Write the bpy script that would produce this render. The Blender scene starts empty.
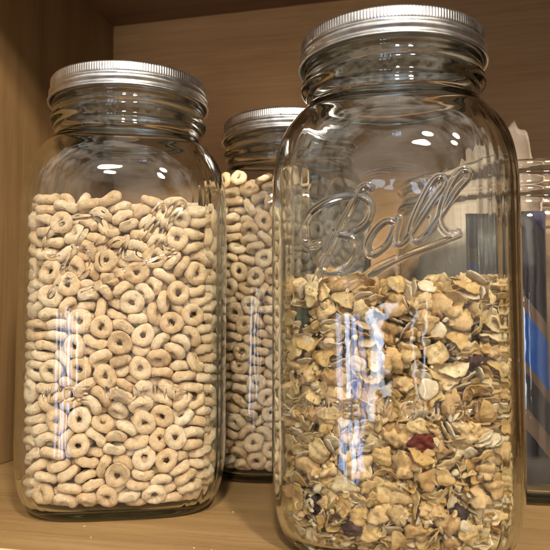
import bpy, bmesh, math, random
import numpy as np
from mathutils import Matrix, Vector, Quaternion
R = math.radians
sc = bpy.context.scene
# ------------------------------------------------------------------ camera
YAW, PITCH, F = R(14.2), 0.0663, 689.0 / 550.0
CZ = 0.1002
cam = bpy.data.cameras.new('camera'); cam.sensor_width = 36; cam.lens = 36 * F
cam.clip_start = .01; cam.clip_end = 50
co = bpy.data.objects.new('camera', cam); sc.collection.objects.link(co)
co.location = (0, 0, CZ); co.rotation_euler = (math.pi / 2 + PITCH, 0, YAW)
sc.camera = co
cam.dof.use_dof = True; cam.dof.focus_distance = .34; cam.dof.aperture_fstop = 22
# ------------------------------------------------------------------ world, exposure
w = bpy.data.worlds.new('World'); sc.world = w; w.use_nodes = True
wn = w.node_tree.nodes; wl = w.node_tree.links
bg = wn['Background']; bg.inputs['Strength'].default_value = 1.0
tc = wn.new('ShaderNodeTexCoord'); sx = wn.new('ShaderNodeSeparateXYZ'); cr = wn.new('ShaderNodeValToRGB')
wl.new(tc.outputs['Generated'], sx.inputs[0])
mr = wn.new('ShaderNodeMapRange'); mr.inputs['From Min'].default_value = -1
wl.new(sx.outputs['Z'], mr.inputs['Value']); wl.new(mr.outputs[0], cr.inputs[0])
e = cr.color_ramp.elements
e[0].position = .1; e[0].color = (.10, .070, .047, 1)
e[1].position = .95; e[1].color = (.80, .72, .61, 1)
m_ = e.new(.5); m_.color = (.34, .285, .225, 1)
# uneven brightness of a furnished kitchen, mostly upright shapes
wm = wn.new('ShaderNodeMapping'); wm.inputs['Scale'].default_value = (3.2, 3.2, .9); wl.new(tc.outputs['Generated'], wm.inputs[0])
wz = wn.new('ShaderNodeTexNoise'); wz.inputs['Scale'].default_value = 2.2; wz.inputs['Detail'].default_value = 3; wl.new(wm.outputs[0], wz.inputs['Vector'])
wr = wn.new('ShaderNodeMapRange'); wr.inputs['From Min'].default_value = .42; wr.inputs['From Max'].default_value = .60; wr.inputs['To Min'].default_value = .12; wr.inputs['To Max'].default_value = 2.1
wl.new(wz.outputs[0], wr.inputs['Value'])
wx = wn.new('ShaderNodeVectorMath'); wx.operation = 'SCALE'; wl.new(cr.outputs[0], wx.inputs[0]); wl.new(wr.outputs[0], wx.inputs['Scale'])
wl.new(wx.outputs[0], bg.inputs['Color'])
sc.view_settings.view_transform = 'Standard'; sc.view_settings.look = 'None'
sc.view_settings.exposure = 0.5; sc.view_settings.gamma = 1
cy = sc.cycles
cy.use_denoising = True; cy.use_adaptive_sampling = True; cy.adaptive_threshold = .025
try: cy.denoiser = 'OPENIMAGEDENOISE'; cy.denoising_input_passes = 'RGB_ALBEDO_NORMAL'
except Exception: pass
cy.max_bounces = 16; cy.transmission_bounces = 13; cy.glossy_bounces = 6; cy.diffuse_bounces = 4; cy.transparent_max_bounces = 12
cy.caustics_refractive = True; cy.caustics_reflective = True
cy.sample_clamp_indirect = 40; cy.blur_glossy = .3

def cw(x, d, z=0):          # camera-aligned ground coordinates to the cabinet's own axes
    c, s = math.cos(YAW), math.sin(YAW)
    return Vector((x * c - d * s, x * s + d * c, z))

def area(name, loc, target, sx_, sy_, power, col, shape='RECTANGLE', spread=180):
    l = bpy.data.lights.new(name, 'AREA'); l.shape = shape; l.size = sx_; l.size_y = sy_
    l.energy = power; l.color = col; l.spread = R(spread)
    o = bpy.data.objects.new(name, l); sc.collection.objects.link(o)
    o.location = loc; o.rotation_euler = (Vector(target) - Vector(loc)).to_track_quat('-Z', 'Y').to_euler()
    return o
TGT = cw(0, .35, .12)
# warm recessed kitchen ceiling lights, and the panes of a window low behind the camera
for k, (x, d) in enumerate(((-.02, -1.30), (.46, -1.10))):
    area('ceiling_light', cw(x, d, 1.15), TGT, .14, .14, 27, (1, .88, .72), 'DISK')
WIN = [(-.97, -.93, -.52, .15, 6, (.46, .62, 1)), (-.925, -.87, -.52, .15, 7, (.62, .76, 1)), (-.86, -.83, -.40, .15, 6, (.36, .54, 1)),
       (-.76, -.69, -.52, .14, 7, (.58, .74, 1)), (-.66, -.60, -.52, .12, 6, (.30, .48, 1)), (-.48, -.42, -.24, .17, 8, (.66, .79, 1)), (-.25, -.235, -.20, .17, 7, (.70, .80, 1))]
for x0, x1, z0, z1, L, c in WIN:
    area('window_pane', cw((x0+x1)/2, -2.0, (z0+z1)/2), cw((x0+x1)/2*.4, .35, .0), x1-x0, z1-z0, L*math.pi*(x1-x0)*(z1-z0), c)

# ------------------------------------------------------------------ material helpers
def mat(name):
    m = bpy.data.materials.new(name); m.use_nodes = True
    return m, m.node_tree.nodes, m.node_tree.links, m.node_tree.nodes['Principled BSDF']
def nd(n, t, **k):
    x = n.new(t)
    for a, b in k.items():
        if a in x.inputs.keys() if hasattr(x.inputs, 'keys') else False: x.inputs[a].default_value = b
        else: setattr(x, a, b)
    return x
def ramp(n, stops):
    c = n.new('ShaderNodeValToRGB'); e = c.color_ramp.elements
    e[0].position, e[0].color = stops[0][0], (*stops[0][1], 1)
    e[1].position, e[1].color = stops[-1][0], (*stops[-1][1], 1)
    for p, col in stops[1:-1]:
        q = e.new(p); q.color = (*col, 1)
    return c
def noise(n, l, vec, scale, detail=4, rough=.5, dist=0):
    t = n.new('ShaderNodeTexNoise'); t.inputs['Scale'].default_value = scale
    t.inputs['Detail'].default_value = detail; t.inputs['Roughness'].default_value = rough; t.inputs['Distortion'].default_value = dist
    l.new(vec, t.inputs['Vector']); return t
def mixc(n, l, fac, a, b, mode='MIX'):
    m = n.new('ShaderNodeMix'); m.data_type = 'RGBA'; m.blend_type = mode
    for s, v in ((m.inputs[0], fac), (m.inputs[6], a), (m.inputs[7], b)):
        if isinstance(v, (int, float)): s.default_value = v
        elif isinstance(v, tuple): s.default_value = (*v, 1)
        else: l.new(v, s)
    return m.outputs[2]
def bump(n, l, h, strength, dist, bs):
    b = n.new('ShaderNodeBump'); b.inputs['Strength'].default_value = strength; b.inputs['Distance'].default_value = dist
    l.new(h, b.inputs['Height']); l.new(b.outputs[0], bs.inputs['Normal']); return b

def wood(name, axis, c0, c1, c2, rough=.45, blotch=None):
    m, n, l, b = mat(name)
    t = n.new('ShaderNodeTexCoord'); mp = n.new('ShaderNodeMapping'); l.new(t.outputs['Object'], mp.inputs[0])
    s = [1, 1, 1]; s[axis] = .035; mp.inputs['Scale'].default_value = s
    n1 = noise(n, l, mp.outputs[0], 55, 6, .62, .6)
    n2 = noise(n, l, mp.outputs[0], 420, 3, .7)
    n3 = noise(n, l, t.outputs['Object'], 7, 3, .5)
    r = ramp(n, [(.28, c0), (.5, c1), (.72, c2)]); l.new(n1.outputs[0], r.inputs[0])
    r2 = ramp(n, [(.35, (.78, .74, .70)), (.6, (1, 1, 1))]); l.new(n2.outputs[0], r2.inputs[0])
    c = mixc(n, l, .75, r.outputs[0], r2.outputs[0], 'MULTIPLY')
    r3 = ramp(n, [(.3, (.82, .80, .78)), (.7, (1.08, 1.06, 1.02))]); l.new(n3.outputs[0], r3.inputs[0])
    c = mixc(n, l, .8, c, r3.outputs[0], 'MULTIPLY')
    l.new(c, b.inputs['Base Color'])
    rr = n.new('ShaderNodeMapRange'); rr.inputs['To Min'].default_value = rough - .08; rr.inputs['To Max'].default_value = rough + .12
    l.new(n2.outputs[0], rr.inputs[0]); l.new(rr.outputs[0], b.inputs['Roughness'])
    bump(n, l, n2.outputs[0], .25, .0003, b)
    b.inputs['Specular IOR Level'].default_value = .35
    return m
W0, W1, W2 = (.235, .132, .050), (.280, .165, .066), (.315, .192, .082)
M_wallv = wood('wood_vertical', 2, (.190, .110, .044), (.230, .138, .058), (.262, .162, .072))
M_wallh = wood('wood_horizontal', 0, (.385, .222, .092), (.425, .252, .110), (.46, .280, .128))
M_shelf = wood('wood_shelf', 0, (.225, .138, .056), (.275, .175, .075), (.31, .203, .092), .5)
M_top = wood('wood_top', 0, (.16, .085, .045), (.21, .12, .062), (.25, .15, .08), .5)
M_edge = wood('cream_edge', 0, (.62, .52, .36), (.70, .60, .43), (.76, .67, .5), .4)

def glass(name, tint, dens=0, ripple=.00006, rscale=60):
    m, n, l, b = mat(name)
    n.remove(b); g = n.new('ShaderNodeBsdfGlass'); g.inputs['IOR'].default_value = 1.48; g.inputs['Roughness'].default_value = 0
    g.inputs['Color'].default_value = (1, 1, 1, 1)
    o = n['Material Output']; l.new(g.outputs[0], o.inputs['Surface'])
    va = n.new('ShaderNodeVolumeAbsorption'); va.inputs['Color'].default_value = (*tint, 1); va.inputs['Density'].default_value = dens
    if dens: l.new(va.outputs[0], o.inputs['Volume'])
    t = n.new('ShaderNodeTexCoord'); mp = n.new('ShaderNodeMapping'); l.new(t.outputs['Object'], mp.inputs[0])
    mp.inputs['Scale'].default_value = (1, 1, 1.6)
    n1 = noise(n, l, mp.outputs[0], rscale, 2, .4)
    bp = n.new('ShaderNodeBump'); bp.inputs['Strength'].default_value = 1; bp.inputs['Distance'].default_value = ripple
    l.new(n1.outputs[0], bp.inputs['Height']); l.new(bp.outputs[0], g.inputs['Normal'])
    return m
M_glass = glass('jar_glass', (.50, .62, .56), 48, .00011, 60)
M_glass2 = glass('canister_glass', (.52, .68, .66), 26, .0002, 50)

def metal(name):
    m, n, l, b = mat(name)
    b.inputs['Metallic'].default_value = 1
    t = n.new('ShaderNodeTexCoord')
    n1 = noise(n, l, t.outputs['Object'], 160, 5, .6)
    r = ramp(n, [(.3, (.52, .52, .53)), (.7, (.74, .74, .75))]); l.new(n1.outputs[0], r.inputs[0])
    n4 = noise(n, l, t.outputs['Object'], 330, 2, .5)
    r4 = ramp(n, [(.71, (1, 1, 1)), (.76, (.30, .22, .16))]); l.new(n4.outputs[0], r4.inputs[0])
    c = mixc(n, l, .7, r.outputs[0], r4.outputs[0], 'MULTIPLY'); l.new(c, b.inputs['Base Color'])
    rr = n.new('ShaderNodeMapRange'); rr.inputs['To Min'].default_value = .22; rr.inputs['To Max'].default_value = .42
    l.new(n1.outputs[0], rr.inputs[0]); l.new(rr.outputs[0], b.inputs['Roughness'])
    mp = n.new('ShaderNodeMapping'); mp.inputs['Scale'].default_value = (.05, .05, 1); l.new(t.outputs['Object'], mp.inputs[0])
    n2 = noise(n, l, mp.outputs[0], 2500, 2, .6); bump(n, l, n2.outputs[0], .12, .0002, b)
    return m
M_metal = metal('brushed_tin')

def rnd(n, l):     # random value per piece, whether it is an object or an island of a joined mesh
    a = n.new('ShaderNodeObjectInfo'); g = n.new('ShaderNodeNewGeometry')
    ad = n.new('ShaderNodeMath'); ad.operation = 'ADD'; l.new(a.outputs['Random'], ad.inputs[0]); l.new(g.outputs['Random Per Island'], ad.inputs[1])
    fr = n.new('ShaderNodeMath'); fr.operation = 'FRACT'; l.new(ad.outputs[0], fr.inputs[0]); return fr.outputs[0]
def cereal(name, stops, mott, scale, speck=None, trans=0, rough=.62, bstr=.5, bscale=900, sss=0):
    m, n, l, b = mat(name)
    t = n.new('ShaderNodeTexCoord'); r0 = rnd(n, l)
    r = ramp(n, stops); l.new(r0, r.inputs[0])
    n1 = noise(n, l, t.outputs['Object'], scale, 5, .6)
    r1 = ramp(n, [(.3, mott), (.62, (1, 1, 1))]); l.new(n1.outputs[0], r1.inputs[0])
    c = mixc(n, l, .85, r.outputs[0], r1.outputs[0], 'MULTIPLY')
    if speck:
        v = noise(n, l, t.outputs['Object'], speck[0], 1, .4)
        r2 = ramp(n, [(speck[1], (1, 1, 1)), (speck[1] + .04, speck[2])]); l.new(v.outputs[0], r2.inputs[0])
        c = mixc(n, l, 1.0, c, r2.outputs[0], 'MULTIPLY')
    l.new(c, b.inputs['Base Color']); b.inputs['Roughness'].default_value = rough
    b.inputs['Specular IOR Level'].default_value = .3
    n3 = noise(n, l, t.outputs['Object'], bscale, 4, .65); bump(n, l, n3.outputs[0], bstr, .0006, b)
    if sss:
        b.inputs['Subsurface Weight'].default_value = sss; b.inputs['Subsurface Radius'].default_value = (1, .5, .25); b.inputs['Subsurface Scale'].default_value = .0012
    if trans:
        tr = n.new('ShaderNodeBsdfTranslucent'); mx = n.new('ShaderNodeMixShader'); mx.inputs[0].default_value = trans
        l.new(c, tr.inputs[0]); l.new(b.outputs[0], mx.inputs[1]); l.new(tr.outputs[0], mx.inputs[2]); l.new(mx.outputs[0], n['Material Output'].inputs['Surface'])
    return m
M_ring = cereal('toasted_oat', [(0, (.76, .57, .36)), (.5, (.86, .69, .48)), (1, (.92, .79, .60))], (.82, .67, .50), 330, (1200, .71, (.62, .46, .30)), 0, .55, .9, 1100, 0)
M_flake = cereal('corn_flake', [(0, (.74, .50, .20)), (.3, (.84, .63, .30)), (.7, (.90, .73, .41)), (1, (.92, .82, .57))], (.74, .56, .34), 330, (900, .68, (.6, .40, .22)), .30, .38, .6, 750)
M_oat = cereal('rolled_oat', [(0, (.60, .46, .30)), (1, (.80, .70, .52))], (.78, .68, .54), 420, None, .12, .6, .5, 1200)
M_lump = cereal('oat_cluster', [(0, (.48, .30, .13)), (.5, (.66, .46, .23)), (1, (.76, .58, .33))], (.72, .56, .38), 500, None, .05, .55, .9, 800)
M_raisin = cereal('raisin', [(0, (.035, .02, .022)), (1, (.09, .045, .04))], (.6, .5, .5), 300, None, 0, .4, .8, 500)
M_berry = cereal('dried_red_fruit', [(0, (.20, .035, .025)), (1, (.26, .06, .045))], (.35, .25, .3), 260, None, .1, .4, .8, 600)
M_fruit_reflect = cereal('dark_fruit_blue_reflection', [(0, (.016, .026, .05)), (1, (.02, .035, .065))], (.7, .7, .8), 260, None, .05, .35, .8, 600)  # dark fruit, with the blue of a window reflection painted into its colour
M_seed = cereal('green_seed', [(0, (.05, .06, .035)), (1, (.07, .08, .04))], (.7, .7, .6), 300, None, 0, .5, .4, 600)

# ------------------------------------------------------------------ scene graph helpers
def mesh(name, V, Fc, m=None, smooth=True):
    me = bpy.data.meshes.new(name); me.from_pydata(V, [], Fc); me.update()
    if m: me.materials.append(m)
    if smooth: me.polygons.foreach_set('use_smooth', [True] * len(me.polygons))
    return me
def obj(name, me, parent=None, loc=(0, 0, 0), rotz=0):
    o = bpy.data.objects.new(name, me); sc.collection.objects.link(o)
    o.parent = parent; o.location = loc; o.rotation_euler = (0, 0, rotz); return o
def tag(o, label, cat, group=None, kind=None):
    if label: o['label'] = label
    if cat: o['category'] = cat
    if group: o['group'] = group
    if kind: o['kind'] = kind
    return o
def slab(x0, x1, y0, y1, z0, z1, bev=.0015):
    bm = bmesh.new(); bmesh.ops.create_cube(bm, size=1)
    for v in bm.verts:
        v.co = Vector((x0 if v.co.x < 0 else x1, y0 if v.co.y < 0 else y1, z0 if v.co.z < 0 else z1))
    if bev: bmesh.ops.bevel(bm, geom=bm.edges[:], offset=bev, segments=2, profile=.6, affect='EDGES')
    me = bpy.data.meshes.new('slab'); bm.to_mesh(me); bm.free(); return me
def slabo(name, dims, m, label, cat, bev=.0015, kind=None):
    me = slab(*dims, bev); me.materials.append(m); o = obj(name, me); return tag(o, label, cat, kind=kind)
# ------------------------------------------------------------------ cupboard (its own axes)
XW, YB, YF, ZT = -.306, .583, .271, .380
XR = .22
slabo('shelf', (XW - .018, XR, YF + .0012, YB + .012, -.018, 0), M_shelf, None, None, .0006, 'structure')
slabo('shelf_edge', (XW - .018, XR, YF - .0010, YF + .0010, -.0185, .0002), M_edge, None, None, .0003, 'structure')
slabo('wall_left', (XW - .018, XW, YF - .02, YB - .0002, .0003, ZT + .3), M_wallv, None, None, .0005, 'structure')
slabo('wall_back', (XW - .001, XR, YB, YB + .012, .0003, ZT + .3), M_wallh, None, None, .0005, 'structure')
slabo('wall_right_unseen', (XR + .0002, XR + .018, YF - .02, YB - .0002, -.018, ZT + .3), M_wallv, None, None, .0005, 'structure')  # unseen side panel, added to darken the right edges of the glass
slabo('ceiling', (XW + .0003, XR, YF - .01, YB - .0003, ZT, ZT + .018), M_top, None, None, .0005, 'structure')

# ------------------------------------------------------------------ jar
W = .0556; HL = .2373; KZ = 1.02
OUT = [  # z, half width, exponent
 (.0016,.0,2.6),(.0016,.020,2.8),(.0013,.036,3.2),(.0004,.0415,3.4),(.0,.0445,3.5),(.0006,.0464,3.6),(.0024,.0486,3.7),(.0058,.0508,3.8),(.0100,.0526,3.8),(.0160,.0541,3.8),
 (.0240,.0551,3.8),(.0340,.0556,3.8),(.0560,.0556,3.8),(.1560,.0556,3.8),(.1660,.0553,3.7),(.1730,.0546,3.45),(.1790,.0534,3.15),(.1850,.0514,2.85),(.1895,.0490,2.6),(.1935,.0460,2.4),(.1965,.0437,2.2),
 (.1985,.0424,2.1),(.2005,.0417,2.0),(.2030,.0414,2),(.2055,.0418,2),(.2068,.0430,2),(.2082,.0440,2),(.2100,.0442,2),(.2118,.0437,2),(.2128,.0428,2),(.2140,.0424,2),(.2160,.0423,2),
 (.2172,.0429,2),(.2186,.0431,2),(.2200,.0424,2),(.2240,.0420,2),(.2290,.0418,2),(.2302,.0414,2),(.2308,.0404,2)]
INN = [(.2306,.0392,2),(.2298,.0384,2),(.2240,.0382,2),(.2100,.0382,2),(.2020,.0380,2),(.1985,.0386,2.05),(.1960,.0402,2.15),(.1925,.0432,2.4),(.1885,.0460,2.6),(.1840,.0484,2.85),(.1785,.0504,3.15),
 (.1725,.0517,3.45),(.1660,.0525,3.7),(.1560,.0528,3.8),(.1,.0529,3.8),(.034,.0528,3.8),(.0240,.0524,3.8),(.0160,.0516,3.8),(.0100,.0501,3.7),(.0070,.0486,3.6),(.0054,.0466,3.5),(.0049,.0435,3.4),(.0048,.030,3.0),(.0054,.012,2.4),(.0056,0,2.2)]
def dens(P, step):
    # Catmull-Rom through the profile, resampled
    P = np.array(P); out = []
    for i in range(len(P) - 1):
        p0 = P[max(i - 1, 0)]; p1 = P[i]; p2 = P[i + 1]; p3 = P[min(i + 2, len(P) - 1)]
        L = math.hypot(p2[0] - p1[0], p2[1] - p1[1]); s = step(p1, p2) if callable(step) else step
        k = max(1, int(math.ceil(L / s)))
        lim = L * 1.0
        for j in range(k):
            t = j / k
            m1 = (p2 - p0) / 2; m2 = (p3 - p1) / 2
            for mm, other in ((m1, 0), (m2, 0)):
                ln = math.hypot(mm[0], mm[1])
                if ln > L and ln > 0: mm[:] = mm * (L / ln)
            h = (2*t**3-3*t**2+1)*p1 + (t**3-2*t**2+t)*m1 + (-2*t**3+3*t**2)*p2 + (t**3-t**2)*m2
            out.append(h)
    out.append(P[-1]); return np.array(out)

# writing moulded in the glass: strokes in front-face coordinates (metres, x to the right, z up)
def cat(pts, n=10):
    P = np.array(pts, float); o = []
    for i in range(len(P) - 1):
        a, b, c, d = P[max(i-1,0)], P[i], P[i+1], P[min(i+2,len(P)-1)]
        for j in range(n):
            t = j / n
            o.append(.5*((2*b)+(c-a)*t+(2*a-5*b+4*c-d)*t*t+(3*b-a-3*c+d)*t**3))
    o.append(P[-1]); return np.array(o)
def uv(pts):
    o = []
    for p in pts:
        px = 280 + p[0]/2.5; py = 160 + p[1]/2.5
        o.append(((px - 394)*.000390 - .0010, .0977 + (321 - py)*.000402))
    return o
LOGO = [
 (uv([(238,50),(226,44),(212,50),(204,62),(186,96),(160,142),(122,215),(92,278),(72,312)]), .0011),
 (uv([(96,190),(74,196),(56,178),(56,142),(80,104),(126,78),(178,68),(218,74),(238,98),(228,134),(198,158),(160,168),(142,160)]), .0010),
 (uv([(160,168),(188,176),(200,204),(184,240),(150,262),(116,262),(104,244),(112,224)]), .0010),
 (uv([(300,142),(278,136),(250,156),(228,192),(232,218),(252,216),(282,190),(308,130),(300,166),(300,192),(316,194),(338,172)]), .0009),
 (uv([(338,172),(368,128),(400,80),(424,48),(420,28),(398,36),(366,90),(342,146),(338,176),(356,190),(384,172)]), .0009),
 (uv([(384,172),(420,118),(456,64),(484,32),(486,14),(464,16),(434,62),(414,118),(416,152),(436,172),(458,168)]), .0009),
 (uv([(462,176),(430,188),(380,206),(310,232),(240,268),(196,300),(176,316)]), .0008),
 (uv([(176,316),(166,300),(204,286),(250,254),(300,232)]), .0007),
]
def G(ch, x, z=.0640, w=.0050, h=.0062):
    D = {'W': [[(0,1),(.25,0),(.5,.8),(.75,0),(1,1)]], 'I': [[(.5,0),(.5,1)]], 'D': [[(0,0),(0,1),(.5,1),(.9,.8),(1,.5),(.9,.2),(.5,0),(0,0)]],
         'E': [[(1,0),(0,0),(0,1),(1,1)],[(0,.5),(.8,.5)]], 'M': [[(0,0),(0,1),(.5,.2),(1,1),(1,0)]], 'O': [[(.5+.5*math.cos(a*.5236),.5+.5*math.sin(a*.5236)) for a in range(13)]],
         'U': [[(0,1),(0,.3),(.2,.05),(.5,0),(.8,.05),(1,.3),(1,1)]], 'T': [[(0,1),(1,1)],[(.5,1),(.5,0)]], 'H': [[(0,0),(0,1)],[(1,0),(1,1)],[(0,.5),(1,.5)]]}
    return [([(x + (a-.5)*w, z + (b-.5)*h) for a, b in s], .00050) for s in D[ch]]
TEXT = []
for ch, x in zip('WIDEMOUTH', (-.0345,-.0285,-.0232,-.0172,-.0040,.0058,.0142,.0222,.0300)): TEXT += G(ch, x)
def emboss(X, Z):
    h = np.zeros_like(X)
    for strokes, amp, sm in ((LOGO, .00100, True), (TEXT, .00085, False)):
        for pts, hw in strokes:
            P = cat(pts, 8) if sm else np.array(pts)
            lo = P.min(0) - 3*hw; hi = P.max(0) + 3*hw
            sel = (X > lo[0]) & (X < hi[0]) & (Z > lo[1]) & (Z < hi[1])
            if not sel.any(): continue
            x = X[sel]; z = Z[sel]; d = np.full(x.shape, 1.)
            for a, b in zip(P[:-1], P[1:]):
                ab = b - a; L2 = (ab**2).sum() + 1e-12
                t = np.clip(((x-a[0])*ab[0] + (z-a[1])*ab[1])/L2, 0, 1)
                d = np.minimum(d, np.hypot(x-a[0]-t*ab[0], z-a[1]-t*ab[1]))
            q = np.clip(1 - (d/(hw*1.35))**2, 0, 1)**1.3 * amp
            h[sel] = np.maximum(h[sel], q)
    return h
def angles():
    A = []; front = -math.pi/2; a = -math.pi
    # dense across the front face (local -Y), coarser elsewhere
    t = front - R(40)
    dn = np.linspace(front - R(42), front + R(42), 230, endpoint=False)
    rest = np.linspace(front + R(42), front - R(42) + 2*math.pi, 200, endpoint=False)
    return np.concatenate([dn, rest])
def section_rows(P, TH, disp=None, seed=0):
    z = P[:, 0][:, None]; wv = np.maximum(P[:, 1], 0)[:, None]; n = np.maximum(P[:, 2], 2)[:, None]
    c = np.abs(np.cos(TH))[None, :]; s = np.abs(np.sin(TH))[None, :]
    r = wv / ((c**n + s**n)**(1/n))
    g = np.random.RandomState(seed)
    wob = np.zeros_like(r)
    for k in range(7):   # slow unevenness of pressed glass
        f = g.randint(1, 7); kz = g.uniform(20, 130)
        wob = wob + g.uniform(.3, 1)*np.sin(f*TH[None, :] + g.uniform(0, 6.28) + kz*z)
    r = r + wob*.00005*np.clip(wv/.05, 0, 1)
    # faint upright flutes pressed into the four corners
    cor = np.exp(-((np.abs(np.sin(2*TH))[None, :] - 1)/.10)**2)*np.clip((n - 2.6)/1.2, 0, 1)
    r = r + cor*np.where(np.cos(TH) > 0, 1, .25)[None, :]*(.00009*np.sin(52*TH + seed)[None, :] + .00005*np.sin(95*TH)[None, :])
    if disp is not None:
        X = r*np.cos(TH)[None, :]; m = (np.abs(TH[None, :] + math.pi/2) < R(44)) & np.ones_like(z, bool)
        h = np.where(m, disp(X, np.broadcast_to(z, X.shape)), 0)
        r = r + h
    x = r*np.cos(TH)[None, :]; y = r*np.sin(TH)[None, :]
    return np.stack([x, y, np.broadcast_to(z, x.shape)], -1)
def surf(rows, flip_caps=True, closed_ends=True):
    nr, na, _ = rows.shape
    V = rows.reshape(-1, 3); i = np.arange(nr-1)[:, None]*na; j = np.arange(na)[None, :]; k = (j+1) % na
    Fq = np.stack([i+j, i+k, i+na+k, i+na+j], -1).reshape(-1, 4)
    return V, Fq
def fast_mesh(name, V, Fq, m):
    me = bpy.data.meshes.new(name); n = len(Fq)
    me.vertices.add(len(V)); me.vertices.foreach_set('co', np.asarray(V, np.float32).ravel())
    me.loops.add(n*4); me.loops.foreach_set('vertex_index', np.asarray(Fq, np.int32).ravel())
    me.polygons.add(n); me.polygons.foreach_set('loop_start', np.arange(n, dtype=np.int32)*4)
    me.polygons.foreach_set('use_smooth', np.ones(n, bool)); me.update(calc_edges=True); me.validate()
    me.materials.append(m); return me
TH = angles()
zs = lambda a, b: (.0005 if (a[0] > .055 and b[0] < .17) else .0012)
OUT = [(z*KZ, a*(1.003 if a > .045 and z < .19 else 1.015), 4.0 if n > 3.75 else n) for z, a, n in OUT]; INN = [(z*KZ, a*(1 if a > .045 and z < .19 else 1.012), n) for z, a, n in INN]
po = dens(OUT, zs); po[0, 1] = 1e-5; pi_ = dens(INN, .002); pi_[-1, 1] = 1e-5
ro = section_rows(po, TH, emboss, 3); ri = section_rows(pi_, TH, None, 8)
V, Fq = surf(np.concatenate([ro, ri], 0))
glass_me = fast_mesh('glass_body', V, Fq, M_glass)

def lathe(P, na, f=None):
    V = []; F_ = []
    for i, (r, z) in enumerate(P):
        for j in range(na):
            a = 2*math.pi*j/na; rr = r + (f(i, z, a) if f else 0)
            V.append((rr*math.cos(a), rr*math.sin(a), z))
    for i in range(len(P)-1):
        for j in range(na):
            k = (j+1) % na; F_.append((i*na+j, i*na+k, (i+1)*na+k, (i+1)*na+j))
    return V, F_
def band_mesh():
    T = HL
    P = [(.0372,T-.0016),(.0372,T-.0006),(.0380,T-.0001),(.0400,T+.0001),(.0422,T),(.0433,T-.0004),(.0439,T-.0012),(.0440,T-.0018),(.0440,T-.0026),(.0440,T-.0036),(.0440,T-.0046),(.0440,T-.0052),(.0438,T-.0057),
         (.0435,T-.0061),(.0437,T-.0066),(.0443,T-.0072),(.0448,T-.0081),(.0449,T-.0089),(.0446,T-.0097),(.0439,T-.0103),(.0436,T-.0108),(.0440,T-.0114),(.0446,T-.0120),(.0452,T-.0125),(.0456,T-.0131),(.0455,T-.0137),(.0448,T-.0139),(.0443,T-.0136),
         (.0441,T-.0125),(.0434,T-.0108),(.0434,T-.0060),(.0433,T-.0018),(.0420,T-.0012),(.0385,T-.0012),(.0372,T-.0016)]
    def f(i, z, a):
        k = 0
        if T-.0056 < z < T-.0008 and i < 14:
            k = -.00015*(.5+.5*math.cos(a*190))*(1 if z < T-.001 else .5)
        return k + .00006*math.sin(3*a+1)
    return lathe(P, 1140, f)
def disc_mesh():
    T = HL
    P = [(.00001,T-.0009),(.0150,T-.0009),(.0260,T-.0008),(.0310,T-.0007),(.0322,T-.0014),(.0335,T-.0015),(.0345,T-.0009),(.0368,T-.0008),(.0370,T-.0013),(.0370,T-.0020),(.0300,T-.0020),(.00001,T-.0020)]
    return lathe(P, 160)
bv, bf = band_mesh(); bme = mesh('screw_band', [(x*1.016, y*1.016, z) for x, y, z in bv], bf, M_metal); dme = mesh('lid_disc', *disc_mesh(), M_metal)
JARS = {}
def jar(key, x, d, extra, label):
    p = cw(x, d); base = math.atan2(-p.x, p.y)
    e = bpy.data.objects.new('glass_jar', None); e.empty_display_size = .05; sc.collection.objects.link(e)
    e.location = (p.x, p.y, .0003); e.rotation_euler = (0, 0, base + extra)
    tag(e, label, 'glass jar', 'screw top glass jars on the shelf')
    obj('glass_body', glass_me, e)
    b = obj('screw_band', bme, e); b.rotation_euler = (0, 0, random.Random(key).uniform(0, 6)); obj('lid_disc', dme, b)
    JARS[key] = Matrix.LocRotScale(e.location, e.rotation_euler.to_quaternion(), None)
    return e
jar('left', -.0855, .3980, R(-3), 'square glass jar full of small ring cereal, in front of the left cupboard wall')
jar('back', .0089, .4776, R(92), 'glass jar of ring cereal standing furthest back, half hidden by the flake jar')
jar('right', .0578, .3342, R(-.5), 'largest looking glass jar, part filled with flake cereal, script lettering above the flakes')
A_IN=.0545; NEXP=3.8
def sup(th,a,n=NEXP):
    c,s=abs(math.cos(th)),abs(math.sin(th)); return a/((c**n+s**n)**(1/n))
def grid_shell(R,zf,tf,nr,na):
    # closed thin shell: R(th) outline, zf(x,y) mid height, tf(q) half thickness
    V=[];F=[]
    idx={}
    for side in (1,-1):
        for i in range(nr+1):
            q=i/nr
            for j in range(na if i else 1):
                th=2*math.pi*j/na; r=R(th)*q; x,y=r*math.cos(th),r*math.sin(th)
                idx[side,i,j]=len(V); V.append((x,y,zf(x,y)+side*tf(q)))
    for side in (1,-1):
        for i in range(nr):
            for j in range(na):
                k=(j+1)%na
                if i==0: f=[idx[side,0,0],idx[side,1,j],idx[side,1,k]]
                else: f=[idx[side,i,j],idx[side,i+1,j],idx[side,i+1,k],idx[side,i,k]]
                F.append(f if side==1 else f[::-1])
    for j in range(na):
        k=(j+1)%na
        F.append([idx[1,nr,j],idx[-1,nr,j],idx[-1,nr,k],idx[1,nr,k]])
    return V,F
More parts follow.
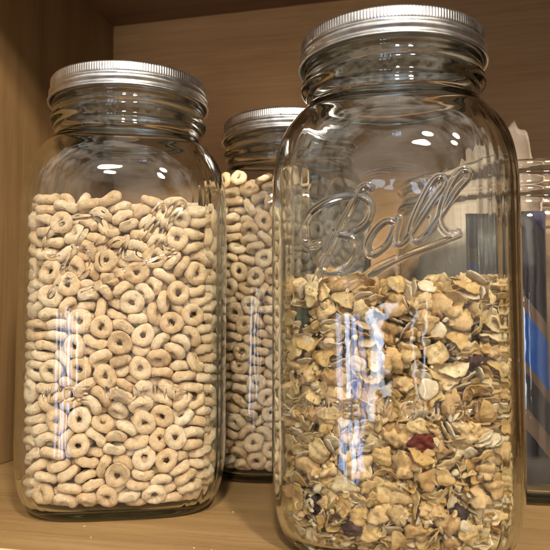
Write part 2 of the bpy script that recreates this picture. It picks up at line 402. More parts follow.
def flake_mesh(v,nr=6,na=22):
    g=random.Random(300+v)
    a=g.uniform(.0040,.0064); asp=g.uniform(.55,.92)
    ph=[g.uniform(0,6.28) for _ in range(9)]; am=[g.uniform(.04,.13)/(1+.35*i) for i in range(9)]
    k1=g.uniform(5,60); k2=g.uniform(-35,45); p=[g.uniform(0,6.28) for _ in range(8)]
    w=g.uniform(.00025,.0005); fa=g.uniform(0,3.14); fc,fs=math.cos(fa),math.sin(fa); fold=g.uniform(.15,.5)*g.choice((1,-1,1)); fo=g.uniform(-.001,.001)
    def R(th):
        s=1+sum(am[i]*math.sin((i+2)*th+ph[i]) for i in range(9))
        return a*s/math.sqrt(math.cos(th)**2+(math.sin(th)/asp)**2)
    def z(x,y):
        u=x*fc+y*fs-fo
        r=math.hypot(x,y)/a
        return k1*x*x+k2*y*y+fold*math.sqrt(u*u+2e-7)+w*math.sin(800*x+500*y+p[0])*math.cos(900*y-300*x+p[1])+w*.6*r*math.sin(1700*y+p[2]+900*x)+w*.5*math.sin(2300*x-800*y+p[3])+w*.15*r*r*math.sin(5*math.atan2(y,x)+p[4])
    V,F=grid_shell(R,z,lambda q:.00022*(1-.5*q**3)+.00004,nr,na)
    zc=(min(q[2] for q in V)+max(q[2] for q in V))/2
    return [(x,y,zz-zc) for x,y,zz in V],F
def oat_mesh(v,nr=4,na=16):
    g=random.Random(500+v)
    a=g.uniform(.0036,.0050); asp=g.uniform(.68,.85); k=g.uniform(-25,25); p=g.uniform(0,6)
    def R(th): return a*(1+.05*math.sin(3*th+p)+.04*math.sin(5*th+2*p)-.12*math.exp(-((th-3.14)/.25)**2))/math.sqrt(math.cos(th)**2+(math.sin(th)/asp)**2)
    return grid_shell(R,lambda x,y:k*x*x+.00015*math.sin(2600*y+p),lambda q:.00055*math.sqrt(max(0,1-q*q*.85)),nr,na)
def lump_mesh(v,size=1.0,nu=16,nv=10):
    g=random.Random(900+v)
    s=[g.uniform(.0032,.0052)*size for _ in range(3)]
    ks=[(g.uniform(-1,1),g.uniform(-1,1),g.uniform(-1,1),g.uniform(0,6)) for _ in range(9)]
    V=[];F=[]
    def P(x,y,z):
        n=0
        for i,(a,b,c,p) in enumerate(ks):
            f=(2.4,5.5,11)[i//3]; n+=(.17,.13,.085)[i//3]*math.sin(f*(a*x+b*y+c*z)+p)
        n-=.20*abs(math.sin(3.3*(ks[0][0]*x+ks[1][1]*y+ks[2][2]*z)+v))+.13*abs(math.sin(6.1*(ks[3][0]*y+ks[4][1]*z+ks[5][2]*x)+v))-.12
        return (x*s[0]*(1+n),y*s[1]*(1+n),z*s[2]*(1+n))
    V.append(P(0,0,1))
    for i in range(1,nv):
        t=math.pi*i/nv
        for j in range(nu):
            u=2*math.pi*j/nu; V.append(P(math.sin(t)*math.cos(u),math.sin(t)*math.sin(u),math.cos(t)))
    V.append(P(0,0,-1)); L=len(V)-1
    for j in range(nu):
        k=(j+1)%nu
        F.append([0,1+j,1+k]); F.append([L,L-nu+k,L-nu+j])
        for i in range(nv-2):
            a=1+i*nu; F.append([a+j,a+nu+j,a+nu+k,a+k])
    return V,F
def ring_mesh(v,nu=22,nv=10):
    g=random.Random(40+v)
    Rm=g.uniform(.0037,.0041); r=g.uniform(.0022,.0025); e=g.uniform(.9,1.06)
    ph=[g.uniform(0,6.28) for _ in range(8)]
    V=[];F=[]
    for i in range(nu):
        t=2*math.pi*i/nu
        rr=r*(1+.07*math.sin(2*t+ph[0])+.05*math.sin(3*t+ph[1])+.04*math.sin(5*t+ph[2]))
        RR=Rm*(1+.04*math.sin(2*t+ph[3])+.03*math.sin(3*t+ph[4])); zz=.0003*math.sin(2*t+ph[5])
        for j in range(nv):
            u=2*math.pi*j/nv; q=rr*(1+.04*math.sin(3*u+2*t+ph[6])+.04*math.sin(7*t+2*u+ph[7]))
            x=(RR+q*math.cos(u))
            V.append((x*math.cos(t),x*math.sin(t)*e,zz+q*math.sin(u)*1.02))
    for i in range(nu):
        for j in range(nv):
            a=(i+1)%nu; b=(j+1)%nv; F.append([i*nv+j,a*nv+j,a*nv+b,i*nv+b])
    return V,F

# ------------------------------------------------------------------ packed cereal (rest poses of loose pieces)
def squeeze(z): return 1 - .065*max(0, (.028 - z)/.02)**1.5
def decode(s):     # kind, x, y, z in tenths of a millimetre, quaternion
    return [(s[i], Matrix.LocRotScale(Vector((s[i+1]*squeeze(s[i+3]*1e-4), s[i+2]*squeeze(s[i+3]*1e-4), s[i+3]))*1e-4, Quaternion(s[i+4:i+8]).normalized(), None)) for i in range(0, len(s), 8)]
RINGS = (
4,-440,-276,110,1,43,-42,0,4,-475,-152,114,7,-32,-50,7,0,-352,-30,109,1,-55,-25,-1,5,-470,-12,107,60,-1,0,4,0,-498,109,122,41,-12,16,-39,1,-460,325,119,49,12,12,30,
1,-347,420,107,12,2,-1,-59,3,-290,-475,122,52,-12,12,24,1,-226,367,108,21,3,-3,-56,3,-241,484,122,16,-57,-11,-2,5,-133,-380,107,13,0,1,-59,1,-161,412,144,11,41,35,-25,
0,-22,-411,110,1,30,-52,5,2,-45,429,107,0,46,38,-1,2,92,-448,107,4,-57,18,0,2,112,467,110,57,5,-2,-18,1,185,-383,112,48,5,7,35,5,358,-12,107,58,-1,0,-14,
0,327,352,110,18,-1,-1,57,2,251,453,109,1,-6,-60,-4,1,365,-237,108,58,4,3,15,4,448,-102,109,0,-6,-60,0,3,520,-1,130,23,-8,55,-3,1,437,64,108,1,60,7,-2,
2,449,181,107,60,2,1,6,5,417,410,121,14,-53,23,-8,0,-374,-380,110,7,-1,-2,60,3,-509,-258,177,41,13,-40,-11,3,-403,-103,158,59,1,-8,-8,1,-365,8,167,51,-7,-10,30,
3,-422,190,112,60,-5,4,-2,4,-374,307,128,18,-12,-56,-1,3,-414,418,154,4,0,60,-5,3,-250,-402,127,1,28,48,-21,0,-322,-303,128,22,55,-3,-9,5,-215,487,197,34,16,8,-46,
3,-175,-490,127,16,41,-40,7,1,-125,505,127,1,0,22,-56,0,-62,-513,144,25,42,29,-20,4,-40,354,160,30,-6,2,-51,4,52,-492,146,49,1,-7,34,5,57,377,119,54,8,-7,-24,
2,283,-452,110,7,59,-6,2,5,176,369,109,3,59,-9,0,1,447,-318,113,35,7,-6,-48,3,452,-212,146,44,18,35,10,4,494,-105,162,44,-3,17,-37,0,429,-19,159,1,-52,-29,5,
0,430,105,162,5,21,56,-3,1,435,293,115,20,5,7,56,1,459,342,165,8,-49,-34,1,3,-401,-455,159,2,22,35,44,3,-359,-154,110,40,0,-5,-45,5,-499,-140,181,6,-37,-44,16,
1,-392,77,107,3,-1,60,1,5,-508,228,157,28,28,-36,-27,2,-466,343,201,3,33,-46,-19,0,-257,-481,190,60,-2,2,-6,3,-294,408,161,4,7,-59,4,0,-116,-419,159,5,-26,-53,-11,
1,-237,-380,180,10,6,20,55,2,-91,379,216,3,-58,-16,-2,5,-104,458,172,9,-10,-59,0,2,-10,-371,164,54,2,7,25,5,5,514,142,2,-33,-50,4,2,96,-495,200,6,12,-58,-3,
4,133,432,164,1,-58,15,0,2,188,-504,143,30,52,2,-1,1,370,-284,157,6,-1,12,-59,1,251,368,159,3,15,58,-6,0,390,-391,123,12,-4,57,13,5,508,-230,163,38,-25,-30,25,
0,378,-146,160,52,-5,5,-30,2,523,-2,216,27,5,53,0,0,480,212,160,7,53,28,-4,1,347,299,168,2,59,9,-2,2,355,452,154,14,-46,29,-21,1,-456,-352,154,6,5,5,-59,
3,-412,-226,161,4,28,53,0,2,-516,-193,276,39,-21,37,-17,0,-472,-22,185,21,-18,8,-53,1,-417,111,164,10,22,55,4,4,-441,226,185,18,-30,-48,7,4,-379,432,214,0,-58,13,-4,
0,-347,-396,171,10,-54,23,-2,3,-369,83,245,49,-2,-18,30,4,-273,477,231,4,-50,-27,-20,0,-132,-486,204,23,6,-6,-55,4,-159,487,258,8,-12,18,-55,3,-15,-454,204,21,-56,-3,-9,
2,29,379,194,53,-10,9,-24,2,145,-408,174,17,-57,-8,2,5,172,518,175,36,36,21,-24,2,262,-430,164,25,8,-7,-54,4,349,-42,215,1,17,57,9,2,238,446,205,7,-44,40,-6,
4,373,-439,169,2,-59,-9,-9,0,460,-321,187,1,-27,-53,-9,0,521,-128,241,14,40,11,41,0,449,12,224,46,7,-10,-37,3,519,108,161,31,22,42,20,0,331,364,210,2,-8,-59,9,
1,295,473,176,52,-5,-15,26,2,-448,-366,210,4,-54,27,-1,0,-418,-252,219,57,5,-6,16,0,-455,-140,223,15,46,-35,-3,4,-432,-21,227,16,-39,-40,14,5,-468,83,219,39,8,-32,-31,
3,-367,309,188,13,-42,-40,9,5,-410,417,265,4,7,2,-59,1,-172,-486,250,4,-50,31,-10,5,-366,-27,255,10,55,16,-14,4,-358,188,229,3,54,18,18,4,-205,376,214,10,-54,22,-11,
1,-322,478,290,1,5,28,-53,1,-105,-396,235,4,-15,-11,-57,0,-48,492,211,34,8,11,48,2,41,-360,209,39,0,10,-44,2,38,494,221,38,26,35,17,1,121,-492,250,35,-4,4,-48,
1,109,446,218,60,-2,-5,4,2,218,-480,212,7,55,-23,9,5,187,362,234,30,49,1,-17,0,333,-329,200,3,-13,-58,-9,5,482,-214,254,13,-13,52,23,1,397,-152,213,23,-5,0,-55,
5,500,72,267,7,33,40,-30,3,404,117,222,16,57,7,1,2,473,249,206,3,-11,57,-13,3,326,456,249,13,-52,-25,10,1,-373,-447,237,6,-2,-59,11,4,-441,-280,267,46,-4,-9,38,
4,-439,-133,279,39,1,14,44,0,-525,-78,281,1,-43,-5,42,3,-516,128,224,32,-34,-18,33,0,-509,240,265,36,25,36,19,0,-356,459,352,7,13,25,-52,4,-259,-474,259,16,37,44,6,
1,-452,-11,306,24,-4,-9,-54,3,-427,186,257,0,38,45,12,3,-285,404,272,24,20,-27,43,4,-75,-492,298,4,-46,17,-34,2,-113,406,281,33,-2,-19,-46,4,-8,-528,254,10,14,47,-33,
5,-36,498,270,5,-48,-34,8,5,243,-511,316,39,-40,-18,-14,4,80,-383,251,1,43,-40,-14,0,125,521,282,41,-41,-7,-12,5,352,-459,223,13,-15,56,-6,4,212,430,265,11,59,-5,-1,
5,442,-373,230,58,7,-5,14,1,478,-275,268,19,-52,-19,-13,3,436,-105,257,55,-5,1,-23,3,503,-62,307,44,-13,-23,-31,0,494,148,255,25,31,-42,17,3,368,287,242,12,-39,40,18,
1,454,351,222,24,-1,5,-55,4,-418,-402,279,46,-4,-16,-34,2,-473,-291,313,3,13,0,-58,3,-417,-114,328,10,59,-3,-7,0,-529,35,305,29,-40,-15,31,2,-490,168,318,8,24,-50,-22,
4,-418,304,252,60,1,-5,3,3,-439,386,315,33,4,-12,48,1,-317,-370,250,0,40,44,-8,3,-297,338,242,48,-36,2,-4,1,-205,370,329,28,-3,-25,-47,0,-166,-488,316,4,-18,-57,7,
5,-111,491,332,49,19,1,-29,3,21,-482,301,17,54,13,-14,0,61,352,319,23,-11,-9,54,5,72,388,264,58,1,-14,6,0,203,-425,249,28,-7,12,51,4,109,468,311,16,26,32,-41,
2,302,-364,244,5,3,11,-59,5,375,-287,249,42,-21,-4,-37,4,379,-21,325,2,12,2,-59,0,233,478,305,55,-4,10,22,2,410,-411,283,44,0,0,41,5,463,-317,306,13,-54,21,1,
5,405,-136,313,36,14,2,-45,0,426,9,278,6,-45,36,-15,5,373,178,241,7,33,-45,21,4,471,242,266,58,-8,-9,-9,2,389,432,266,42,19,11,37,3,-432,-393,338,1,30,-49,17,
0,-508,-250,386,18,36,24,37,5,-493,-163,381,2,-24,-33,-44,5,-350,32,329,23,-20,37,-36,5,-407,99,300,0,44,40,11,2,-478,285,324,3,42,37,-22,0,-473,356,385,40,28,15,31,
1,-313,-466,300,4,25,54,4,4,-327,-346,308,59,-4,11,1,0,-327,348,322,59,8,-9,1,0,-255,506,392,16,13,36,-43,0,-225,-379,319,27,3,7,-53,1,-209,475,324,18,-9,56,3,
2,-116,-385,303,48,-7,-2,35,5,-2,516,314,12,-11,2,-58,2,124,-438,301,48,-5,-7,-34,1,174,372,322,4,5,59,6,4,198,-427,335,20,-3,-56,9,0,291,368,298,15,3,-57,-9,
0,299,474,340,6,53,-14,-24,1,313,-467,266,12,-3,59,-4,5,371,-232,281,50,-17,-4,-28,2,485,-209,340,58,-7,-12,0,1,514,-15,345,13,4,54,-24,3,399,93,310,18,-3,-12,-56,
0,484,207,334,2,27,52,12,2,466,308,293,15,-11,19,54,4,-451,-364,396,18,47,-33,2,1,-393,-235,324,21,-26,-10,-49,4,-494,-76,390,27,50,-19,-3,5,-448,20,353,56,-11,8,17,
2,-471,120,357,12,-6,11,-57,3,-389,219,318,41,-14,1,-42,3,-377,388,379,53,11,-4,-26,3,-343,-463,361,59,-6,6,4,5,-241,413,368,58,-6,-8,-13,5,-210,-514,402,20,-15,38,39,
5,-109,416,362,9,-51,29,0,0,-20,-398,330,56,2,18,13,4,14,-376,383,59,-8,4,-9,0,3,433,316,48,35,8,7,2,128,-519,332,46,36,-7,13,5,214,407,380,5,32,-50,-2,
3,306,-424,313,13,39,43,-2,3,383,175,337,3,46,38,-7,3,328,404,367,51,21,2,23,2,423,-403,338,6,-16,57,-5,4,482,-315,396,21,38,37,18,2,488,-144,381,59,-5,-8,-4,
4,461,-40,401,57,4,-11,-15,0,499,65,352,10,36,-46,9,2,364,315,330,5,47,33,-17,5,437,397,306,17,-3,-55,16,1,-336,-351,375,7,5,-59,-2,1,-419,-264,403,53,22,-2,-18,
2,-376,-181,401,21,-12,55,-3,5,-526,18,413,36,-29,-9,37,2,-429,57,395,56,-9,2,-20,5,-398,303,384,43,14,-22,33,4,-392,427,447,9,13,8,-57,3,-239,-419,367,5,-51,-31,-4,
3,-376,-60,375,20,4,0,-57,5,-270,425,419,9,8,-1,-59,5,-122,-447,363,1,-53,29,-3,3,-117,366,404,3,26,53,13,2,-5,365,380,6,0,-26,-54,4,78,-437,348,5,5,-9,-59,
1,156,-415,413,50,9,-5,-31,2,206,501,392,15,-31,27,41,0,264,-409,368,7,51,-31,0,1,337,329,406,4,58,-11,-12,5,444,-330,438,39,18,-19,-37,5,424,-235,376,6,51,14,28,
1,524,-114,468,41,-19,-37,16,5,486,161,386,2,24,55,6,4,467,303,368,2,9,-20,-56,1,380,474,367,6,-22,-34,-43,4,-365,-448,426,1,-7,58,-15,3,-460,-326,447,54,-10,13,20,
4,-526,-71,504,8,43,-7,-40,3,-438,-48,428,0,-1,-14,-58,4,-396,92,433,54,-7,13,21,1,-433,196,397,15,41,39,-14,3,-437,371,472,15,-56,15,-3,1,-271,-477,434,49,2,-30,-18,
0,-300,-355,429,7,-56,21,0,0,-241,358,488,19,47,22,23,5,-187,-427,417,46,-4,5,-38,0,-182,454,437,47,0,37,8,5,-25,-501,380,51,1,3,31,0,-6,412,415,20,55,14,-1,
0,88,-500,411,5,-59,-1,-8,2,112,437,405,56,0,-6,-20,0,205,-489,420,1,-34,33,37,3,375,-36,438,56,-17,-2,13,1,393,147,411,45,-15,-5,37,0,406,239,409,29,-41,-14,-30,
2,355,403,440,12,52,-26,-6,3,368,-340,349,32,43,-4,26,2,377,-251,407,45,-16,-22,29,4,438,-126,428,41,16,-6,-40,3,508,61,433,51,2,-22,-22,2,403,64,383,12,51,29,0,
4,506,247,468,25,30,35,29,1,440,383,382,58,-12,6,10,0,-397,-414,470,18,1,-9,-56,2,-484,-239,473,30,-14,-5,-50,2,-408,-161,443,31,-18,-7,48,2,-439,-15,471,10,48,-33,9,
0,-501,127,441,49,11,-23,-25,1,-479,275,428,10,14,-5,57,1,-464,329,513,6,-14,54,21,0,-277,-422,499,11,-18,4,56,1,-380,257,450,25,-47,19,-20,4,-280,472,472,18,-8,-2,57,
4,-121,-489,443,22,9,-55,-1,1,-92,458,430,10,-9,19,56,5,41,-359,441,0,30,-49,17,1,-26,400,489,18,4,2,-57,2,-5,513,375,59,0,12,-3,5,132,-424,468,10,15,57,-1,
5,110,522,392,6,-4,39,45,0,289,-501,429,36,34,28,-19,2,309,501,454,32,-20,37,28,5,376,-441,383,39,-6,-2,45,3,370,-323,454,49,0,-20,29,1,516,-36,503,17,13,-31,-47,
0,496,133,465,8,50,-25,21,0,429,319,447,28,-53,-7,1,1,429,418,449,13,53,-8,-24,5,-436,-390,518,14,-3,7,58,1,-492,-209,529,39,-19,3,-41,5,-462,-123,490,26,35,-6,-41,
0,-528,48,516,42,3,42,-8,1,-453,223,473,29,8,4,52,0,-354,352,561,22,8,-38,-40,0,-323,-493,524,40,-33,27,15,4,-320,353,480,10,20,-22,-51,4,-73,-380,454,17,-41,-40,-7,
5,-146,357,475,57,-18,-1,3,1,-107,507,456,23,55,4,4,5,-17,-502,440,43,-5,-4,-41,3,6,514,436,19,7,-4,56,3,106,-433,522,21,-9,1,56,5,84,454,464,5,-56,-19,6,
3,283,-377,418,34,-12,-3,-48,5,269,418,451,35,29,30,26,0,383,-439,443,1,31,-51,8,0,474,-217,464,3,3,-58,-14,4,388,-135,500,14,-7,-58,4,0,436,41,463,23,-11,4,54,
0,425,196,490,54,17,0,19,0,414,290,506,56,21,6,-3,1,433,392,520,58,7,11,10,5,-385,-319,559,7,-15,1,58,5,-396,-294,480,49,-8,15,-30,1,-380,-108,514,27,41,-34,-10,
2,-403,35,541,38,2,-43,-19,0,-374,156,486,1,-25,54,10,0,-451,245,531,59,-5,9,-6,4,-318,455,538,23,17,48,22,0,-319,-400,541,1,53,-27,11,2,-242,478,557,6,35,41,24,
5,-170,-431,493,46,-24,-6,30,2,-150,427,519,3,55,-24,-6,4,34,-476,481,41,8,12,41,2,-6,514,497,55,12,2,19,2,198,-388,546,27,-39,-36,7,4,184,429,457,56,12,17,4,
5,325,-346,486,57,9,-15,-1,5,154,518,499,16,-21,-34,-41,0,409,-420,498,5,22,-55,4,0,471,-253,515,53,22,6,-15,3,492,-153,537,11,29,50,12,4,410,-60,530,20,18,-50,20,
0,422,131,525,47,17,3,-33,0,471,271,571,46,36,3,12,1,334,410,503,8,-2,-59,7,0,-442,-381,589,39,12,-4,-44,5,-405,-209,536,23,21,-51,2,2,-489,-159,579,10,48,-34,5,
1,-437,-61,566,47,-29,4,24,0,-509,155,538,37,29,-33,-18,4,-380,236,590,11,18,56,2,0,-408,427,539,4,-16,57,-5,4,-213,-386,550,24,52,-16,-10,5,-415,140,542,5,56,18,10,
5,-175,516,526,39,-45,1,5,3,-63,-421,491,19,-55,-16,1,5,-67,492,553,51,10,-22,-21,0,37,-361,530,6,24,-2,-55,4,41,500,546,3,20,-53,-21,0,127,-518,510,15,22,-41,35,
1,129,432,528,17,9,57,-1,1,286,-424,486,21,-54,-14,-7,4,307,-367,560,30,-17,7,48,3,387,-173,567,16,-15,-3,-56,1,239,488,531,48,25,-4,26,5,420,-401,551,26,2,5,54,
4,461,-317,531,17,3,-21,54,5,528,-43,616,34,-20,42,-17,0,527,53,556,0,-40,-8,-44,0,451,115,592,55,3,-10,21,4,499,181,560,31,-34,38,-5,2,452,360,566,10,-11,-58,-1,
2,-376,-435,610,20,-19,18,-50,0,-485,-276,595,2,-50,15,29,0,-378,-147,596,40,5,-5,-44,5,-471,38,538,21,37,-20,-37,0,-510,223,621,21,-35,23,-38,1,-467,327,585,2,-55,22,10,
4,-207,-508,531,44,34,-20,9,4,-279,-344,618,17,-32,47,-6,0,-222,396,583,13,-16,55,12,1,-90,-500,510,31,15,-9,48,5,-62,370,535,46,-1,-4,39,2,-4,354,591,47,3,-9,36,
3,37,425,557,6,-33,45,22,4,219,-495,538,20,-1,35,44,1,126,-400,596,26,5,54,-4,0,132,494,590,4,-59,-8,1,5,321,-468,534,54,23,-7,-10,5,232,430,551,35,22,-12,41,
1,396,-430,609,38,18,-3,-42,5,459,-349,596,42,6,4,42,0,508,-240,610,33,-29,-25,32,5,452,20,536,11,-51,29,-10,2,380,193,573,48,-21,-3,29,1,340,351,570,1,35,42,24,
2,341,460,545,13,6,-58,6,1,-311,-468,648,10,8,59,0,3,-395,-241,618,17,-55,17,4,5,-485,-143,631,13,3,10,57,5,-510,-33,607,20,33,-45,8,1,-419,121,601,14,14,56,2,
2,-463,325,641,37,13,5,45,3,-407,417,601,60,-4,1,4,3,-256,-471,608,6,-22,55,-4,4,-289,410,629,4,-53,28,-3,5,-108,-391,590,20,-44,35,-2,0,-111,400,580,9,24,54,2,
2,-15,-454,566,25,-19,-13,-49,4,62,-420,622,17,-22,49,-20,4,22,497,625,51,-1,-6,-31,0,107,-499,597,6,6,55,-22,2,83,383,604,13,28,7,51,2,125,523,677,3,-2,-41,44,
2,215,-468,605,9,40,39,-21,5,369,247,601,42,-1,-23,-36,5,229,386,596,4,-13,24,-53,1,323,-465,613,54,7,-18,18,3,377,-283,584,44,-14,3,39,5,461,-135,599,54,-6,3,26,
3,417,0,588,16,2,-1,58,2,521,102,672,31,-29,38,-19,2,476,202,640,22,-13,10,53,2,366,450,594,11,-12,-57,9,2,-472,-387,670,38,6,-42,18,4,-450,-288,667,51,24,0,22,
1,-483,-208,695,51,25,16,-9,2,-452,-16,636,39,0,22,40,1,-494,103,622,23,10,-1,-55,1,-425,212,634,6,-11,58,-7,1,-404,423,657,26,-6,2,-54,2,-175,-390,637,2,48,-32,15,
3,-348,-328,645,11,-45,38,-7,0,-383,-83,703,11,59,-6,2,1,-369,290,670,48,-2,-16,-32,3,-316,497,644,1,10,-40,-44,4,-149,-489,600,42,5,26,34,5,-140,507,607,11,-6,-54,-22,
5,-1,-517,648,11,58,0,-10,0,-6,-392,631,33,9,-11,-48,4,-15,394,653,33,-8,-8,49,0,121,-497,672,21,42,37,-9,1,252,-386,720,20,47,-26,-16,2,122,360,646,5,-51,19,25,
1,155,444,634,1,-15,52,27,0,227,-409,627,12,50,28,-15,5,308,-352,638,13,6,6,58,4,366,-81,676,51,-16,-1,26,4,347,288,641,20,46,32,6,1,263,486,624,16,58,0,1,
5,442,-359,658,7,57,-16,1,2,422,-245,629,57,-10,6,14,5,486,-179,666,4,-13,56,-16,4,445,21,642,0,-3,0,-60,2,391,127,638,44,2,-9,39,0,433,200,692,51,-11,-13,-26,
1,453,356,621,4,0,-60,-6,4,-370,-436,690,0,41,43,0,5,-407,-332,693,18,-51,-24,-7,0,-380,-119,653,5,59,-7,1,1,-435,18,675,43,-6,21,35,0,-395,104,679,7,36,47,-8,
4,-461,220,695,52,-7,2,-28,4,-400,320,710,15,56,8,13,0,-268,-453,710,49,2,12,33,1,-381,-195,708,17,-46,31,-16,0,-360,2,737,59,4,-3,-12,4,-295,391,681,58,5,0,-13,
4,-102,-493,642,15,-23,-6,-53,5,-111,473,643,3,-5,21,-56,1,14,-488,694,48,-17,4,-31,2,-9,-368,687,60,-2,-6,0,4,0,508,681,7,-2,60,0,4,168,-415,694,7,50,-30,13,
2,107,525,795,29,34,26,-30,0,255,-484,680,2,-22,11,-55,5,358,-322,690,10,56,20,3,5,289,376,640,3,-28,52,11,1,240,485,683,12,59,5,0,4,366,-442,682,1,-60,1,2,
2,478,-287,699,19,4,-14,-55,1,442,-92,641,8,-12,15,56,0,433,78,691,59,-6,-1,11,1,470,305,661,5,-47,36,7,1,380,441,649,9,18,-57,0,4,-427,-390,745,13,7,2,58,
0,-431,-234,755,48,7,-2,35,5,-498,-113,686,39,0,9,45,3,-500,110,682,43,8,-11,-40,3,-482,222,760,6,-57,-17,-1,3,-402,431,717,27,-3,6,-53,4,-177,-368,689,57,-9,-13,-10,
1,-298,-334,705,1,-55,-16,16,0,-307,483,743,55,20,14,5,0,-84,-434,677,23,44,-32,-11,2,-175,395,724,57,-11,-15,-3,5,-222,478,664,24,28,23,42,2,-41,-393,733,1,46,38,5,
2,-114,397,663,17,-52,-16,-20,5,102,-525,785,22,-21,-37,-36,5,180,390,690,25,-16,1,-52,2,210,-485,761,59,-4,1,-12,4,332,-345,748,4,55,24,4,4,369,109,738,55,-4,2,24,
4,338,403,731,49,15,-32,-4,3,328,-467,738,5,-6,59,-3,3,384,-207,694,23,0,-3,55,5,517,-7,697,5,58,13,9,5,506,117,754,16,41,39,12,4,406,285,716,43,-1,2,42,
1,418,407,692,5,33,-49,-9,1,-503,-303,759,42,-15,40,-4,1,-416,-299,798,36,5,-15,45,4,-495,-110,749,11,-16,-56,12,2,-452,-2,755,3,49,29,19,1,-414,104,739,30,-5,-7,-51,
1,-389,213,748,12,31,7,49,0,-476,331,724,14,-31,47,-16,3,-219,-429,751,7,53,-26,-4,2,-205,499,762,21,-49,14,23,0,-78,-525,748,40,-35,22,17,1,-103,492,714,60,1,3,-4,
2,-32,392,722,55,9,4,21,3,65,-452,720,15,43,-40,0,2,40,-349,769,22,-39,-23,33,1,69,443,702,20,29,-41,-26,3,307,-443,792,2,-21,56,-3,2,243,426,743,11,-49,28,16,
5,427,-399,724,8,35,-48,1,1,482,-249,745,26,4,-17,-51,4,454,-114,717,10,-37,-46,5,2,489,1,744,1,-59,-2,-10,5,499,119,817,32,-15,-12,47,1,509,236,723,26,25,36,32,
2,466,344,737,37,2,21,42,2,-426,-401,801,7,-12,-58,2,1,-363,-200,824,15,15,56,2,1,-437,-111,779,47,-13,11,-33,2,-512,-1,796,33,4,2,-50,2,-507,101,753,22,25,48,12,
3,-410,320,798,29,2,18,-49,5,-418,407,773,2,59,-8,-5,2,-356,-482,774,37,-36,-11,-28,0,-289,412,759,14,-12,17,-54,0,-185,-492,692,2,-20,9,56,3,-101,-440,765,13,-11,-16,55,
3,-103,511,797,29,11,37,-36,0,8,-470,779,43,-2,-11,41,5,-44,-357,791,8,47,-36,5,3,-4,512,751,14,-48,-33,-8,5,110,-433,765,13,52,25,-9,0,136,444,744,16,44,-37,0,
4,197,-487,834,25,-6,21,50,5,364,303,776,6,-54,-26,-2,0,279,367,798,44,-4,-8,-40,1,452,-358,767,7,59,7,-2,2,410,-245,768,48,-16,-18,27,4,447,-30,783,59,5,-8,-9,
4,431,207,768,50,0,4,-32,5,433,398,781,15,32,48,-11,2,-404,-416,850,4,28,-53,-2,4,-483,-204,812,1,-58,-11,-12,0,-412,-91,828,11,56,-13,-13,0,-489,11,856,58,9,0,-13,
2,-418,77,807,11,4,9,58,3,-480,183,813,59,6,0,9,0,-369,439,819,42,-4,-1,-43,2,-215,-514,782,44,-40,-5,-10,5,-362,151,833,54,-23,1,11,5,-237,386,784,16,-53,-22,10,
0,-106,-501,836,53,-13,-17,-18,5,-78,453,785,19,2,35,-45,5,-4,-517,825,30,-6,-8,51,1,3,402,837,11,-17,-7,56,3,36,425,779,8,-58,12,-4,1,88,-431,826,55,-11,7,19,
1,151,444,806,44,-3,18,36,5,200,-411,822,47,-33,16,5,3,216,511,762,25,27,32,-35,4,330,-364,825,23,52,19,-6,1,492,-138,757,10,-29,-52,3,0,403,-21,831,5,31,51,8,
4,410,90,789,43,7,10,40,5,474,272,811,57,0,9,17,1,344,489,728,29,41,16,-28,1,-384,-438,901,4,46,-39,-4,4,-463,-301,851,11,-3,-7,59,1,-512,-89,846,3,37,33,34,
0,-509,-2,912,7,-59,7,1,5,-413,54,887,50,3,26,21,2,-499,315,811,15,33,-27,-40,1,-430,397,860,10,-45,36,-10,5,-324,-375,772,31,14,-9,49,0,-375,-48,860,11,57,-9,-10,
1,-322,327,839,43,-2,22,36,3,-191,437,826,9,-34,-44,20,4,-202,-431,809,33,-1,12,49,3,-121,-373,832,9,23,54,8,1,-98,375,795,4,1,-55,-24,4,-6,-528,916,47,-37,5,-2,
4,2,521,845,45,-16,22,-29,1,77,-387,870,43,-17,-4,-38,2,206,479,848,4,-37,-47,-3,4,280,-471,868,46,0,19,34,2,215,-384,885,7,3,-54,25,1,350,-81,869,1,-52,28,-8,
4,373,320,849,58,-14,7,1,2,307,483,819,41,16,-21,35,1,390,-446,810,24,7,-53,-13,5,502,-296,902,1,40,-15,42,5,391,-140,806,14,-48,-26,21,5,501,-81,862,41,-12,-8,-41,
5,391,201,842,55,11,14,-17,1,481,230,863,49,6,15,-30,5,406,427,824,16,24,52,-9,0,-446,-348,902,4,-58,-15,-4,1,-348,-271,876,51,9,-15,26,4,-517,-182,898,8,-42,3,-43,
3,-456,-94,922,13,-56,-17,3,4,-485,131,862,3,-59,-8,1,4,-421,280,844,14,-50,30,7,0,-350,391,909,51,-20,25,-7,2,-301,-462,824,27,34,-42,-3,3,-367,-156,904,28,31,-43,-2,
4,-293,469,843,16,49,-27,-13,1,-162,-450,871,4,34,-49,1,1,-180,515,875,40,37,-18,16,4,-19,-438,867,4,0,15,58,2,101,-476,896,21,-42,-37,-7,5,80,491,876,7,-48,35,0,
1,314,-465,916,6,-33,-45,20,2,386,-283,854,47,-8,3,36,2,359,29,899,5,2,-57,-17,2,407,309,908,11,-53,-22,13,1,306,415,853,7,-6,-1,59,3,452,-347,825,16,-5,4,57,
2,488,-237,841,2,-34,33,37,4,483,-143,817,0,-39,45,1,4,495,44,859,52,19,4,-23,2,429,131,861,58,15,1,-5,5,518,153,909,26,-35,28,-29,4,484,346,882,36,-33,29,-19,
2,-436,-386,953,1,6,60,4,0,-502,-279,971,21,41,-14,-36,2,-430,-190,877,2,55,23,-10,2,-511,7,970,59,5,2,6,5,-450,169,916,16,3,-3,58,2,-481,251,883,1,-33,-49,-12,
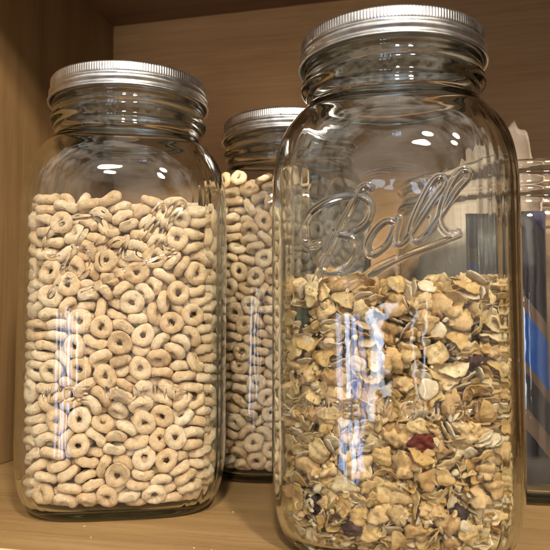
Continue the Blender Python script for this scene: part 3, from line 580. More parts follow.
5,-451,368,910,6,-28,53,2,3,-239,-507,897,26,19,-41,30,1,-297,-365,853,4,-16,-52,-24,0,-353,81,925,28,28,34,29,2,-376,475,925,17,-1,42,-39,0,-134,-493,922,6,-59,0,8,
4,-162,405,883,40,6,17,41,4,-8,-441,932,4,23,-55,2,4,-83,450,878,9,55,-19,-14,1,203,-485,921,54,-13,-19,14,1,161,499,934,48,19,23,-20,2,375,-477,1060,9,27,-33,41,
5,278,507,922,2,10,41,-43,0,434,-387,882,5,-39,45,1,4,489,-296,1005,29,32,41,7,1,428,-170,869,57,4,0,17,2,496,227,954,33,9,-37,-33,1,391,467,897,44,35,-21,0,
2,-336,-460,950,46,-3,0,-38,2,-423,-239,934,16,-52,-25,-6,1,-498,-164,984,22,10,-55,5,4,-396,-25,976,12,34,48,-9,2,-489,108,946,58,12,-7,-7,2,-366,288,909,50,6,6,-32,
3,-495,300,978,37,17,38,22,0,-276,-413,891,51,15,14,-25,4,-322,-303,935,11,-58,8,-6,4,-269,450,906,25,-8,10,-53,5,-116,-389,925,13,-56,18,6,5,-99,364,939,1,-34,-49,-6,
1,-231,512,985,40,42,13,-7,3,12,-506,995,6,58,6,-11,4,87,418,966,8,-48,35,-4,5,115,-522,954,39,37,-17,20,3,171,383,883,45,13,-14,-35,2,324,-366,919,3,-14,32,49,
4,263,366,953,57,2,-15,9,4,248,452,927,38,23,-25,31,3,369,-452,948,47,-9,27,23,0,400,-273,910,7,55,-22,3,3,481,-205,928,21,-6,-16,-53,5,481,-34,898,58,-15,-2,0,
0,429,126,921,50,17,-3,29,5,404,231,957,5,-57,-13,13,4,349,392,910,14,-57,-1,12,4,-434,-382,1009,2,1,-60,2,4,-415,-273,986,8,-53,22,15,5,-426,-144,993,51,-11,15,-26,
4,-401,43,1002,12,27,51,-10,0,-393,170,986,35,32,24,28,3,-431,273,973,38,-12,45,0,1,-435,388,969,28,6,0,-53,1,-232,-423,941,11,-57,0,15,4,-323,-341,980,11,6,9,-58,
2,-295,424,967,2,27,53,2,1,-70,-442,984,21,24,51,0,0,-185,439,947,5,35,-49,4,3,27,-385,995,57,15,8,-10,5,-31,355,983,7,45,-35,-16,1,-10,421,914,37,-15,-6,-45,
4,152,-436,967,12,41,41,-7,2,158,394,940,13,-43,37,-13,2,264,-508,1018,41,-42,-12,-6,2,311,-322,952,23,-26,26,42,4,355,339,1023,7,20,-54,16,2,310,469,992,55,2,16,-17,
1,439,-382,941,5,-59,-12,-3,3,396,-263,979,31,13,7,49,1,524,-106,967,39,-8,43,-12,1,379,-29,935,9,-55,21,-1,0,450,58,944,22,-33,-44,-10,4,520,136,1026,22,33,30,34,
3,415,408,954,54,22,9,12,2,-494,-320,1077,31,35,-31,-20,0,-488,-197,1056,49,-3,9,-34,5,-384,-162,1038,14,29,-50,-7,3,-502,-55,1010,50,23,5,-23,4,-488,119,1006,34,-1,-9,49,
5,-372,288,993,24,26,39,28,4,-468,365,1054,31,17,-46,-16,4,-217,-514,1026,37,-37,-18,-23,2,-267,-372,1048,14,-57,-2,-14,4,-363,191,1062,6,-19,7,-56,
3,-309,363,1035,13,-13,55,-17,0,-300,478,1037,56,9,-14,13,1,-158,-445,984,30,6,-15,-50,2,-90,-370,1012,14,23,52,-13,3,-81,501,937,5,57,-16,5,3,85,-492,1032,28,-3,8,52,
0,42,507,932,59,10,-6,-2,1,145,-394,1005,10,14,56,-14,1,245,382,1013,21,15,2,-54,4,82,517,1027,29,-49,-12,-14,0,241,-421,986,29,33,-39,-13,1,358,-39,988,50,5,-11,31,
3,369,59,1001,17,5,51,26,2,195,482,1006,5,-28,53,-1,2,421,-406,991,3,-42,-43,-1,0,488,-202,1011,19,45,-28,21,3,428,-130,932,42,-11,-11,-40,5,461,0,981,49,2,23,-25,
2,435,128,1011,5,53,-24,12,1,427,249,1008,47,-6,11,-35,1,468,330,968,34,-8,-9,48,4,-328,-457,1007,4,58,14,-1,0,-357,-308,1044,41,3,-16,-41,4,-397,-68,1064,49,-21,-1,27,
4,-387,70,1060,1,-7,59,-8,5,-477,206,999,28,-50,16,4,0,-400,306,1071,49,1,-5,34,0,-392,425,1026,20,39,-39,-12,0,-198,-433,1026,1,14,-10,-57,3,-212,421,1017,8,-53,-26,-2,
1,-100,-525,997,28,27,-35,29,3,-124,488,996,43,2,-1,42,2,-23,-451,1052,14,7,-58,0,5,60,357,1031,52,-8,-29,6,4,-34,523,1073,16,-20,28,47,0,91,-435,1076,60,-3,0,-2,
2,142,411,1033,28,-2,-10,52,5,319,-414,1014,2,-43,40,-11,5,364,-87,1029,54,8,-12,23,2,325,355,1076,12,53,23,-9,1,352,455,1031,1,-57,15,11,2,426,-381,1047,25,0,-4,54,
2,407,-266,1038,54,-9,15,-21,3,442,-113,986,14,46,36,-8,4,468,-28,1034,42,20,-3,38,1,505,63,1077,30,-49,7,-15,1,456,226,1052,8,20,-55,-11,3,470,340,1042,54,4,-23,-14,
0,-365,-442,1062,13,1,-7,-58,0,-415,-281,1075,20,46,33,4,5,-503,-95,1077,39,21,-33,23,5,-505,47,1050,19,-33,-45,-11,1,-478,163,1068,3,-50,-33,1,
1,-509,263,1098,38,12,-42,-18,5,-330,446,1078,29,-10,-14,50,5,-277,-481,1093,34,24,43,-3,3,-221,428,1082,25,1,-10,54,4,-109,-458,1089,32,28,36,22,
4,-113,438,1052,4,52,-29,-5,2,-16,474,985,41,13,4,42,3,172,-493,1063,6,-46,12,36,2,75,527,1139,40,-44,5,0,3,216,-386,1062,10,14,-57,2,2,375,-121,1077,38,17,7,-43,
2,360,-12,1072,42,-12,-23,-34,0,241,479,1067,58,5,-2,16,5,436,-385,1105,2,3,59,11,2,487,-289,1092,54,-10,-23,5,3,485,-128,1055,1,32,51,-5,4,511,133,1187,29,-38,32,-16,
0,489,198,1110,8,-50,32,-5,3,433,392,1069,26,20,50,-2,4,-421,-397,1091,12,56,-6,18,5,-479,-270,1131,44,-29,-2,-29,2,-432,-167,1129,12,-32,-40,29,
0,-452,12,1095,21,-48,29,1,1,-457,129,1117,5,-45,36,16,3,-428,248,1119,45,-10,-8,37,0,-416,410,1111,14,33,-48,-2,4,-320,-395,1120,22,-11,-52,18,
2,-342,338,1118,3,-58,-8,14,5,-188,-446,1095,42,-11,-4,42,5,-123,-363,1147,4,-58,-15,-2,2,-113,436,1108,18,8,5,57,4,54,-517,1123,26,-11,34,41,4,-26,-423,1113,35,-12,8,-46,
2,-34,359,1089,5,-13,5,58,4,3,445,1032,28,-11,12,-51,0,76,-525,1276,43,-41,-6,-2,3,168,489,1107,21,18,-6,-53,3,290,-434,1095,45,-22,24,-24,4,316,-316,1043,38,2,10,45,
3,253,422,1115,24,0,14,-53,2,416,-415,1148,11,-52,-26,-8,3,396,-284,1108,2,-57,17,-3,4,465,-79,1109,0,11,13,57,2,507,-20,1127,6,-26,-45,29,3,398,125,1064,58,-15,-6,2,
4,472,294,1144,24,22,49,-11,1,364,449,1088,56,2,9,20,4,-426,-381,1149,8,11,-15,-56,4,-505,-177,1155,11,-35,-36,32,3,-498,-89,1181,11,10,20,55,2,-501,48,1163,11,11,57,-13,
5,-444,307,1164,18,-10,-1,56,1,-365,449,1147,12,-7,-58,1,3,-247,-358,1136,1,-12,13,-57,2,-368,-272,1145,41,-9,1,43,0,-387,106,1133,18,-50,-21,19,
5,-243,386,1124,5,-53,-24,-12,0,-175,-478,1160,4,47,37,1,0,-162,381,1189,56,-2,19,11,1,-156,515,1083,19,10,44,-34,2,63,-419,1132,21,-5,1,-56,2,-18,-350,1169,6,-53,-24,12,
1,46,455,1075,12,28,-49,-16,0,172,-386,1125,3,43,-41,4,0,105,403,1117,25,-13,-28,-45,2,93,472,1153,34,-49,-5,-8,2,343,-406,1108,3,-50,-6,33,4,321,370,1169,49,15,-26,-16,
1,388,-436,1194,51,8,-7,29,0,497,-257,1175,42,7,-30,-30,0,454,-191,1100,9,-58,-10,-6,1,416,48,1114,26,-19,38,34,5,409,131,1126,8,4,-12,-58,3,386,298,1102,44,0,29,-28,
4,393,422,1140,2,50,-33,-4,4,-367,-469,1158,37,30,19,-31,0,-436,-234,1201,7,-58,7,11,1,-389,-145,1168,54,-16,17,-11,3,-440,-43,1140,3,-44,-33,-24,
5,-502,89,1203,37,-14,8,44,0,-480,189,1187,13,13,51,-26,5,-292,476,1165,4,-48,-13,34,3,-261,-420,1179,8,9,-57,-13,1,-347,14,1164,58,-5,7,12,1,-266,364,1170,21,12,3,-55,
0,-201,485,1163,53,-1,-22,-18,3,-92,-494,1183,4,-54,-15,21,3,-101,488,1159,49,-13,13,-29,1,5,-495,1190,6,55,-14,18,5,-5,429,1138,5,-55,20,-9,3,117,-497,1173,18,-12,-50,25,
5,-17,515,1198,4,-6,57,16,1,222,-484,1125,42,-13,-40,1,4,340,-294,1158,57,-2,-1,18,4,387,274,1208,25,-37,34,-21,2,176,483,1197,30,-10,21,-46,1,453,-342,1181,35,-10,29,38,
4,445,-240,1193,52,-18,-23,8,1,385,-163,1138,15,30,49,5,0,495,94,1292,45,-26,-22,-21,5,393,205,1144,3,-5,14,58,4,458,339,1177,6,18,-23,-52,5,418,405,1199,5,-30,51,-8,
5,-338,-334,1211,51,22,5,-21,1,-499,-152,1259,13,-54,-5,23,4,-397,-101,1221,49,-19,8,-28,2,-373,98,1217,2,55,21,12,0,-384,208,1205,30,9,-50,12,
0,-458,399,1209,9,-30,28,-43,4,-279,-507,1215,42,-41,12,4,1,-222,483,1222,42,-14,-12,38,5,-112,-379,1209,25,-6,-14,53,1,-138,404,1236,48,-13,9,-32,
2,-88,-526,1335,28,-25,33,33,3,-29,403,1190,15,-3,-1,58,4,91,-378,1187,11,30,51,-3,3,86,410,1207,3,-5,-7,-59,2,297,-503,1173,20,-10,-42,-36,2,234,427,1187,20,-49,-29,4,
1,366,-330,1228,17,-8,57,0,4,407,-213,1232,25,22,50,-3,2,521,-131,1170,35,26,30,28,4,408,-37,1166,37,-13,-1,46,1,380,107,1183,2,49,34,3,5,479,245,1219,29,11,12,-50,
3,285,501,1152,1,7,43,-42,2,-463,-320,1204,17,5,25,-52,5,-488,-342,1299,10,42,10,-41,3,-503,-50,1230,15,5,-56,16,3,-414,14,1229,15,-58,4,-5,2,-511,228,1270,13,43,3,40,
2,-482,279,1207,16,18,54,12,0,-368,391,1196,10,-45,-38,-3,0,-358,-205,1255,2,-48,-36,-7,2,-270,380,1229,57,3,-9,16,1,-188,-450,1216,4,-2,1,-60,0,-119,488,1250,2,45,33,-22,
0,-66,-489,1237,37,-14,6,-45,3,-3,-395,1234,17,-43,-36,-15,1,-49,529,1293,43,40,10,-6,5,161,-476,1205,41,-31,9,-29,0,155,372,1243,3,-51,28,12,0,280,-399,1176,2,-50,29,-17,
3,378,-120,1239,49,-10,-9,-32,5,354,0,1220,12,52,-28,-5,2,258,407,1231,50,19,6,28,4,393,-462,1278,41,33,28,-6,2,473,-290,1260,14,-1,17,-56,0,464,-128,1215,3,-42,-2,-43,
5,452,52,1205,25,2,-54,-7,5,426,165,1234,48,-28,22,-6,1,486,216,1270,5,12,56,16,5,468,330,1266,46,-1,-19,-33,2,-426,-395,1220,0,-10,59,4,5,-394,-372,1276,2,57,19,0,
1,-371,-54,1267,20,19,4,53,0,-475,-1,1279,25,-6,2,54,4,-406,94,1275,19,56,6,9,5,-493,336,1305,40,-3,43,-14,5,-393,345,1242,5,-56,-20,-9,4,-301,-412,1242,13,-4,-7,58,
1,-315,468,1251,2,1,-9,-59,0,-238,-492,1300,14,46,24,-27,0,-52,356,1270,5,10,-49,32,4,-22,441,1301,1,54,-26,5,2,62,371,1274,41,17,-8,-40,1,-15,455,1244,2,58,14,5,
5,198,-414,1206,12,-29,-38,34,3,159,516,1346,37,38,16,-22,5,262,-357,1223,16,49,30,8,2,363,-83,1283,4,10,59,-8,5,367,46,1291,0,0,51,31,5,358,105,1234,11,6,-3,-59,
3,289,387,1275,58,11,11,-4,3,348,-391,1271,10,-45,-35,-15,1,504,-285,1350,28,28,-32,-32,2,517,-181,1275,32,23,-35,-28,5,435,-32,1271,1,-44,-14,-38,
0,499,32,1290,44,-29,-17,-22,1,482,240,1361,53,-20,-3,-19,0,403,414,1253,14,8,-11,-57,0,-373,-475,1280,28,-13,41,31,2,-487,-203,1300,13,-52,11,25,
3,-426,-119,1307,55,18,-6,-14,0,-494,-28,1340,11,-3,7,58,1,-507,116,1277,49,10,24,23,0,-339,288,1218,50,-15,-25,-16,4,-412,411,1292,8,-4,8,59,
5,-296,-409,1310,12,-20,55,-10,1,-377,-9,1329,45,-4,-7,-39,1,-322,362,1298,8,-52,-2,29,3,-164,-458,1287,1,25,9,54,3,-66,-358,1313,48,22,-9,-28,2,-221,483,1294,60,3,-1,2,
5,-21,-469,1272,56,-11,16,-10,2,64,528,1286,29,-29,31,30,0,123,-440,1274,25,46,29,2,1,99,-368,1276,39,42,14,11,4,213,473,1283,52,-14,-19,18,0,224,-485,1265,9,-13,8,-57,
1,249,-374,1284,15,15,56,-2,5,354,240,1293,3,-31,-47,20,4,318,-460,1316,50,-9,-29,15,2,517,-186,1411,27,31,-32,-30,5,435,-195,1311,5,31,51,-3,3,484,174,1312,17,-56,10,-7,
2,374,310,1309,53,-9,23,14,4,312,480,1256,14,-3,-51,28,4,-387,-376,1331,18,-1,2,57,0,-436,-262,1294,22,-38,-40,6,5,-523,-122,1370,42,1,42,6,1,-485,81,1341,13,-25,-52,-12,
0,-458,177,1295,27,-27,14,-44,3,-401,290,1281,12,-41,42,2,1,-444,391,1374,12,44,-33,-21,3,-190,-495,1388,16,9,33,47,1,-367,179,1309,39,-13,-4,43,
1,-291,502,1371,34,-42,18,20,4,-126,-437,1324,18,51,-20,-17,4,-161,483,1344,15,-12,-56,7,4,16,-445,1313,1,-55,-17,17,2,43,-402,1386,25,49,23,5,1,61,513,1389,48,31,-5,-18,
2,170,-515,1357,13,-15,34,45,4,97,465,1284,2,-1,-50,-33,1,264,-478,1342,24,1,55,2,4,358,-37,1326,45,-3,-6,-39,0,334,400,1360,23,-23,-18,47,1,455,-363,1275,3,-29,48,21,
5,360,-275,1312,27,26,2,47,0,453,-87,1335,20,-9,-53,-16,4,505,-51,1259,30,2,49,16,2,528,70,1411,19,37,23,37,3,419,338,1335,26,13,24,47,5,459,389,1338,44,-30,16,-22,
3,-462,-342,1402,19,-41,-39,-4,0,-505,-261,1471,9,-43,-6,40,2,-483,-202,1385,15,6,-54,-20,2,-518,173,1384,9,-41,15,-40,0,-423,273,1334,52,12,-4,-28,
2,-354,455,1331,17,14,-54,15,0,-234,-386,1370,7,55,-22,0,5,-368,85,1356,0,56,-22,3,4,-226,369,1314,28,-16,10,50,5,-60,-430,1371,14,-44,37,-11,0,-107,383,1332,26,-18,5,51,
5,-114,491,1382,5,-51,-27,17,3,-16,452,1358,26,-1,2,54,5,58,-492,1360,3,-55,-21,10,3,96,404,1348,8,-17,-53,22,2,213,-382,1327,13,-28,50,-14,2,321,-370,1363,39,-8,-21,-40,
0,311,498,1371,35,-28,33,22,2,409,-415,1348,20,48,-30,3,4,419,-291,1360,31,-47,3,20,3,494,-114,1368,20,-17,-53,-12,0,457,144,1357,57,12,-12,6,1,369,231,1368,56,14,12,12,
5,386,449,1332,41,4,43,6,5,-397,-438,1375,17,-3,-11,56,5,-443,-282,1362,14,2,-56,-15,5,-430,-116,1381,23,-55,5,-7,1,-502,19,1388,0,-35,-49,4,2,-431,180,1372,55,11,16,-12,
4,-471,279,1382,58,10,-6,-10,5,-390,356,1392,27,22,15,47,4,-295,-470,1379,46,-5,-22,31,0,-225,-389,1430,1,51,32,-4,0,-253,412,1351,2,-27,51,-17,
3,-126,-443,1405,58,2,0,-16,5,-106,-364,1439,6,5,-58,12,5,-155,371,1386,3,52,30,1,4,-19,-471,1441,9,-48,35,-4,4,32,421,1430,2,-3,-56,20,5,139,-402,1356,1,-51,-31,-5,
3,161,433,1363,21,21,-51,10,5,236,-441,1399,57,-1,-13,11,1,284,414,1390,30,-7,51,-2,5,445,-373,1373,19,18,-53,10,5,351,-280,1418,39,-31,-13,31,5,430,-202,1369,8,59,-2,1,
1,454,20,1360,11,52,25,9,0,391,75,1380,10,55,20,8,3,492,177,1439,3,-43,42,-8,1,477,286,1396,57,-17,4,-7,3,-358,-457,1434,59,5,-1,-7,4,-348,-324,1388,4,57,-16,-8,
0,-432,27,1866,39,3,-9,-44,0,-499,-82,1455,39,-25,-14,-35,4,-407,92,1411,6,-23,53,-14,4,-362,209,1396,24,-24,3,-49,1,-324,424,1402,5,-17,-55,16,
3,-246,-496,1472,12,9,51,27,1,-331,-346,1443,16,8,-57,1,2,-402,-16,1398,15,38,-43,-6,3,-216,456,1412,1,57,17,5,4,-134,-483,1457,3,-19,-57,-3,5,-151,486,1460,1,-47,-37,5,
3,82,-496,1412,36,-10,3,-47,0,40,-357,1451,5,42,-42,-1,0,-67,405,1433,34,5,-39,29,1,-50,502,1420,7,10,-7,58,5,148,449,1431,12,47,35,-7,5,289,-504,1459,24,26,-33,35,
5,360,331,1426,28,-49,21,0,1,228,480,1389,33,-21,34,-30,5,482,-323,1438,3,48,19,30,0,490,-208,1488,43,13,-7,-40,2,368,-136,1418,4,-31,41,30,3,395,-38,1403,26,8,-9,-53,
4,384,141,1422,17,37,42,-13,4,475,239,1481,50,-9,-10,-30,4,392,428,1429,18,-22,-52,4,4,-442,-366,1452,11,15,-10,56,3,-361,-201,1369,12,24,53,-5,
3,-486,-174,1479,51,-23,20,8,3,-505,20,1443,5,59,11,-2,3,-443,128,1446,14,7,58,-6,0,-364,332,1464,20,-15,28,-46,1,-385,438,1460,22,2,-4,-56,0,-316,-405,1506,40,-18,23,-34,
1,-252,126,1504,55,-9,-14,-18,0,-264,454,1459,1,59,1,11,5,-108,-393,1511,53,-11,-5,-26,5,-162,61,1503,5,-5,57,17,4,-214,234,1519,26,-47,21,-17,2,-163,361,1440,57,1,1,20,
3,91,-490,1470,29,0,5,52,1,-14,-392,1504,7,20,-9,-55,5,-36,-69,1505,6,-21,55,12,0,60,500,1478,31,7,-24,45,5,157,-380,1417,31,3,4,-51,0,148,-210,1502,9,-9,-7,-58,
0,182,490,1487,16,-14,6,56,3,184,-486,1442,50,-14,-5,29,2,347,-33,1473,21,15,3,54,3,387,224,1441,13,30,-50,3,3,221,394,1442,46,7,28,-25,2,377,-348,1445,4,-23,39,-39,
4,494,-322,1562,2,-39,11,-44,5,523,-90,1465,9,-39,23,-39,3,416,37,1456,3,-18,-12,-56,3,481,148,1514,27,14,17,-49,3,501,297,1564,23,39,-15,-36,1,448,376,1439,31,25,9,44,
3,-400,-428,1489,2,-43,42,-1,0,-387,-264,1444,29,50,6,14,1,-405,-171,1442,51,5,-30,10,4,-392,29,1477,2,-42,-41,-12,1,-487,172,1509,11,12,-20,54,
3,-487,231,1451,38,-13,3,-44,3,-459,350,1451,11,-6,58,5,4,-216,-390,1488,30,-7,1,-51,0,-298,467,1509,36,5,-9,-46,5,-175,-483,1528,46,-11,15,-34,
2,-105,-275,1522,49,-6,-7,33,0,-110,-156,1515,8,51,-19,23,1,-171,-12,1529,3,12,-58,-11,4,-132,259,1538,53,-12,23,10,3,-128,368,1495,26,2,0,54,2,-96,522,1583,22,17,41,-34,
2,-72,-499,1498,55,16,11,13,4,-58,-378,1563,3,-2,-15,-58,3,42,-248,1501,56,11,-17,-11,0,-37,168,1521,3,-2,56,21,3,-39,315,1528,26,0,2,54,1,-51,501,1480,11,-9,12,-57,
5,179,-426,1484,43,5,-13,-39,3,91,-370,1501,28,5,6,52,5,147,-162,1547,49,-11,-3,-32,5,213,-76,1505,56,-11,-8,18,0,61,94,1513,6,-34,-48,-10,2,131,192,1504,6,44,40,-3,
2,114,405,1501,11,59,-6,4,3,161,-315,1518,11,-13,-3,-58,0,260,-204,1518,2,11,-15,57,5,273,24,1534,60,3,0,-3,3,295,486,1474,14,12,22,-53,0,370,-446,1423,54,6,-8,23,
4,432,-259,1499,19,6,55,14,0,430,-182,1433,19,-4,10,-56,1,469,-44,1455,10,30,-9,50,2,456,58,1490,21,-20,-10,-52,0,378,315,1502,14,-49,32,0,0,469,355,1500,29,-20,-48,8,
5,-408,-424,1547,5,51,-31,0,5,-402,-338,1538,15,-23,-37,-38,1,-376,-87,1478,18,-50,-11,-26,2,-407,10,1526,1,8,6,-59,3,-501,58,1494,1,-19,57,-7,1,-475,270,1499,59,-3,10,-6,
0,-371,437,1532,10,-52,24,-16,3,-174,-368,1548,1,41,-43,12,0,-307,-270,1539,3,13,-14,-57,2,-237,-111,1524,54,-1,-26,-5,4,-294,-42,1540,48,-10,-14,-31,
3,-346,120,1514,31,-42,24,-18,4,-294,302,1519,10,-32,47,-17,0,-283,468,1574,38,-3,7,46,4,-193,-218,1545,4,55,-23,2,5,-145,-103,1532,30,45,25,5,2,-167,-29,1581,12,7,-13,57,
0,-157,157,1554,8,-14,-53,-22,2,-109,345,1569,26,11,-15,-51,2,-180,490,1524,6,0,-59,-8,5,31,-498,1521,10,-34,47,-9,4,6,-278,1538,8,29,50,16,5,-3,-163,1548,44,-18,-9,-35,
2,-63,21,1548,56,-16,2,-16,1,-45,119,1551,32,15,-18,45,3,31,373,1568,4,-21,-56,-6,4,11,437,1515,7,-40,44,-4,0,132,-484,1537,5,-44,38,-14,2,67,-375,1563,3,-7,2,-60,
2,244,-199,1586,5,-57,-16,2,4,154,10,1517,39,-3,-10,45,5,127,106,1568,13,-11,-55,18,1,120,295,1536,51,12,11,27,1,136,522,1557,2,8,41,-43,2,286,-421,1473,1,-36,47,11,
2,269,-316,1520,49,3,5,34,3,292,-98,1542,9,-51,-21,22,5,377,-26,1524,52,3,14,-27,1,277,209,1506,51,-6,1,-31,2,215,367,1547,6,8,10,-58,3,279,413,1503,59,4,9,-4,
2,449,-380,1481,38,-21,39,-14,0,361,-190,1551,38,6,-11,45,4,394,-139,1499,24,-2,5,55,3,515,193,1618,19,-40,17,-37,1,445,264,1560,43,6,35,21,1,391,433,1503,38,-3,-4,-46,
3,-488,-338,1558,8,39,21,40,2,-413,-255,1507,9,-19,52,-20,2,-446,-120,1522,10,40,-42,-11,1,-508,-32,1530,29,-23,38,27,5,-446,117,1536,13,-6,-58,1,
1,-386,223,1488,2,-19,17,54,5,-444,370,1521,54,-9,-3,-24,3,-253,-417,1558,12,40,38,21,3,-243,-303,1594,13,-52,-26,8,2,-298,-153,1527,37,22,-15,-40,
4,-273,26,1565,17,57,2,4,2,-280,184,1531,13,7,58,-5,5,-245,233,1595,59,-1,-9,-3,1,-223,386,1542,9,58,8,-7,4,-117,-482,1574,29,-6,0,-52,1,-132,-317,1589,5,6,58,-13,
3,-215,-180,1597,49,0,2,35,2,-195,-70,1621,7,-35,46,16,5,-155,79,1577,5,4,60,0,2,-45,250,1580,4,3,-1,-60,5,-78,442,1545,31,-40,27,-17,0,-3,-484,1567,23,12,-7,-53,
4,-14,-279,1594,9,-56,14,-13,2,-80,-96,1580,20,6,-56,2,2,66,23,1578,39,40,22,-5,4,13,81,1586,1,-19,49,28,0,61,218,1561,19,-44,36,-4,2,4,514,1551,56,-9,-10,-17,
0,106,-481,1591,2,-38,45,-12,2,82,-262,1586,47,11,26,24,3,81,-132,1585,13,-16,5,56,1,132,-40,1558,10,-25,54,1,1,170,203,1557,0,-54,-25,2,5,141,305,1589,27,-14,12,-51,
1,126,438,1548,10,55,-22,5,4,216,-479,1558,13,28,3,51,1,176,-277,1565,7,58,-7,-12,4,359,-64,1577,57,13,8,11,0,405,48,1581,3,57,15,-9,2,244,108,1558,9,19,54,-16,
5,324,341,1558,18,-13,56,4,0,227,490,1578,9,-12,32,-49,4,372,-438,1498,35,-1,14,-47,0,373,-318,1531,5,-34,-49,7,4,512,-2,1542,18,10,-18,53,5,527,78,1634,36,-19,-39,21,
5,355,121,1516,0,25,41,-36,0,391,194,1525,1,52,-22,19,3,325,455,1555,33,2,2,50,4,-403,-411,1602,0,-57,-19,2,2,-496,-215,1583,15,-35,34,-31,1,-524,-109,1563,31,24,38,25,
4,-488,50,1576,16,-2,-17,55,5,-518,175,1615,41,-7,42,-10,5,-386,258,1541,25,7,-21,-50,3,-447,377,1577,8,55,24,0,1,-318,-496,1533,13,-2,46,36,
3,-326,-232,1579,10,-10,57,-14,2,-374,-135,1555,2,-46,-38,-3,1,-359,82,1596,34,-27,41,0,5,-270,121,1591,19,0,7,-56,2,-334,359,1574,56,20,1,6,5,-365,458,1605,54,-8,-19,15,
5,-126,-397,1646,6,-11,-59,0,5,-100,-207,1593,21,1,12,-55,2,-71,3,1616,34,-1,-2,-49,1,-208,332,1598,44,17,-4,37,2,-170,434,1573,54,-9,6,-23,2,-24,-468,1620,59,3,-7,-8,
3,-21,-355,1632,5,10,9,-58,0,32,-47,1599,14,-10,44,37,3,32,169,1616,32,-45,1,-23,3,39,333,1613,11,-53,-25,-4,5,-10,450,1616,38,-4,-1,46,2,82,-402,1624,56,-7,-4,19,
2,257,-117,1625,7,16,-57,9,5,188,-106,1588,3,-56,13,18,2,150,177,1617,16,7,-14,56,4,102,441,1604,7,24,54,-7,5,181,-381,1567,49,29,6,20,2,284,-304,1573,0,-37,47,-4,
2,357,-208,1606,7,-39,44,9,3,238,-3,1584,5,-36,48,7,3,272,165,1582,5,-2,-56,20,1,241,265,1569,26,29,-46,6,4,218,395,1613,1,20,-56,6,5,302,-483,1573,10,20,-51,22,
0,438,-303,1590,18,-38,28,-33,0,486,-169,1554,27,-1,-13,-52,4,448,16,1627,2,-10,2,-59,3,499,99,1548,17,-35,43,13,1,359,237,1558,7,54,-19,15,2,423,403,1571,45,-11,-3,38,
5,-481,-364,1717,0,40,16,42,1,-437,-239,1553,57,-10,-15,-6,3,-440,-106,1595,12,42,41,1,1,-439,161,1595,55,1,20,12,1,-485,269,1567,51,10,17,25,5,-435,385,1635,9,-5,-6,-59,
4,-299,-467,1619,0,58,-12,-6,4,-318,-121,1608,20,7,-2,56,5,-341,182,1592,32,30,41,-3,2,-326,319,1611,18,-55,16,8,4,-263,417,1645,10,31,50,7,1,-181,-486,1623,6,-11,58,-7,
0,-199,512,1625,34,42,-16,22,3,-68,-503,1660,57,10,-17,3,5,-67,-379,1687,32,6,2,50,1,-27,-121,1610,8,55,-14,-16,2,31,449,1669,5,-59,4,9,1,152,-487,1651,0,59,2,-9,
0,68,525,1645,39,-43,-8,-11,0,289,-396,1569,22,10,38,-40,4,378,-320,1621,21,22,-25,-46,0,376,-88,1628,15,-55,-17,5,2,266,291,1609,47,-3,27,27,2,193,515,1680,20,-19,37,38,
4,403,-420,1564,6,-43,40,8,3,482,-209,1637,24,15,23,-48,5,471,-71,1551,13,-23,47,27,3,520,-115,1621,31,21,-41,-22,4,455,147,1623,31,18,47,11,5,482,258,1660,15,52,1,27,
4,348,445,1608,50,2,3,32,2,-333,-349,1604,50,-26,20,-4,3,-448,-309,1631,58,-13,7,4,4,-508,-136,1667,21,-29,-44,19,5,-387,-22,1580,8,-7,-10,58,1,-528,75,1669,28,-27,31,-33,
2,-444,279,1613,25,17,-2,52,5,-402,460,1684,41,40,16,9,3,-223,-395,1652,51,12,-26,-16,3,-327,-301,1661,46,-29,25,-1,3,-284,500,1690,32,45,-14,18,
0,-145,-491,1692,8,12,58,2,4,-132,-383,1729,12,-11,-9,57,3,-22,526,1685,32,5,48,-17,3,73,-527,1720,16,11,41,-39,3,6,-305,1700,12,25,-53,-4,4,4,-42,1728,1,24,-54,12,
1,96,366,1702,19,8,49,29,3,4,420,1739,34,3,-24,43,4,34,-450,1682,3,-58,-14,0,3,143,427,1664,6,30,-52,-4,5,273,-482,1642,58,-15,-3,1,4,300,336,1647,45,-16,17,-32,
5,293,471,1656,33,-11,-8,48,2,387,-439,1617,10,-45,-39,-4,5,367,-218,1661,1,16,-55,-16,1,441,-133,1608,11,25,-26,-47,3,396,142,1622,16,-42,27,-29,
3,397,282,1629,17,41,39,12,4,403,435,1664,11,53,10,-24,1,-394,-337,1714,28,-21,35,34,4,-473,-263,1677,12,23,-53,11,1,-397,-212,1612,12,1,-11,-58,3,-399,26,1642,59,2,-6,5,
0,-367,112,1681,1,-18,56,-14,4,-391,243,1636,8,-11,12,-57,4,-406,346,1694,1,45,40,4,3,-261,-502,1693,23,-36,33,27,5,-290,-375,1696,25,-46,-27,-10,
0,-265,-210,1703,4,6,59,-2,2,-320,408,1679,12,-12,-6,57,2,-164,-486,1745,9,22,55,-1,3,-147,-194,1702,2,37,-45,-15,1,-188,-25,1720,13,33,-36,-32,
3,-123,225,1707,34,45,11,-17,0,-91,432,1631,16,39,39,17,5,49,-215,1720,19,-11,-10,-55,5,99,-31,1727,39,-11,-40,18,4,72,491,1723,6,-22,-55,-5,2,178,-485,1701,8,-18,-56,11,
2,101,-364,1703,56,17,-12,2,4,184,-6,1724,18,-3,20,-54,5,239,429,1685,23,21,49,16,5,199,-388,1640,12,-52,19,20,0,276,-213,1737,8,-15,-21,-54,2,379,-63,1717,9,-12,-26,-52,
3,377,35,1687,11,-34,34,-34,3,346,367,1675,12,52,-19,-20,2,327,467,1729,9,9,58,8,4,388,-433,1674,22,4,9,-55,4,503,-291,1683,10,42,3,42,3,444,-104,1694,33,-33,8,37,
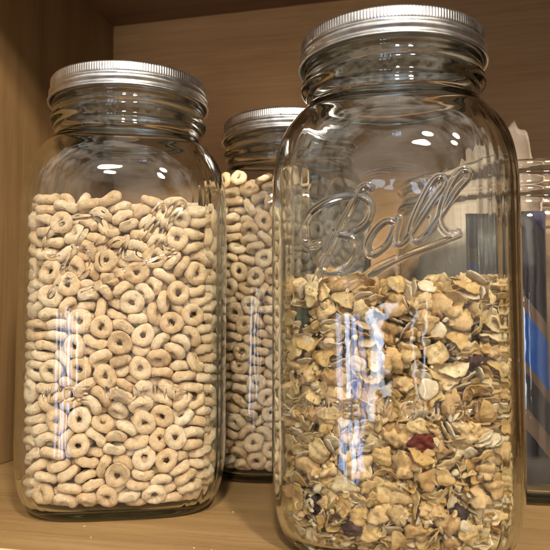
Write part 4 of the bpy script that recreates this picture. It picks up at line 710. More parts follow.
5,463,19,1683,49,9,6,32,5,429,171,1703,12,30,48,-15,1,459,348,1654,16,35,38,-26,0,437,407,1732,21,-20,-51,15,4,-399,-420,1660,2,-4,-2,60,3,-396,-187,1669,18,57,-2,4,
4,-405,-85,1658,58,-14,-6,3,0,-491,120,1733,19,-1,-56,11,5,-479,269,1705,26,15,28,-44,1,-213,-486,1793,1,38,-44,16,2,-372,-255,1745,22,-17,-3,-53,
3,-200,-123,1720,46,-35,-15,3,1,-281,-79,1723,8,-2,-20,-56,3,-265,72,1728,6,-28,-52,-3,4,-297,315,1736,18,12,53,18,0,-361,438,1748,5,51,-29,-14,
5,-146,-428,1809,33,31,-38,8,4,-108,-261,1730,38,-2,12,-45,5,-55,-144,1744,4,8,-13,-58,1,-112,-57,1748,0,29,-51,15,1,-87,53,1735,30,-15,21,-45,
0,-26,245,1704,29,-14,-19,47,2,-166,422,1660,37,-36,12,-28,4,-48,-451,1748,2,37,-45,-16,5,-51,-254,1771,16,-48,-30,14,4,62,-136,1766,15,-44,-37,9,
0,73,74,1805,30,-16,-40,29,0,47,159,1735,55,-19,-14,4,1,25,334,1753,26,-39,-37,-1,0,-73,522,1782,30,-17,-38,-31,5,210,-486,1758,19,0,-7,-56,1,190,-286,1744,10,-58,8,6,
4,161,-193,1733,1,11,-9,58,5,231,99,1748,5,-28,-53,1,5,123,85,1739,37,15,-2,-45,0,160,227,1731,16,-15,15,54,2,166,440,1730,19,-5,13,-55,1,279,-390,1675,53,20,-3,18,
0,356,-290,1700,26,1,1,-54,4,275,-109,1755,6,52,28,10,2,295,-2,1751,19,56,3,-9,3,351,93,1706,30,44,26,11,3,351,268,1692,34,11,11,-47,0,283,383,1758,47,10,-4,36,
2,443,-368,1701,22,9,-48,27,0,446,-264,1695,32,-29,34,-24,0,526,-71,1720,26,-30,29,-34,0,518,132,1732,22,-33,-19,40,2,477,208,1756,55,-19,-12,-9,5,367,466,1810,8,14,53,24,
3,-398,-429,1720,4,-34,48,8,3,-473,-253,1737,21,-11,-11,-54,3,-462,-150,1732,35,-36,15,-29,5,-444,-48,1697,0,-17,20,54,1,-422,113,1758,15,15,-56,-3,
3,-438,182,1691,53,12,-23,10,5,-453,368,1742,48,-4,0,36,4,-285,-436,1706,21,-31,-42,-20,2,-271,-286,1748,30,29,-22,37,3,-376,-138,1727,16,7,4,57,
1,-291,-29,1753,10,28,50,-14,0,-324,177,1725,3,-47,-36,11,2,-126,157,1753,31,-39,-10,-32,5,-332,465,1797,53,4,18,21,3,-107,-514,1824,23,-20,-24,-46,
0,-242,-370,1774,39,-12,0,-44,4,-134,-170,1792,5,-24,55,1,2,-126,-27,1795,0,53,-24,13,5,-38,169,1760,18,-43,32,-18,1,-65,287,1754,30,-17,-16,46,3,-227,371,1720,5,22,6,55,
0,16,-341,1764,43,9,10,40,0,92,-261,1797,12,-2,42,-41,0,94,-163,1811,42,12,4,40,5,0,47,1752,45,-11,0,38,5,20,219,1791,37,8,27,38,4,70,374,1810,53,6,22,17,
4,85,465,1809,47,-37,1,-5,1,74,-439,1734,59,0,6,-11,4,214,-286,1797,41,4,13,-42,3,205,-192,1813,15,30,-43,25,4,185,30,1802,1,-2,0,60,3,98,175,1808,14,-32,-44,20,
2,174,391,1765,10,-50,28,15,5,186,514,1799,20,-22,35,38,1,288,-475,1706,6,51,-32,0,3,293,-312,1749,47,-20,-10,30,4,390,-43,1817,42,11,-36,19,0,303,29,1799,20,34,-42,17,
1,339,135,1754,21,18,51,-14,2,346,236,1735,38,15,8,-43,4,259,480,1789,48,-17,-30,-8,0,475,-308,1774,36,15,3,-45,5,378,-173,1739,3,-20,-55,-14,5,484,-87,1787,51,-3,-11,29,
0,461,-1,1744,11,-52,-27,6,1,441,98,1761,15,-8,28,-50,1,488,305,1754,11,-28,-8,-51,0,409,358,1830,12,-34,-36,31,0,-439,-381,1795,39,10,5,44,1,-518,-168,1778,13,-38,-19,41,
3,-460,30,1695,23,5,53,-15,2,-367,28,1735,5,23,-14,53,2,-411,268,1773,12,32,10,48,5,-443,384,1799,4,27,-54,-3,2,-349,-346,1790,21,-22,-51,8,3,-340,-206,1792,59,1,-4,-10,
2,-330,-95,1795,14,-1,56,16,4,-281,63,1788,57,6,8,-15,5,-151,83,1736,43,-2,41,-4,0,-283,183,1773,53,-1,14,24,2,-235,476,1766,19,33,-44,-14,1,-86,-349,1810,57,9,14,-8,
4,-157,-288,1783,58,10,-13,2,5,-43,-122,1813,13,43,-39,4,1,-174,29,1821,2,-23,10,55,3,-66,376,1788,23,30,-44,14,3,-156,356,1754,6,0,-60,0,3,-137,501,1700,50,26,16,12,
3,142,-485,1799,24,36,41,10,0,103,-322,1809,35,-15,-38,-26,0,139,-282,1883,10,57,-2,-17,1,104,-40,1829,33,21,-13,-44,1,16,270,1839,11,-9,-15,-56,
3,110,278,1857,26,-19,45,-23,1,-94,437,1712,53,10,10,25,5,230,-452,1842,9,10,44,38,5,165,-388,1777,57,13,-10,-6,1,165,-79,1769,16,19,-54,-9,4,206,18,1871,51,16,9,-25,
2,126,87,1859,19,12,-56,-3,1,98,281,1763,8,-13,-11,-57,2,192,443,1851,8,-36,-44,-15,4,333,-378,1757,21,-5,38,-41,2,325,-241,1821,5,-13,57,10,4,353,-124,1840,30,38,21,28,
0,395,74,1839,10,53,20,18,0,284,197,1774,3,-58,-14,-2,5,262,294,1751,34,32,27,-26,2,362,362,1764,17,-33,16,-44,5,387,-442,1744,13,-55,-18,-8,2,385,-231,1770,13,3,-11,58,
1,432,-186,1818,10,-11,-6,-58,5,249,278,1946,6,-56,-6,19,0,406,189,1810,18,-32,-26,40,3,418,294,1756,2,46,10,-36,3,468,390,1820,10,-41,-12,-41,
4,-505,-282,1836,32,20,38,27,3,-425,-257,1812,2,-56,18,-12,3,-449,-66,1800,21,-38,-34,-23,0,-517,-29,1729,22,-35,41,-13,0,-383,115,1801,12,37,-45,-7,
2,-340,295,1762,28,-41,32,-12,4,-396,353,1843,48,7,3,35,1,-326,-462,1770,11,-4,-10,58,3,-312,-262,1846,1,43,41,7,4,-259,-186,1768,12,7,58,6,1,-376,-1,1805,0,-2,57,19,
2,-203,131,1780,42,-2,-43,3,1,-205,248,1779,8,59,5,-5,4,-279,365,1807,58,-13,3,8,4,-222,-345,1826,59,-10,2,-7,2,-216,-229,1828,6,-4,60,3,2,-183,-119,1832,42,3,-21,-37,
4,-186,-80,1882,16,39,43,1,0,-75,76,1810,5,55,-19,-14,0,-97,284,1806,26,-13,52,5,3,-157,371,1829,57,-15,-11,-6,4,83,-491,1820,40,13,-25,-35,5,-10,-232,1814,19,19,-52,-12,
1,-101,-202,1851,6,-58,10,-8,3,5,78,1834,8,44,15,-37,1,-34,355,1877,10,21,-14,54,0,184,325,1917,8,-16,-57,-7,5,-76,458,1801,8,27,-35,40,0,339,-470,1900,6,3,-50,32,
0,244,-348,1831,12,5,-58,-7,2,198,-87,1812,33,17,3,47,5,331,39,1900,9,7,-58,-10,2,203,154,1808,11,-36,46,-8,1,166,337,1798,3,-4,-57,-17,3,278,375,1816,11,-57,-13,1,
5,215,-390,1733,3,14,16,-56,4,420,-314,1822,11,-40,43,8,5,280,-140,1839,48,9,-33,-11,1,297,-49,1841,30,20,28,-39,3,320,173,1833,30,4,23,-46,0,343,291,1829,37,6,-14,45,
4,305,473,1888,9,8,-22,55,4,460,-399,1830,21,-45,4,34,2,489,-188,1732,22,37,-42,-4,2,448,23,1882,17,-56,-10,6,5,448,30,1811,50,-6,-7,32,4,512,122,1851,1,46,-1,38,
2,463,225,1838,7,42,31,-29,5,412,422,1894,56,-7,-11,-17,4,-437,-373,1857,43,10,0,40,5,-398,-295,1894,17,-12,-55,11,2,-529,-55,1814,36,-28,33,-22,
1,-479,25,1794,18,-29,-5,-49,1,-484,204,1767,15,55,-17,4,4,-358,131,1855,7,-54,-22,11,3,-457,238,1908,8,32,-49,11,1,-327,-389,1845,3,-53,-20,20,
0,-319,-255,1908,3,58,-13,-3,0,-291,-144,1851,11,13,-56,-14,2,-254,-35,1823,3,-20,-9,-56,5,-303,59,1863,13,16,-53,-20,5,-249,172,1844,1,-45,37,-16,
0,-173,479,1789,35,14,7,46,5,-57,-412,1831,8,16,-10,56,5,-211,-321,1879,16,57,-6,-1,5,-139,-200,1898,30,12,1,-51,0,-199,-48,1930,15,9,-18,-54,4,-230,49,1869,44,9,39,4,
3,-105,208,1819,37,-39,25,7,2,-145,521,1875,40,44,-1,7,0,212,-510,1885,34,-40,20,22,0,62,-404,1818,1,15,-42,-40,3,-83,-98,1871,55,-15,-2,-18,2,-8,-24,1801,2,-2,-15,58,
3,160,182,1867,49,24,-23,-12,0,-21,426,1844,50,17,24,-14,5,313,-425,1820,12,-20,-45,-32,2,361,-386,1864,52,-25,12,-12,3,214,-132,1880,10,-54,19,-13,
2,197,-34,1904,28,-53,-1,-4,5,173,261,1832,24,-26,48,-6,4,259,260,1842,51,4,-20,24,4,148,497,1915,25,0,-34,-43,4,322,-494,1799,21,11,41,-37,1,362,-281,1877,21,17,-1,-53,
2,297,-195,1908,26,-52,11,10,3,289,81,1833,17,-5,26,51,5,218,111,1900,13,5,34,-47,3,335,342,1898,25,-3,5,54,3,217,427,1944,3,-35,47,-10,5,515,-195,1814,31,26,-33,-29,
2,497,-74,1851,58,7,-7,10,5,432,-160,1872,10,59,-1,-7,1,504,289,1856,35,14,41,23,3,345,303,1958,1,-40,-45,-3,2,429,262,1908,48,-27,-3,-25,3,342,412,1938,3,18,57,-5,
1,-442,-198,1874,40,11,2,-44,0,-479,-214,1923,15,8,-1,-58,0,-463,-112,1854,23,-54,-11,4,2,-485,126,1834,20,0,-2,-57,3,-512,43,1888,38,14,-18,-40,
1,-484,175,1878,43,-10,7,40,1,-273,367,1867,46,-6,10,37,5,-243,-463,1838,13,57,9,7,3,-162,-414,1892,55,-17,-2,17,5,-242,-180,1896,39,11,8,-44,
2,-414,-406,1906,5,-56,-22,-3,1,-306,-27,1909,43,8,13,39,1,-194,281,1823,45,-10,-2,-39,1,-261,479,1845,12,-7,6,58,0,-73,-487,1880,11,0,-51,29,2,9,-330,1845,47,14,25,24,
5,-368,-123,1914,7,19,56,6,0,-47,166,1868,6,-46,23,31,3,-144,175,1864,16,-44,-29,-24,2,-135,444,1929,8,-4,59,-10,5,-149,438,1865,3,58,-9,14,1,145,-435,1889,10,-10,55,-20,
2,43,-294,1899,32,-2,-50,-6,3,16,-52,1854,7,3,-17,57,5,39,-97,1892,1,3,-54,-26,4,56,178,1885,59,10,-2,-6,4,-232,390,1909,51,-13,0,-29,0,127,399,1875,6,-49,-30,-15,
1,232,-391,1907,46,-20,8,-32,1,106,-385,1913,48,-13,-16,-30,2,251,-284,1877,42,-2,14,40,1,107,-181,1863,6,-58,5,14,2,127,255,1941,13,-58,3,-7,0,233,379,1877,9,-32,49,9,
0,80,524,1823,25,24,-34,35,0,436,-363,1914,56,-17,-1,13,0,506,-149,1913,17,35,-39,-22,4,514,16,1917,35,-19,15,-42,1,400,-199,1939,8,-46,-37,-1,1,252,194,1888,42,15,-7,-39,
5,44,313,1891,54,-6,-2,26,3,31,442,1906,21,-30,-47,-8,1,479,-276,1941,6,45,-38,-4,0,434,-76,1906,2,11,-59,3,5,335,137,1884,51,27,17,-3,0,466,137,1914,12,-46,33,-14,
3,361,229,1893,24,47,-29,0,3,119,49,1935,44,-1,11,39,3,459,347,1927,0,-28,30,44,5,-368,-470,1837,1,-16,-31,49,1,-399,-154,1817,20,-24,9,51,3,-357,-53,1857,8,-30,51,-5,
1,-489,-60,1915,23,45,31,-8,4,-402,84,1918,1,60,4,2,2,-486,272,1817,20,21,-13,-51,5,-472,344,1894,16,53,6,23,0,-266,-474,1898,3,52,-25,17,2,-316,-366,1900,9,-39,-39,22,
3,-92,81,1890,52,15,-2,25,4,-81,262,1912,52,8,22,-20,5,-497,147,1944,43,1,-14,39,4,-371,238,1835,34,-9,-48,-7,4,-345,454,1909,0,33,17,47,5,42,-488,1868,27,11,52,-8,
1,-92,-322,1878,5,41,44,-1,4,-12,-409,1898,16,-58,-4,-1,3,-181,108,1893,15,45,-11,-35,4,-360,335,1908,55,0,-8,23,1,-308,246,1849,14,34,-10,46,2,-426,441,1880,40,26,35,-10,
3,-5,-514,1793,29,17,17,47,0,-194,-266,1929,57,7,-3,-16,3,3,-192,1885,22,33,-44,8,2,-70,-5,1875,4,-25,46,-30,5,-240,254,1901,12,-27,-51,11,2,-143,302,1886,57,12,4,-13,
4,-258,484,1912,22,55,12,1,2,326,-390,1939,60,-3,-5,5,1,-46,-271,1917,43,-27,4,-32,5,178,-213,1911,1,-50,33,-7,1,285,-285,1927,15,16,-56,1,4,154,-119,1924,14,57,-2,10,
3,69,1,1898,20,51,-24,0,5,-32,511,1894,20,53,0,19,3,473,-260,1882,4,-5,-2,-60,)
FLAKES = (
23,-405,-341,129,23,-36,-42,-5,5,-440,64,101,45,1,3,40,22,-421,272,117,48,4,33,-15,11,-246,-359,100,9,-59,7,-2,2,-290,412,113,5,-16,-5,-57,1,-139,450,106,18,1,-1,57,
19,-74,484,141,37,-13,41,-19,18,225,-388,89,3,-48,-36,2,5,363,-408,103,28,-3,7,52,22,456,-139,123,27,38,-21,31,11,338,439,117,44,13,12,-37,18,-431,-269,89,23,-4,1,-55,
21,-446,-206,116,47,21,-29,10,5,-428,-13,99,15,-6,0,58,4,-445,135,94,7,5,-6,59,18,-461,217,120,19,-52,24,4,17,-424,356,95,7,27,-52,-9,1,-209,-437,102,34,-4,-3,49,
22,-56,-376,152,26,25,-47,-13,12,18,-498,130,32,-5,-27,-43,12,165,-432,126,5,49,32,13,2,466,-233,114,9,45,38,7,15,460,-111,157,47,-5,1,37,18,437,244,89,54,-1,-5,25,
9,432,326,104,36,-27,-29,26,22,-346,-418,133,21,38,-1,42,21,-449,-276,128,7,14,-24,53,8,-487,-112,118,22,-39,-33,24,22,-506,5,142,6,-12,-19,55,
4,-476,194,128,13,-20,-52,-19,20,-407,373,133,45,37,12,11,3,-206,-474,144,1,-52,29,-3,20,-294,-361,129,47,-36,-4,10,3,-138,-479,113,8,46,35,-15,7,-41,-439,102,51,4,0,31,
4,85,-454,109,12,-52,-25,-11,16,253,-411,140,48,-34,9,-5,15,247,443,122,5,30,-47,22,16,408,-348,92,12,3,-7,-58,11,460,-324,133,47,17,-23,-25,6,444,194,125,31,45,-19,-16,
7,449,293,138,21,-2,36,-43,1,-396,-416,175,59,2,8,-1,3,-485,-314,169,42,12,-40,11,16,-468,-173,125,41,-32,1,30,8,-423,12,132,8,-50,-30,10,8,-462,108,126,6,53,27,7,
2,-364,413,148,40,-25,17,-33,1,-275,-447,114,8,22,55,-3,21,-221,485,140,38,-11,28,-36,18,-125,-434,105,56,-18,5,9,18,-68,-349,88,0,-59,-12,0,12,26,448,141,2,48,16,33,
0,149,-483,147,54,4,-23,-13,21,62,499,139,16,-53,19,15,22,247,-457,126,49,-23,25,-5,16,182,460,94,3,-4,59,10,14,351,-437,124,3,-20,56,-3,10,502,-177,168,21,-35,35,-26,
1,476,59,108,8,20,4,-56,6,498,135,153,10,25,-5,-53,7,417,411,141,4,33,38,33,8,-395,-395,210,11,-30,-46,22,3,-425,-294,184,3,16,-49,30,16,-472,-128,145,56,10,17,-7,
9,-465,-56,127,9,48,-28,21,15,-493,91,155,5,53,28,-3,19,-441,355,180,31,36,-32,17,17,-304,-474,139,57,0,-6,-17,7,-295,462,156,54,-12,22,-8,1,-106,-448,146,2,-7,-59,9,
23,-153,462,179,2,34,-49,-2,4,-41,-483,132,4,-19,11,-56,18,-56,445,170,4,7,-57,-18,5,174,-384,156,3,14,48,-33,7,300,-482,176,30,-33,24,32,16,427,-396,122,3,-22,53,-18,
14,422,-278,131,22,15,54,5,4,477,-44,122,47,11,20,30,19,490,189,229,17,-32,35,33,8,459,238,135,22,55,-8,8,11,408,343,135,2,57,8,17,10,-424,-127,150,23,7,0,55,
7,-501,-72,182,18,-27,-4,-50,11,-459,154,156,7,57,11,-14,8,-467,261,168,58,2,6,-13,2,-378,426,206,13,-55,-15,11,0,-98,-508,169,7,-12,51,28,14,-5,-487,171,41,-17,14,38,
11,-8,502,193,20,27,-49,-13,14,210,449,135,16,42,39,1,0,409,-357,126,56,6,-12,-16,10,509,-6,147,41,-7,10,-42,8,452,29,125,7,-28,-50,-17,20,476,267,179,37,-39,3,-27,
23,337,405,170,18,-32,37,30,13,-483,80,186,2,57,16,-6,23,-466,203,208,49,-23,-9,-25,4,-338,388,235,36,-30,-37,-4,4,-239,-399,147,56,1,-6,20,19,-156,-415,177,33,31,-21,-33,
22,31,-426,161,4,-43,39,16,14,91,-445,140,44,15,-7,-38,13,134,465,160,24,16,-14,51,23,217,-450,204,19,-32,-6,-46,2,276,477,184,28,-12,49,16,21,436,-194,176,16,11,-34,-45,
10,426,-9,154,56,2,2,21,9,-320,-482,185,26,-39,-10,-37,0,-467,-273,199,52,-21,12,17,12,-474,-10,198,13,-3,-58,-7,16,-460,68,214,55,0,7,22,11,-278,-448,165,3,28,53,-3,
18,-259,464,186,11,-59,-4,6,9,-40,-423,185,24,-11,54,4,10,-86,475,222,21,-46,-19,27,9,2,432,208,51,6,21,21,22,85,-481,179,10,-40,-38,-21,1,324,-439,200,47,37,7,-3,
15,186,486,144,56,9,-21,-2,7,363,-424,152,4,-60,3,-1,4,473,-47,169,5,-56,-21,-4,21,467,95,171,9,34,39,30,2,409,402,223,23,5,15,53,17,-336,-420,193,7,41,-37,-23,
3,-446,-215,186,28,4,18,50,11,-476,-155,186,1,33,-30,-40,23,-412,382,268,51,-9,-27,-13,15,-273,-402,186,28,50,18,1,18,-256,505,208,20,23,-37,36,
21,-74,-489,230,53,-22,-7,-18,23,-158,460,271,8,24,53,-11,18,-29,-459,163,12,-6,21,55,4,124,-420,189,2,-8,5,-59,3,397,-413,183,11,-28,-47,22,16,464,-235,182,29,8,-38,-35,
23,475,-105,214,29,2,-2,52,9,472,289,225,3,-35,48,-4,6,-377,-345,236,1,33,49,-12,6,-486,-84,241,53,-23,2,-18,0,-453,278,216,32,49,13,-7,22,-291,-386,234,33,35,-20,29,
21,-306,451,236,48,21,17,25,9,-184,-504,178,29,48,9,-19,14,-96,490,281,36,-12,27,-38,5,-27,-458,211,44,16,3,-38,7,33,495,212,1,18,4,57,1,107,-468,227,5,-22,-7,-55,
5,398,-343,180,5,-2,-60,-3,4,457,-361,194,28,-29,-8,44,11,481,46,192,53,12,-7,24,1,449,337,212,40,38,22,-8,19,-343,-446,258,14,40,-14,40,21,-490,-217,233,12,-50,27,-17,
9,-494,-156,250,29,-45,26,-1,14,-489,139,279,11,56,-9,-17,8,-236,-464,201,50,3,-6,-32,7,-241,471,239,28,-30,-43,-5,17,-92,-446,176,9,41,40,-13,6,-33,456,249,50,4,-6,-33,
22,22,-498,251,48,-32,-2,-18,8,77,482,229,8,33,-49,1,16,151,-392,214,22,52,19,-1,3,141,435,261,2,26,36,-40,22,316,-387,236,43,-19,4,-37,5,220,483,222,43,32,-13,-25,
1,433,-369,227,18,22,-6,-53,16,426,-272,194,33,-9,-48,8,4,454,-162,218,22,34,-37,24,12,440,-8,213,22,0,-3,-56,13,450,157,252,13,42,21,34,19,472,287,287,31,44,-27,5,
20,407,423,266,25,-4,46,-30,8,-449,-364,236,2,46,29,24,15,-450,-339,210,1,2,-23,55,0,-445,-168,244,35,-14,-43,19,16,-437,-44,216,6,-39,-45,2,12,-443,46,259,1,-1,-50,33,
4,-469,299,249,6,46,38,-5,22,-466,286,313,41,-22,-19,-33,5,-275,-472,216,23,-15,53,-6,17,-87,-429,186,40,-14,8,42,20,-76,431,284,43,38,16,-4,21,34,-433,260,38,40,19,-14,
21,56,436,269,20,-19,15,-51,16,112,-414,242,49,-17,-12,-29,13,243,-463,268,23,51,18,-11,2,274,-320,281,12,-44,-34,18,8,285,464,251,50,22,-5,-26,
5,393,-321,250,52,22,-14,-15,16,470,-305,182,19,28,-46,17,2,462,-207,243,21,-6,-43,-36,3,429,60,222,10,20,-20,-52,13,424,373,293,7,-52,-21,-20,18,-430,-411,132,30,2,30,43,
15,-427,-145,261,44,-25,32,2,12,-492,89,253,35,-20,5,44,9,-474,350,265,42,9,42,5,7,-268,-457,280,41,27,-26,-23,5,-85,-423,209,4,19,-51,25,18,-88,449,315,5,55,20,10,
7,-47,-447,260,27,4,12,52,18,-11,-279,245,32,16,-4,48,20,137,-494,257,30,-16,49,9,21,164,481,223,1,1,-27,53,7,397,-415,239,4,-48,-34,-11,6,484,-267,202,10,18,-24,-51,
17,-443,-282,232,9,56,-14,-15,0,-458,-29,245,1,-14,-58,-1,21,-430,138,283,47,-28,-18,-16,7,-347,468,285,44,-32,-25,-5,23,-221,-411,274,37,-42,-3,22,
8,-123,-428,253,36,21,6,-43,20,-171,493,347,22,30,-45,-13,6,-43,506,309,39,7,24,-38,12,173,-481,322,2,9,-26,-53,1,59,501,280,1,33,39,-32,10,292,-427,280,1,-56,17,13,
11,188,472,272,6,-14,-58,-7,11,384,-361,275,12,16,57,2,17,434,-293,228,44,9,15,37,7,426,33,272,55,22,9,-5,5,491,200,313,11,-21,-25,49,22,336,440,323,34,38,-10,29,
11,-416,-425,274,40,18,-37,15,22,-417,-279,262,31,-32,32,25,23,-480,-78,311,23,43,24,-25,6,-511,5,288,2,-18,32,-47,9,-491,219,262,46,-2,-9,-37,21,-383,420,339,6,5,-4,59,
0,-172,-455,263,9,-37,14,45,8,-155,-490,225,36,-37,-21,-22,6,-169,460,397,26,13,-39,36,12,-4,477,319,31,35,5,37,7,176,-433,294,33,44,-10,21,12,94,483,330,25,-9,-53,6,
19,314,-447,316,20,45,19,28,17,373,-445,249,4,9,22,-55,22,469,-286,274,0,37,-1,47,8,489,-160,285,27,12,-33,-41,7,268,489,329,46,-37,-5,-7,21,-450,-351,294,55,-15,-19,-3,
13,-446,-203,286,2,-58,8,12,10,-444,73,310,57,-16,3,-11,19,-474,200,329,11,-31,44,-25,20,-337,467,361,48,-14,-28,18,8,-213,-500,271,19,36,24,-37,
20,-248,483,307,40,-25,24,-28,7,-118,-491,288,58,-16,5,-2,13,-92,466,339,17,46,33,13,14,58,-427,291,55,-16,18,-4,21,43,443,347,54,12,-1,-24,19,110,-411,302,21,-3,-7,-56,
1,148,472,328,50,18,25,-11,17,278,-333,339,50,33,3,-1,9,289,411,273,34,16,-21,-42,13,375,-384,319,55,11,6,-20,11,499,-105,305,24,12,-34,-41,6,518,-7,232,29,-35,-22,33,
6,502,112,285,36,-27,40,6,22,309,457,387,47,-19,22,23,14,-367,-390,298,5,1,-60,0,19,-449,-292,337,10,-4,-44,-40,12,-478,-148,347,33,16,-18,44,6,-498,82,361,17,-14,34,-44,
5,-425,218,275,58,11,-5,-7,11,-421,354,330,11,8,58,7,18,-289,-411,304,20,14,54,-11,8,-297,439,319,55,-3,-7,22,14,-97,-419,296,49,5,-6,34,21,-97,485,392,24,52,17,6,
21,46,-416,360,29,-27,-37,26,17,143,516,347,34,-33,24,27,14,261,-404,326,12,-29,50,-10,4,259,441,280,16,-32,47,-12,21,401,-410,356,1,26,-48,-25,8,455,-72,322,28,0,12,52,
15,512,-9,271,29,8,-16,-49,3,479,59,263,23,47,-21,-20,4,381,438,343,25,29,-5,46,7,-473,3,329,51,-12,2,-29,14,-377,386,367,52,8,11,-27,13,-205,-495,343,2,1,54,-25,
14,-243,474,353,2,-57,-19,0,7,-48,-451,328,23,-19,-5,52,8,44,-369,313,11,18,4,56,10,77,-495,286,8,-43,-13,-39,6,202,489,365,21,7,37,-42,6,191,-357,323,7,2,27,53,
13,362,-296,356,22,24,50,3,22,209,427,323,55,5,-11,-20,13,465,-365,393,11,40,-21,38,13,451,-325,313,33,-9,-17,46,20,456,170,328,38,25,18,35,23,443,309,381,41,43,-3,3,
13,374,433,396,19,-18,-50,-22,6,-393,-410,345,50,-6,9,31,23,-357,-311,339,22,-24,-50,-6,0,-487,166,388,10,24,-14,52,10,-234,-453,352,20,10,-25,-50,
18,-292,-310,303,33,16,36,-32,3,-232,467,375,11,-41,-42,3,13,-22,-506,329,16,-9,-31,-48,21,125,-485,377,41,-2,-40,-18,4,94,512,395,38,-43,15,3,20,431,95,382,2,-21,8,-56,
9,402,-330,344,45,3,15,36,21,481,-226,322,6,9,-59,3,20,476,-172,352,13,51,7,-28,15,456,-24,276,49,-4,30,-16,4,471,100,312,15,13,56,5,4,484,223,354,9,-50,26,-20,
6,446,383,382,5,-36,-36,-31,16,-424,-399,358,30,-27,6,44,12,-470,-308,420,17,-31,-39,28,0,-487,-70,379,9,16,-7,57,15,-443,108,332,2,25,54,4,0,-440,215,367,50,-23,10,-22,
2,-457,307,369,11,-16,53,-19,3,-322,-460,338,7,-12,-55,20,3,-92,-427,342,41,-15,-31,27,22,-16,-405,387,53,23,-14,-8,21,27,483,408,47,-12,-34,12,
11,304,-339,385,17,-24,48,20,6,331,-416,389,17,-42,-35,18,19,460,-280,379,25,-12,-47,25,23,491,-1,333,11,50,-4,-32,13,490,94,382,5,31,3,-51,11,490,248,406,49,-2,-34,-3,
17,371,377,393,12,-9,-56,-15,6,-447,-371,368,28,-10,-8,51,9,-437,135,367,12,11,-41,-40,4,-502,224,389,38,-23,-33,24,5,-439,398,377,32,37,14,32,
15,-302,-412,340,2,-29,-52,10,21,-134,-444,342,30,30,20,38,18,-180,512,402,3,3,44,-41,5,-101,-501,349,47,-28,3,24,17,113,-448,351,52,25,6,15,11,251,-452,363,4,27,52,-12,
21,364,-452,414,22,-47,-30,1,11,485,-205,413,52,-2,-27,-13,15,489,-99,357,7,-48,-36,5,7,521,-10,440,6,43,-6,41,18,441,93,336,38,10,-26,-37,15,406,351,437,32,-25,17,41,
23,-346,-427,399,4,17,56,-11,7,-473,-217,361,42,38,20,2,12,-460,341,439,3,38,-21,-41,23,-255,-390,372,42,7,-21,36,5,-227,474,438,40,12,-14,-41,
23,-140,-483,411,10,25,-48,24,6,55,-485,359,21,5,-2,-56,15,132,-427,385,57,-19,-5,0,22,158,474,410,27,28,40,-22,4,198,-506,399,42,-39,8,16,0,348,-457,473,4,-16,14,56,
21,451,-304,445,39,-41,-21,1,16,506,-91,379,10,41,-36,-23,8,427,30,356,46,-24,-29,-7,15,-380,-434,457,55,-12,-14,-16,5,-434,-257,394,18,-25,-17,-49,
1,-479,-189,424,51,-20,0,-24,19,-432,26,372,6,6,-47,-37,13,-326,459,437,42,-35,-23,11,21,-274,-463,408,42,17,-20,-34,10,-272,477,416,32,-1,51,-5,
3,-58,-451,429,19,45,-24,25,21,-117,492,454,13,50,-29,-8,12,-43,-489,394,15,58,-4,-1,2,-24,-314,373,9,9,54,-22,3,-32,495,389,3,47,27,27,11,111,-385,385,17,0,19,54,
6,91,448,407,14,23,0,54,12,303,465,453,57,-16,-9,-7,1,382,-375,399,10,-3,-20,-55,7,496,-194,514,22,-31,-39,25,4,454,-111,387,5,-55,-21,8,23,446,-35,416,42,15,24,-32,
23,455,167,409,9,39,-43,9,1,378,376,441,18,56,12,-3,11,-397,-377,420,53,-26,-10,-1,5,-506,-13,380,57,-5,17,2,23,-484,77,437,38,-5,-41,21,12,-400,397,418,10,-41,-41,-11,
14,-207,-442,391,29,19,0,49,9,-268,470,483,1,-38,31,35,9,-171,480,457,36,17,16,42,1,-52,-509,467,28,-13,33,39,18,-37,463,418,3,0,-12,59,11,119,-439,440,52,26,-13,-10,
13,264,-376,393,0,-37,-42,-21,5,223,440,405,15,24,-36,39,23,405,-376,464,42,-15,-32,25,9,427,-190,417,45,1,-17,-35,20,460,44,419,24,-39,-8,38,22,499,54,475,2,-58,-7,14,
3,421,405,449,18,47,-32,6,5,-415,-325,421,5,45,33,-21,22,-493,176,489,15,2,11,57,22,-419,385,486,15,12,46,-33,12,-312,-477,479,44,-27,19,23,23,32,-483,429,9,-6,-57,16,
10,92,-484,426,45,-1,-29,28,9,196,-470,388,18,56,-1,11,22,209,476,483,8,-50,-3,-32,17,301,-479,493,5,34,-42,25,16,444,-217,416,22,42,36,10,23,470,-124,439,51,-16,-27,-8,
16,443,89,443,11,-7,-16,-56,3,476,209,472,3,-3,3,60,15,429,227,454,5,58,-14,-7,16,397,457,466,20,4,42,38,23,-412,-287,486,23,40,37,-12,16,-444,257,405,15,13,-55,-15,
19,-265,-393,443,22,10,-34,-43,21,-212,467,494,23,43,29,19,12,-187,-315,439,13,-4,2,-58,4,-20,424,468,25,54,-4,2,13,102,-494,487,2,13,-19,56,11,19,-406,503,36,-22,3,-43,
19,100,479,480,37,26,-34,-20,18,264,-414,409,8,14,17,-55,22,299,-310,455,45,-17,27,24,18,329,-389,437,35,-4,-9,-47,21,450,-238,471,44,1,-35,21,5,439,297,459,1,20,56,3,
9,355,424,452,56,4,10,18,10,-389,-425,480,8,-5,25,54,9,-461,-319,531,35,22,18,40,19,-335,457,523,16,32,0,-48,22,-225,-473,461,28,-6,-52,7,13,-163,-393,459,56,-13,-3,16,
16,-152,471,483,48,4,0,-36,23,-20,490,480,33,32,-21,32,19,184,-409,432,20,-19,-20,-50,17,156,429,455,9,23,-10,54,4,287,-466,409,57,9,-10,-15,6,322,-425,496,8,34,39,-29,
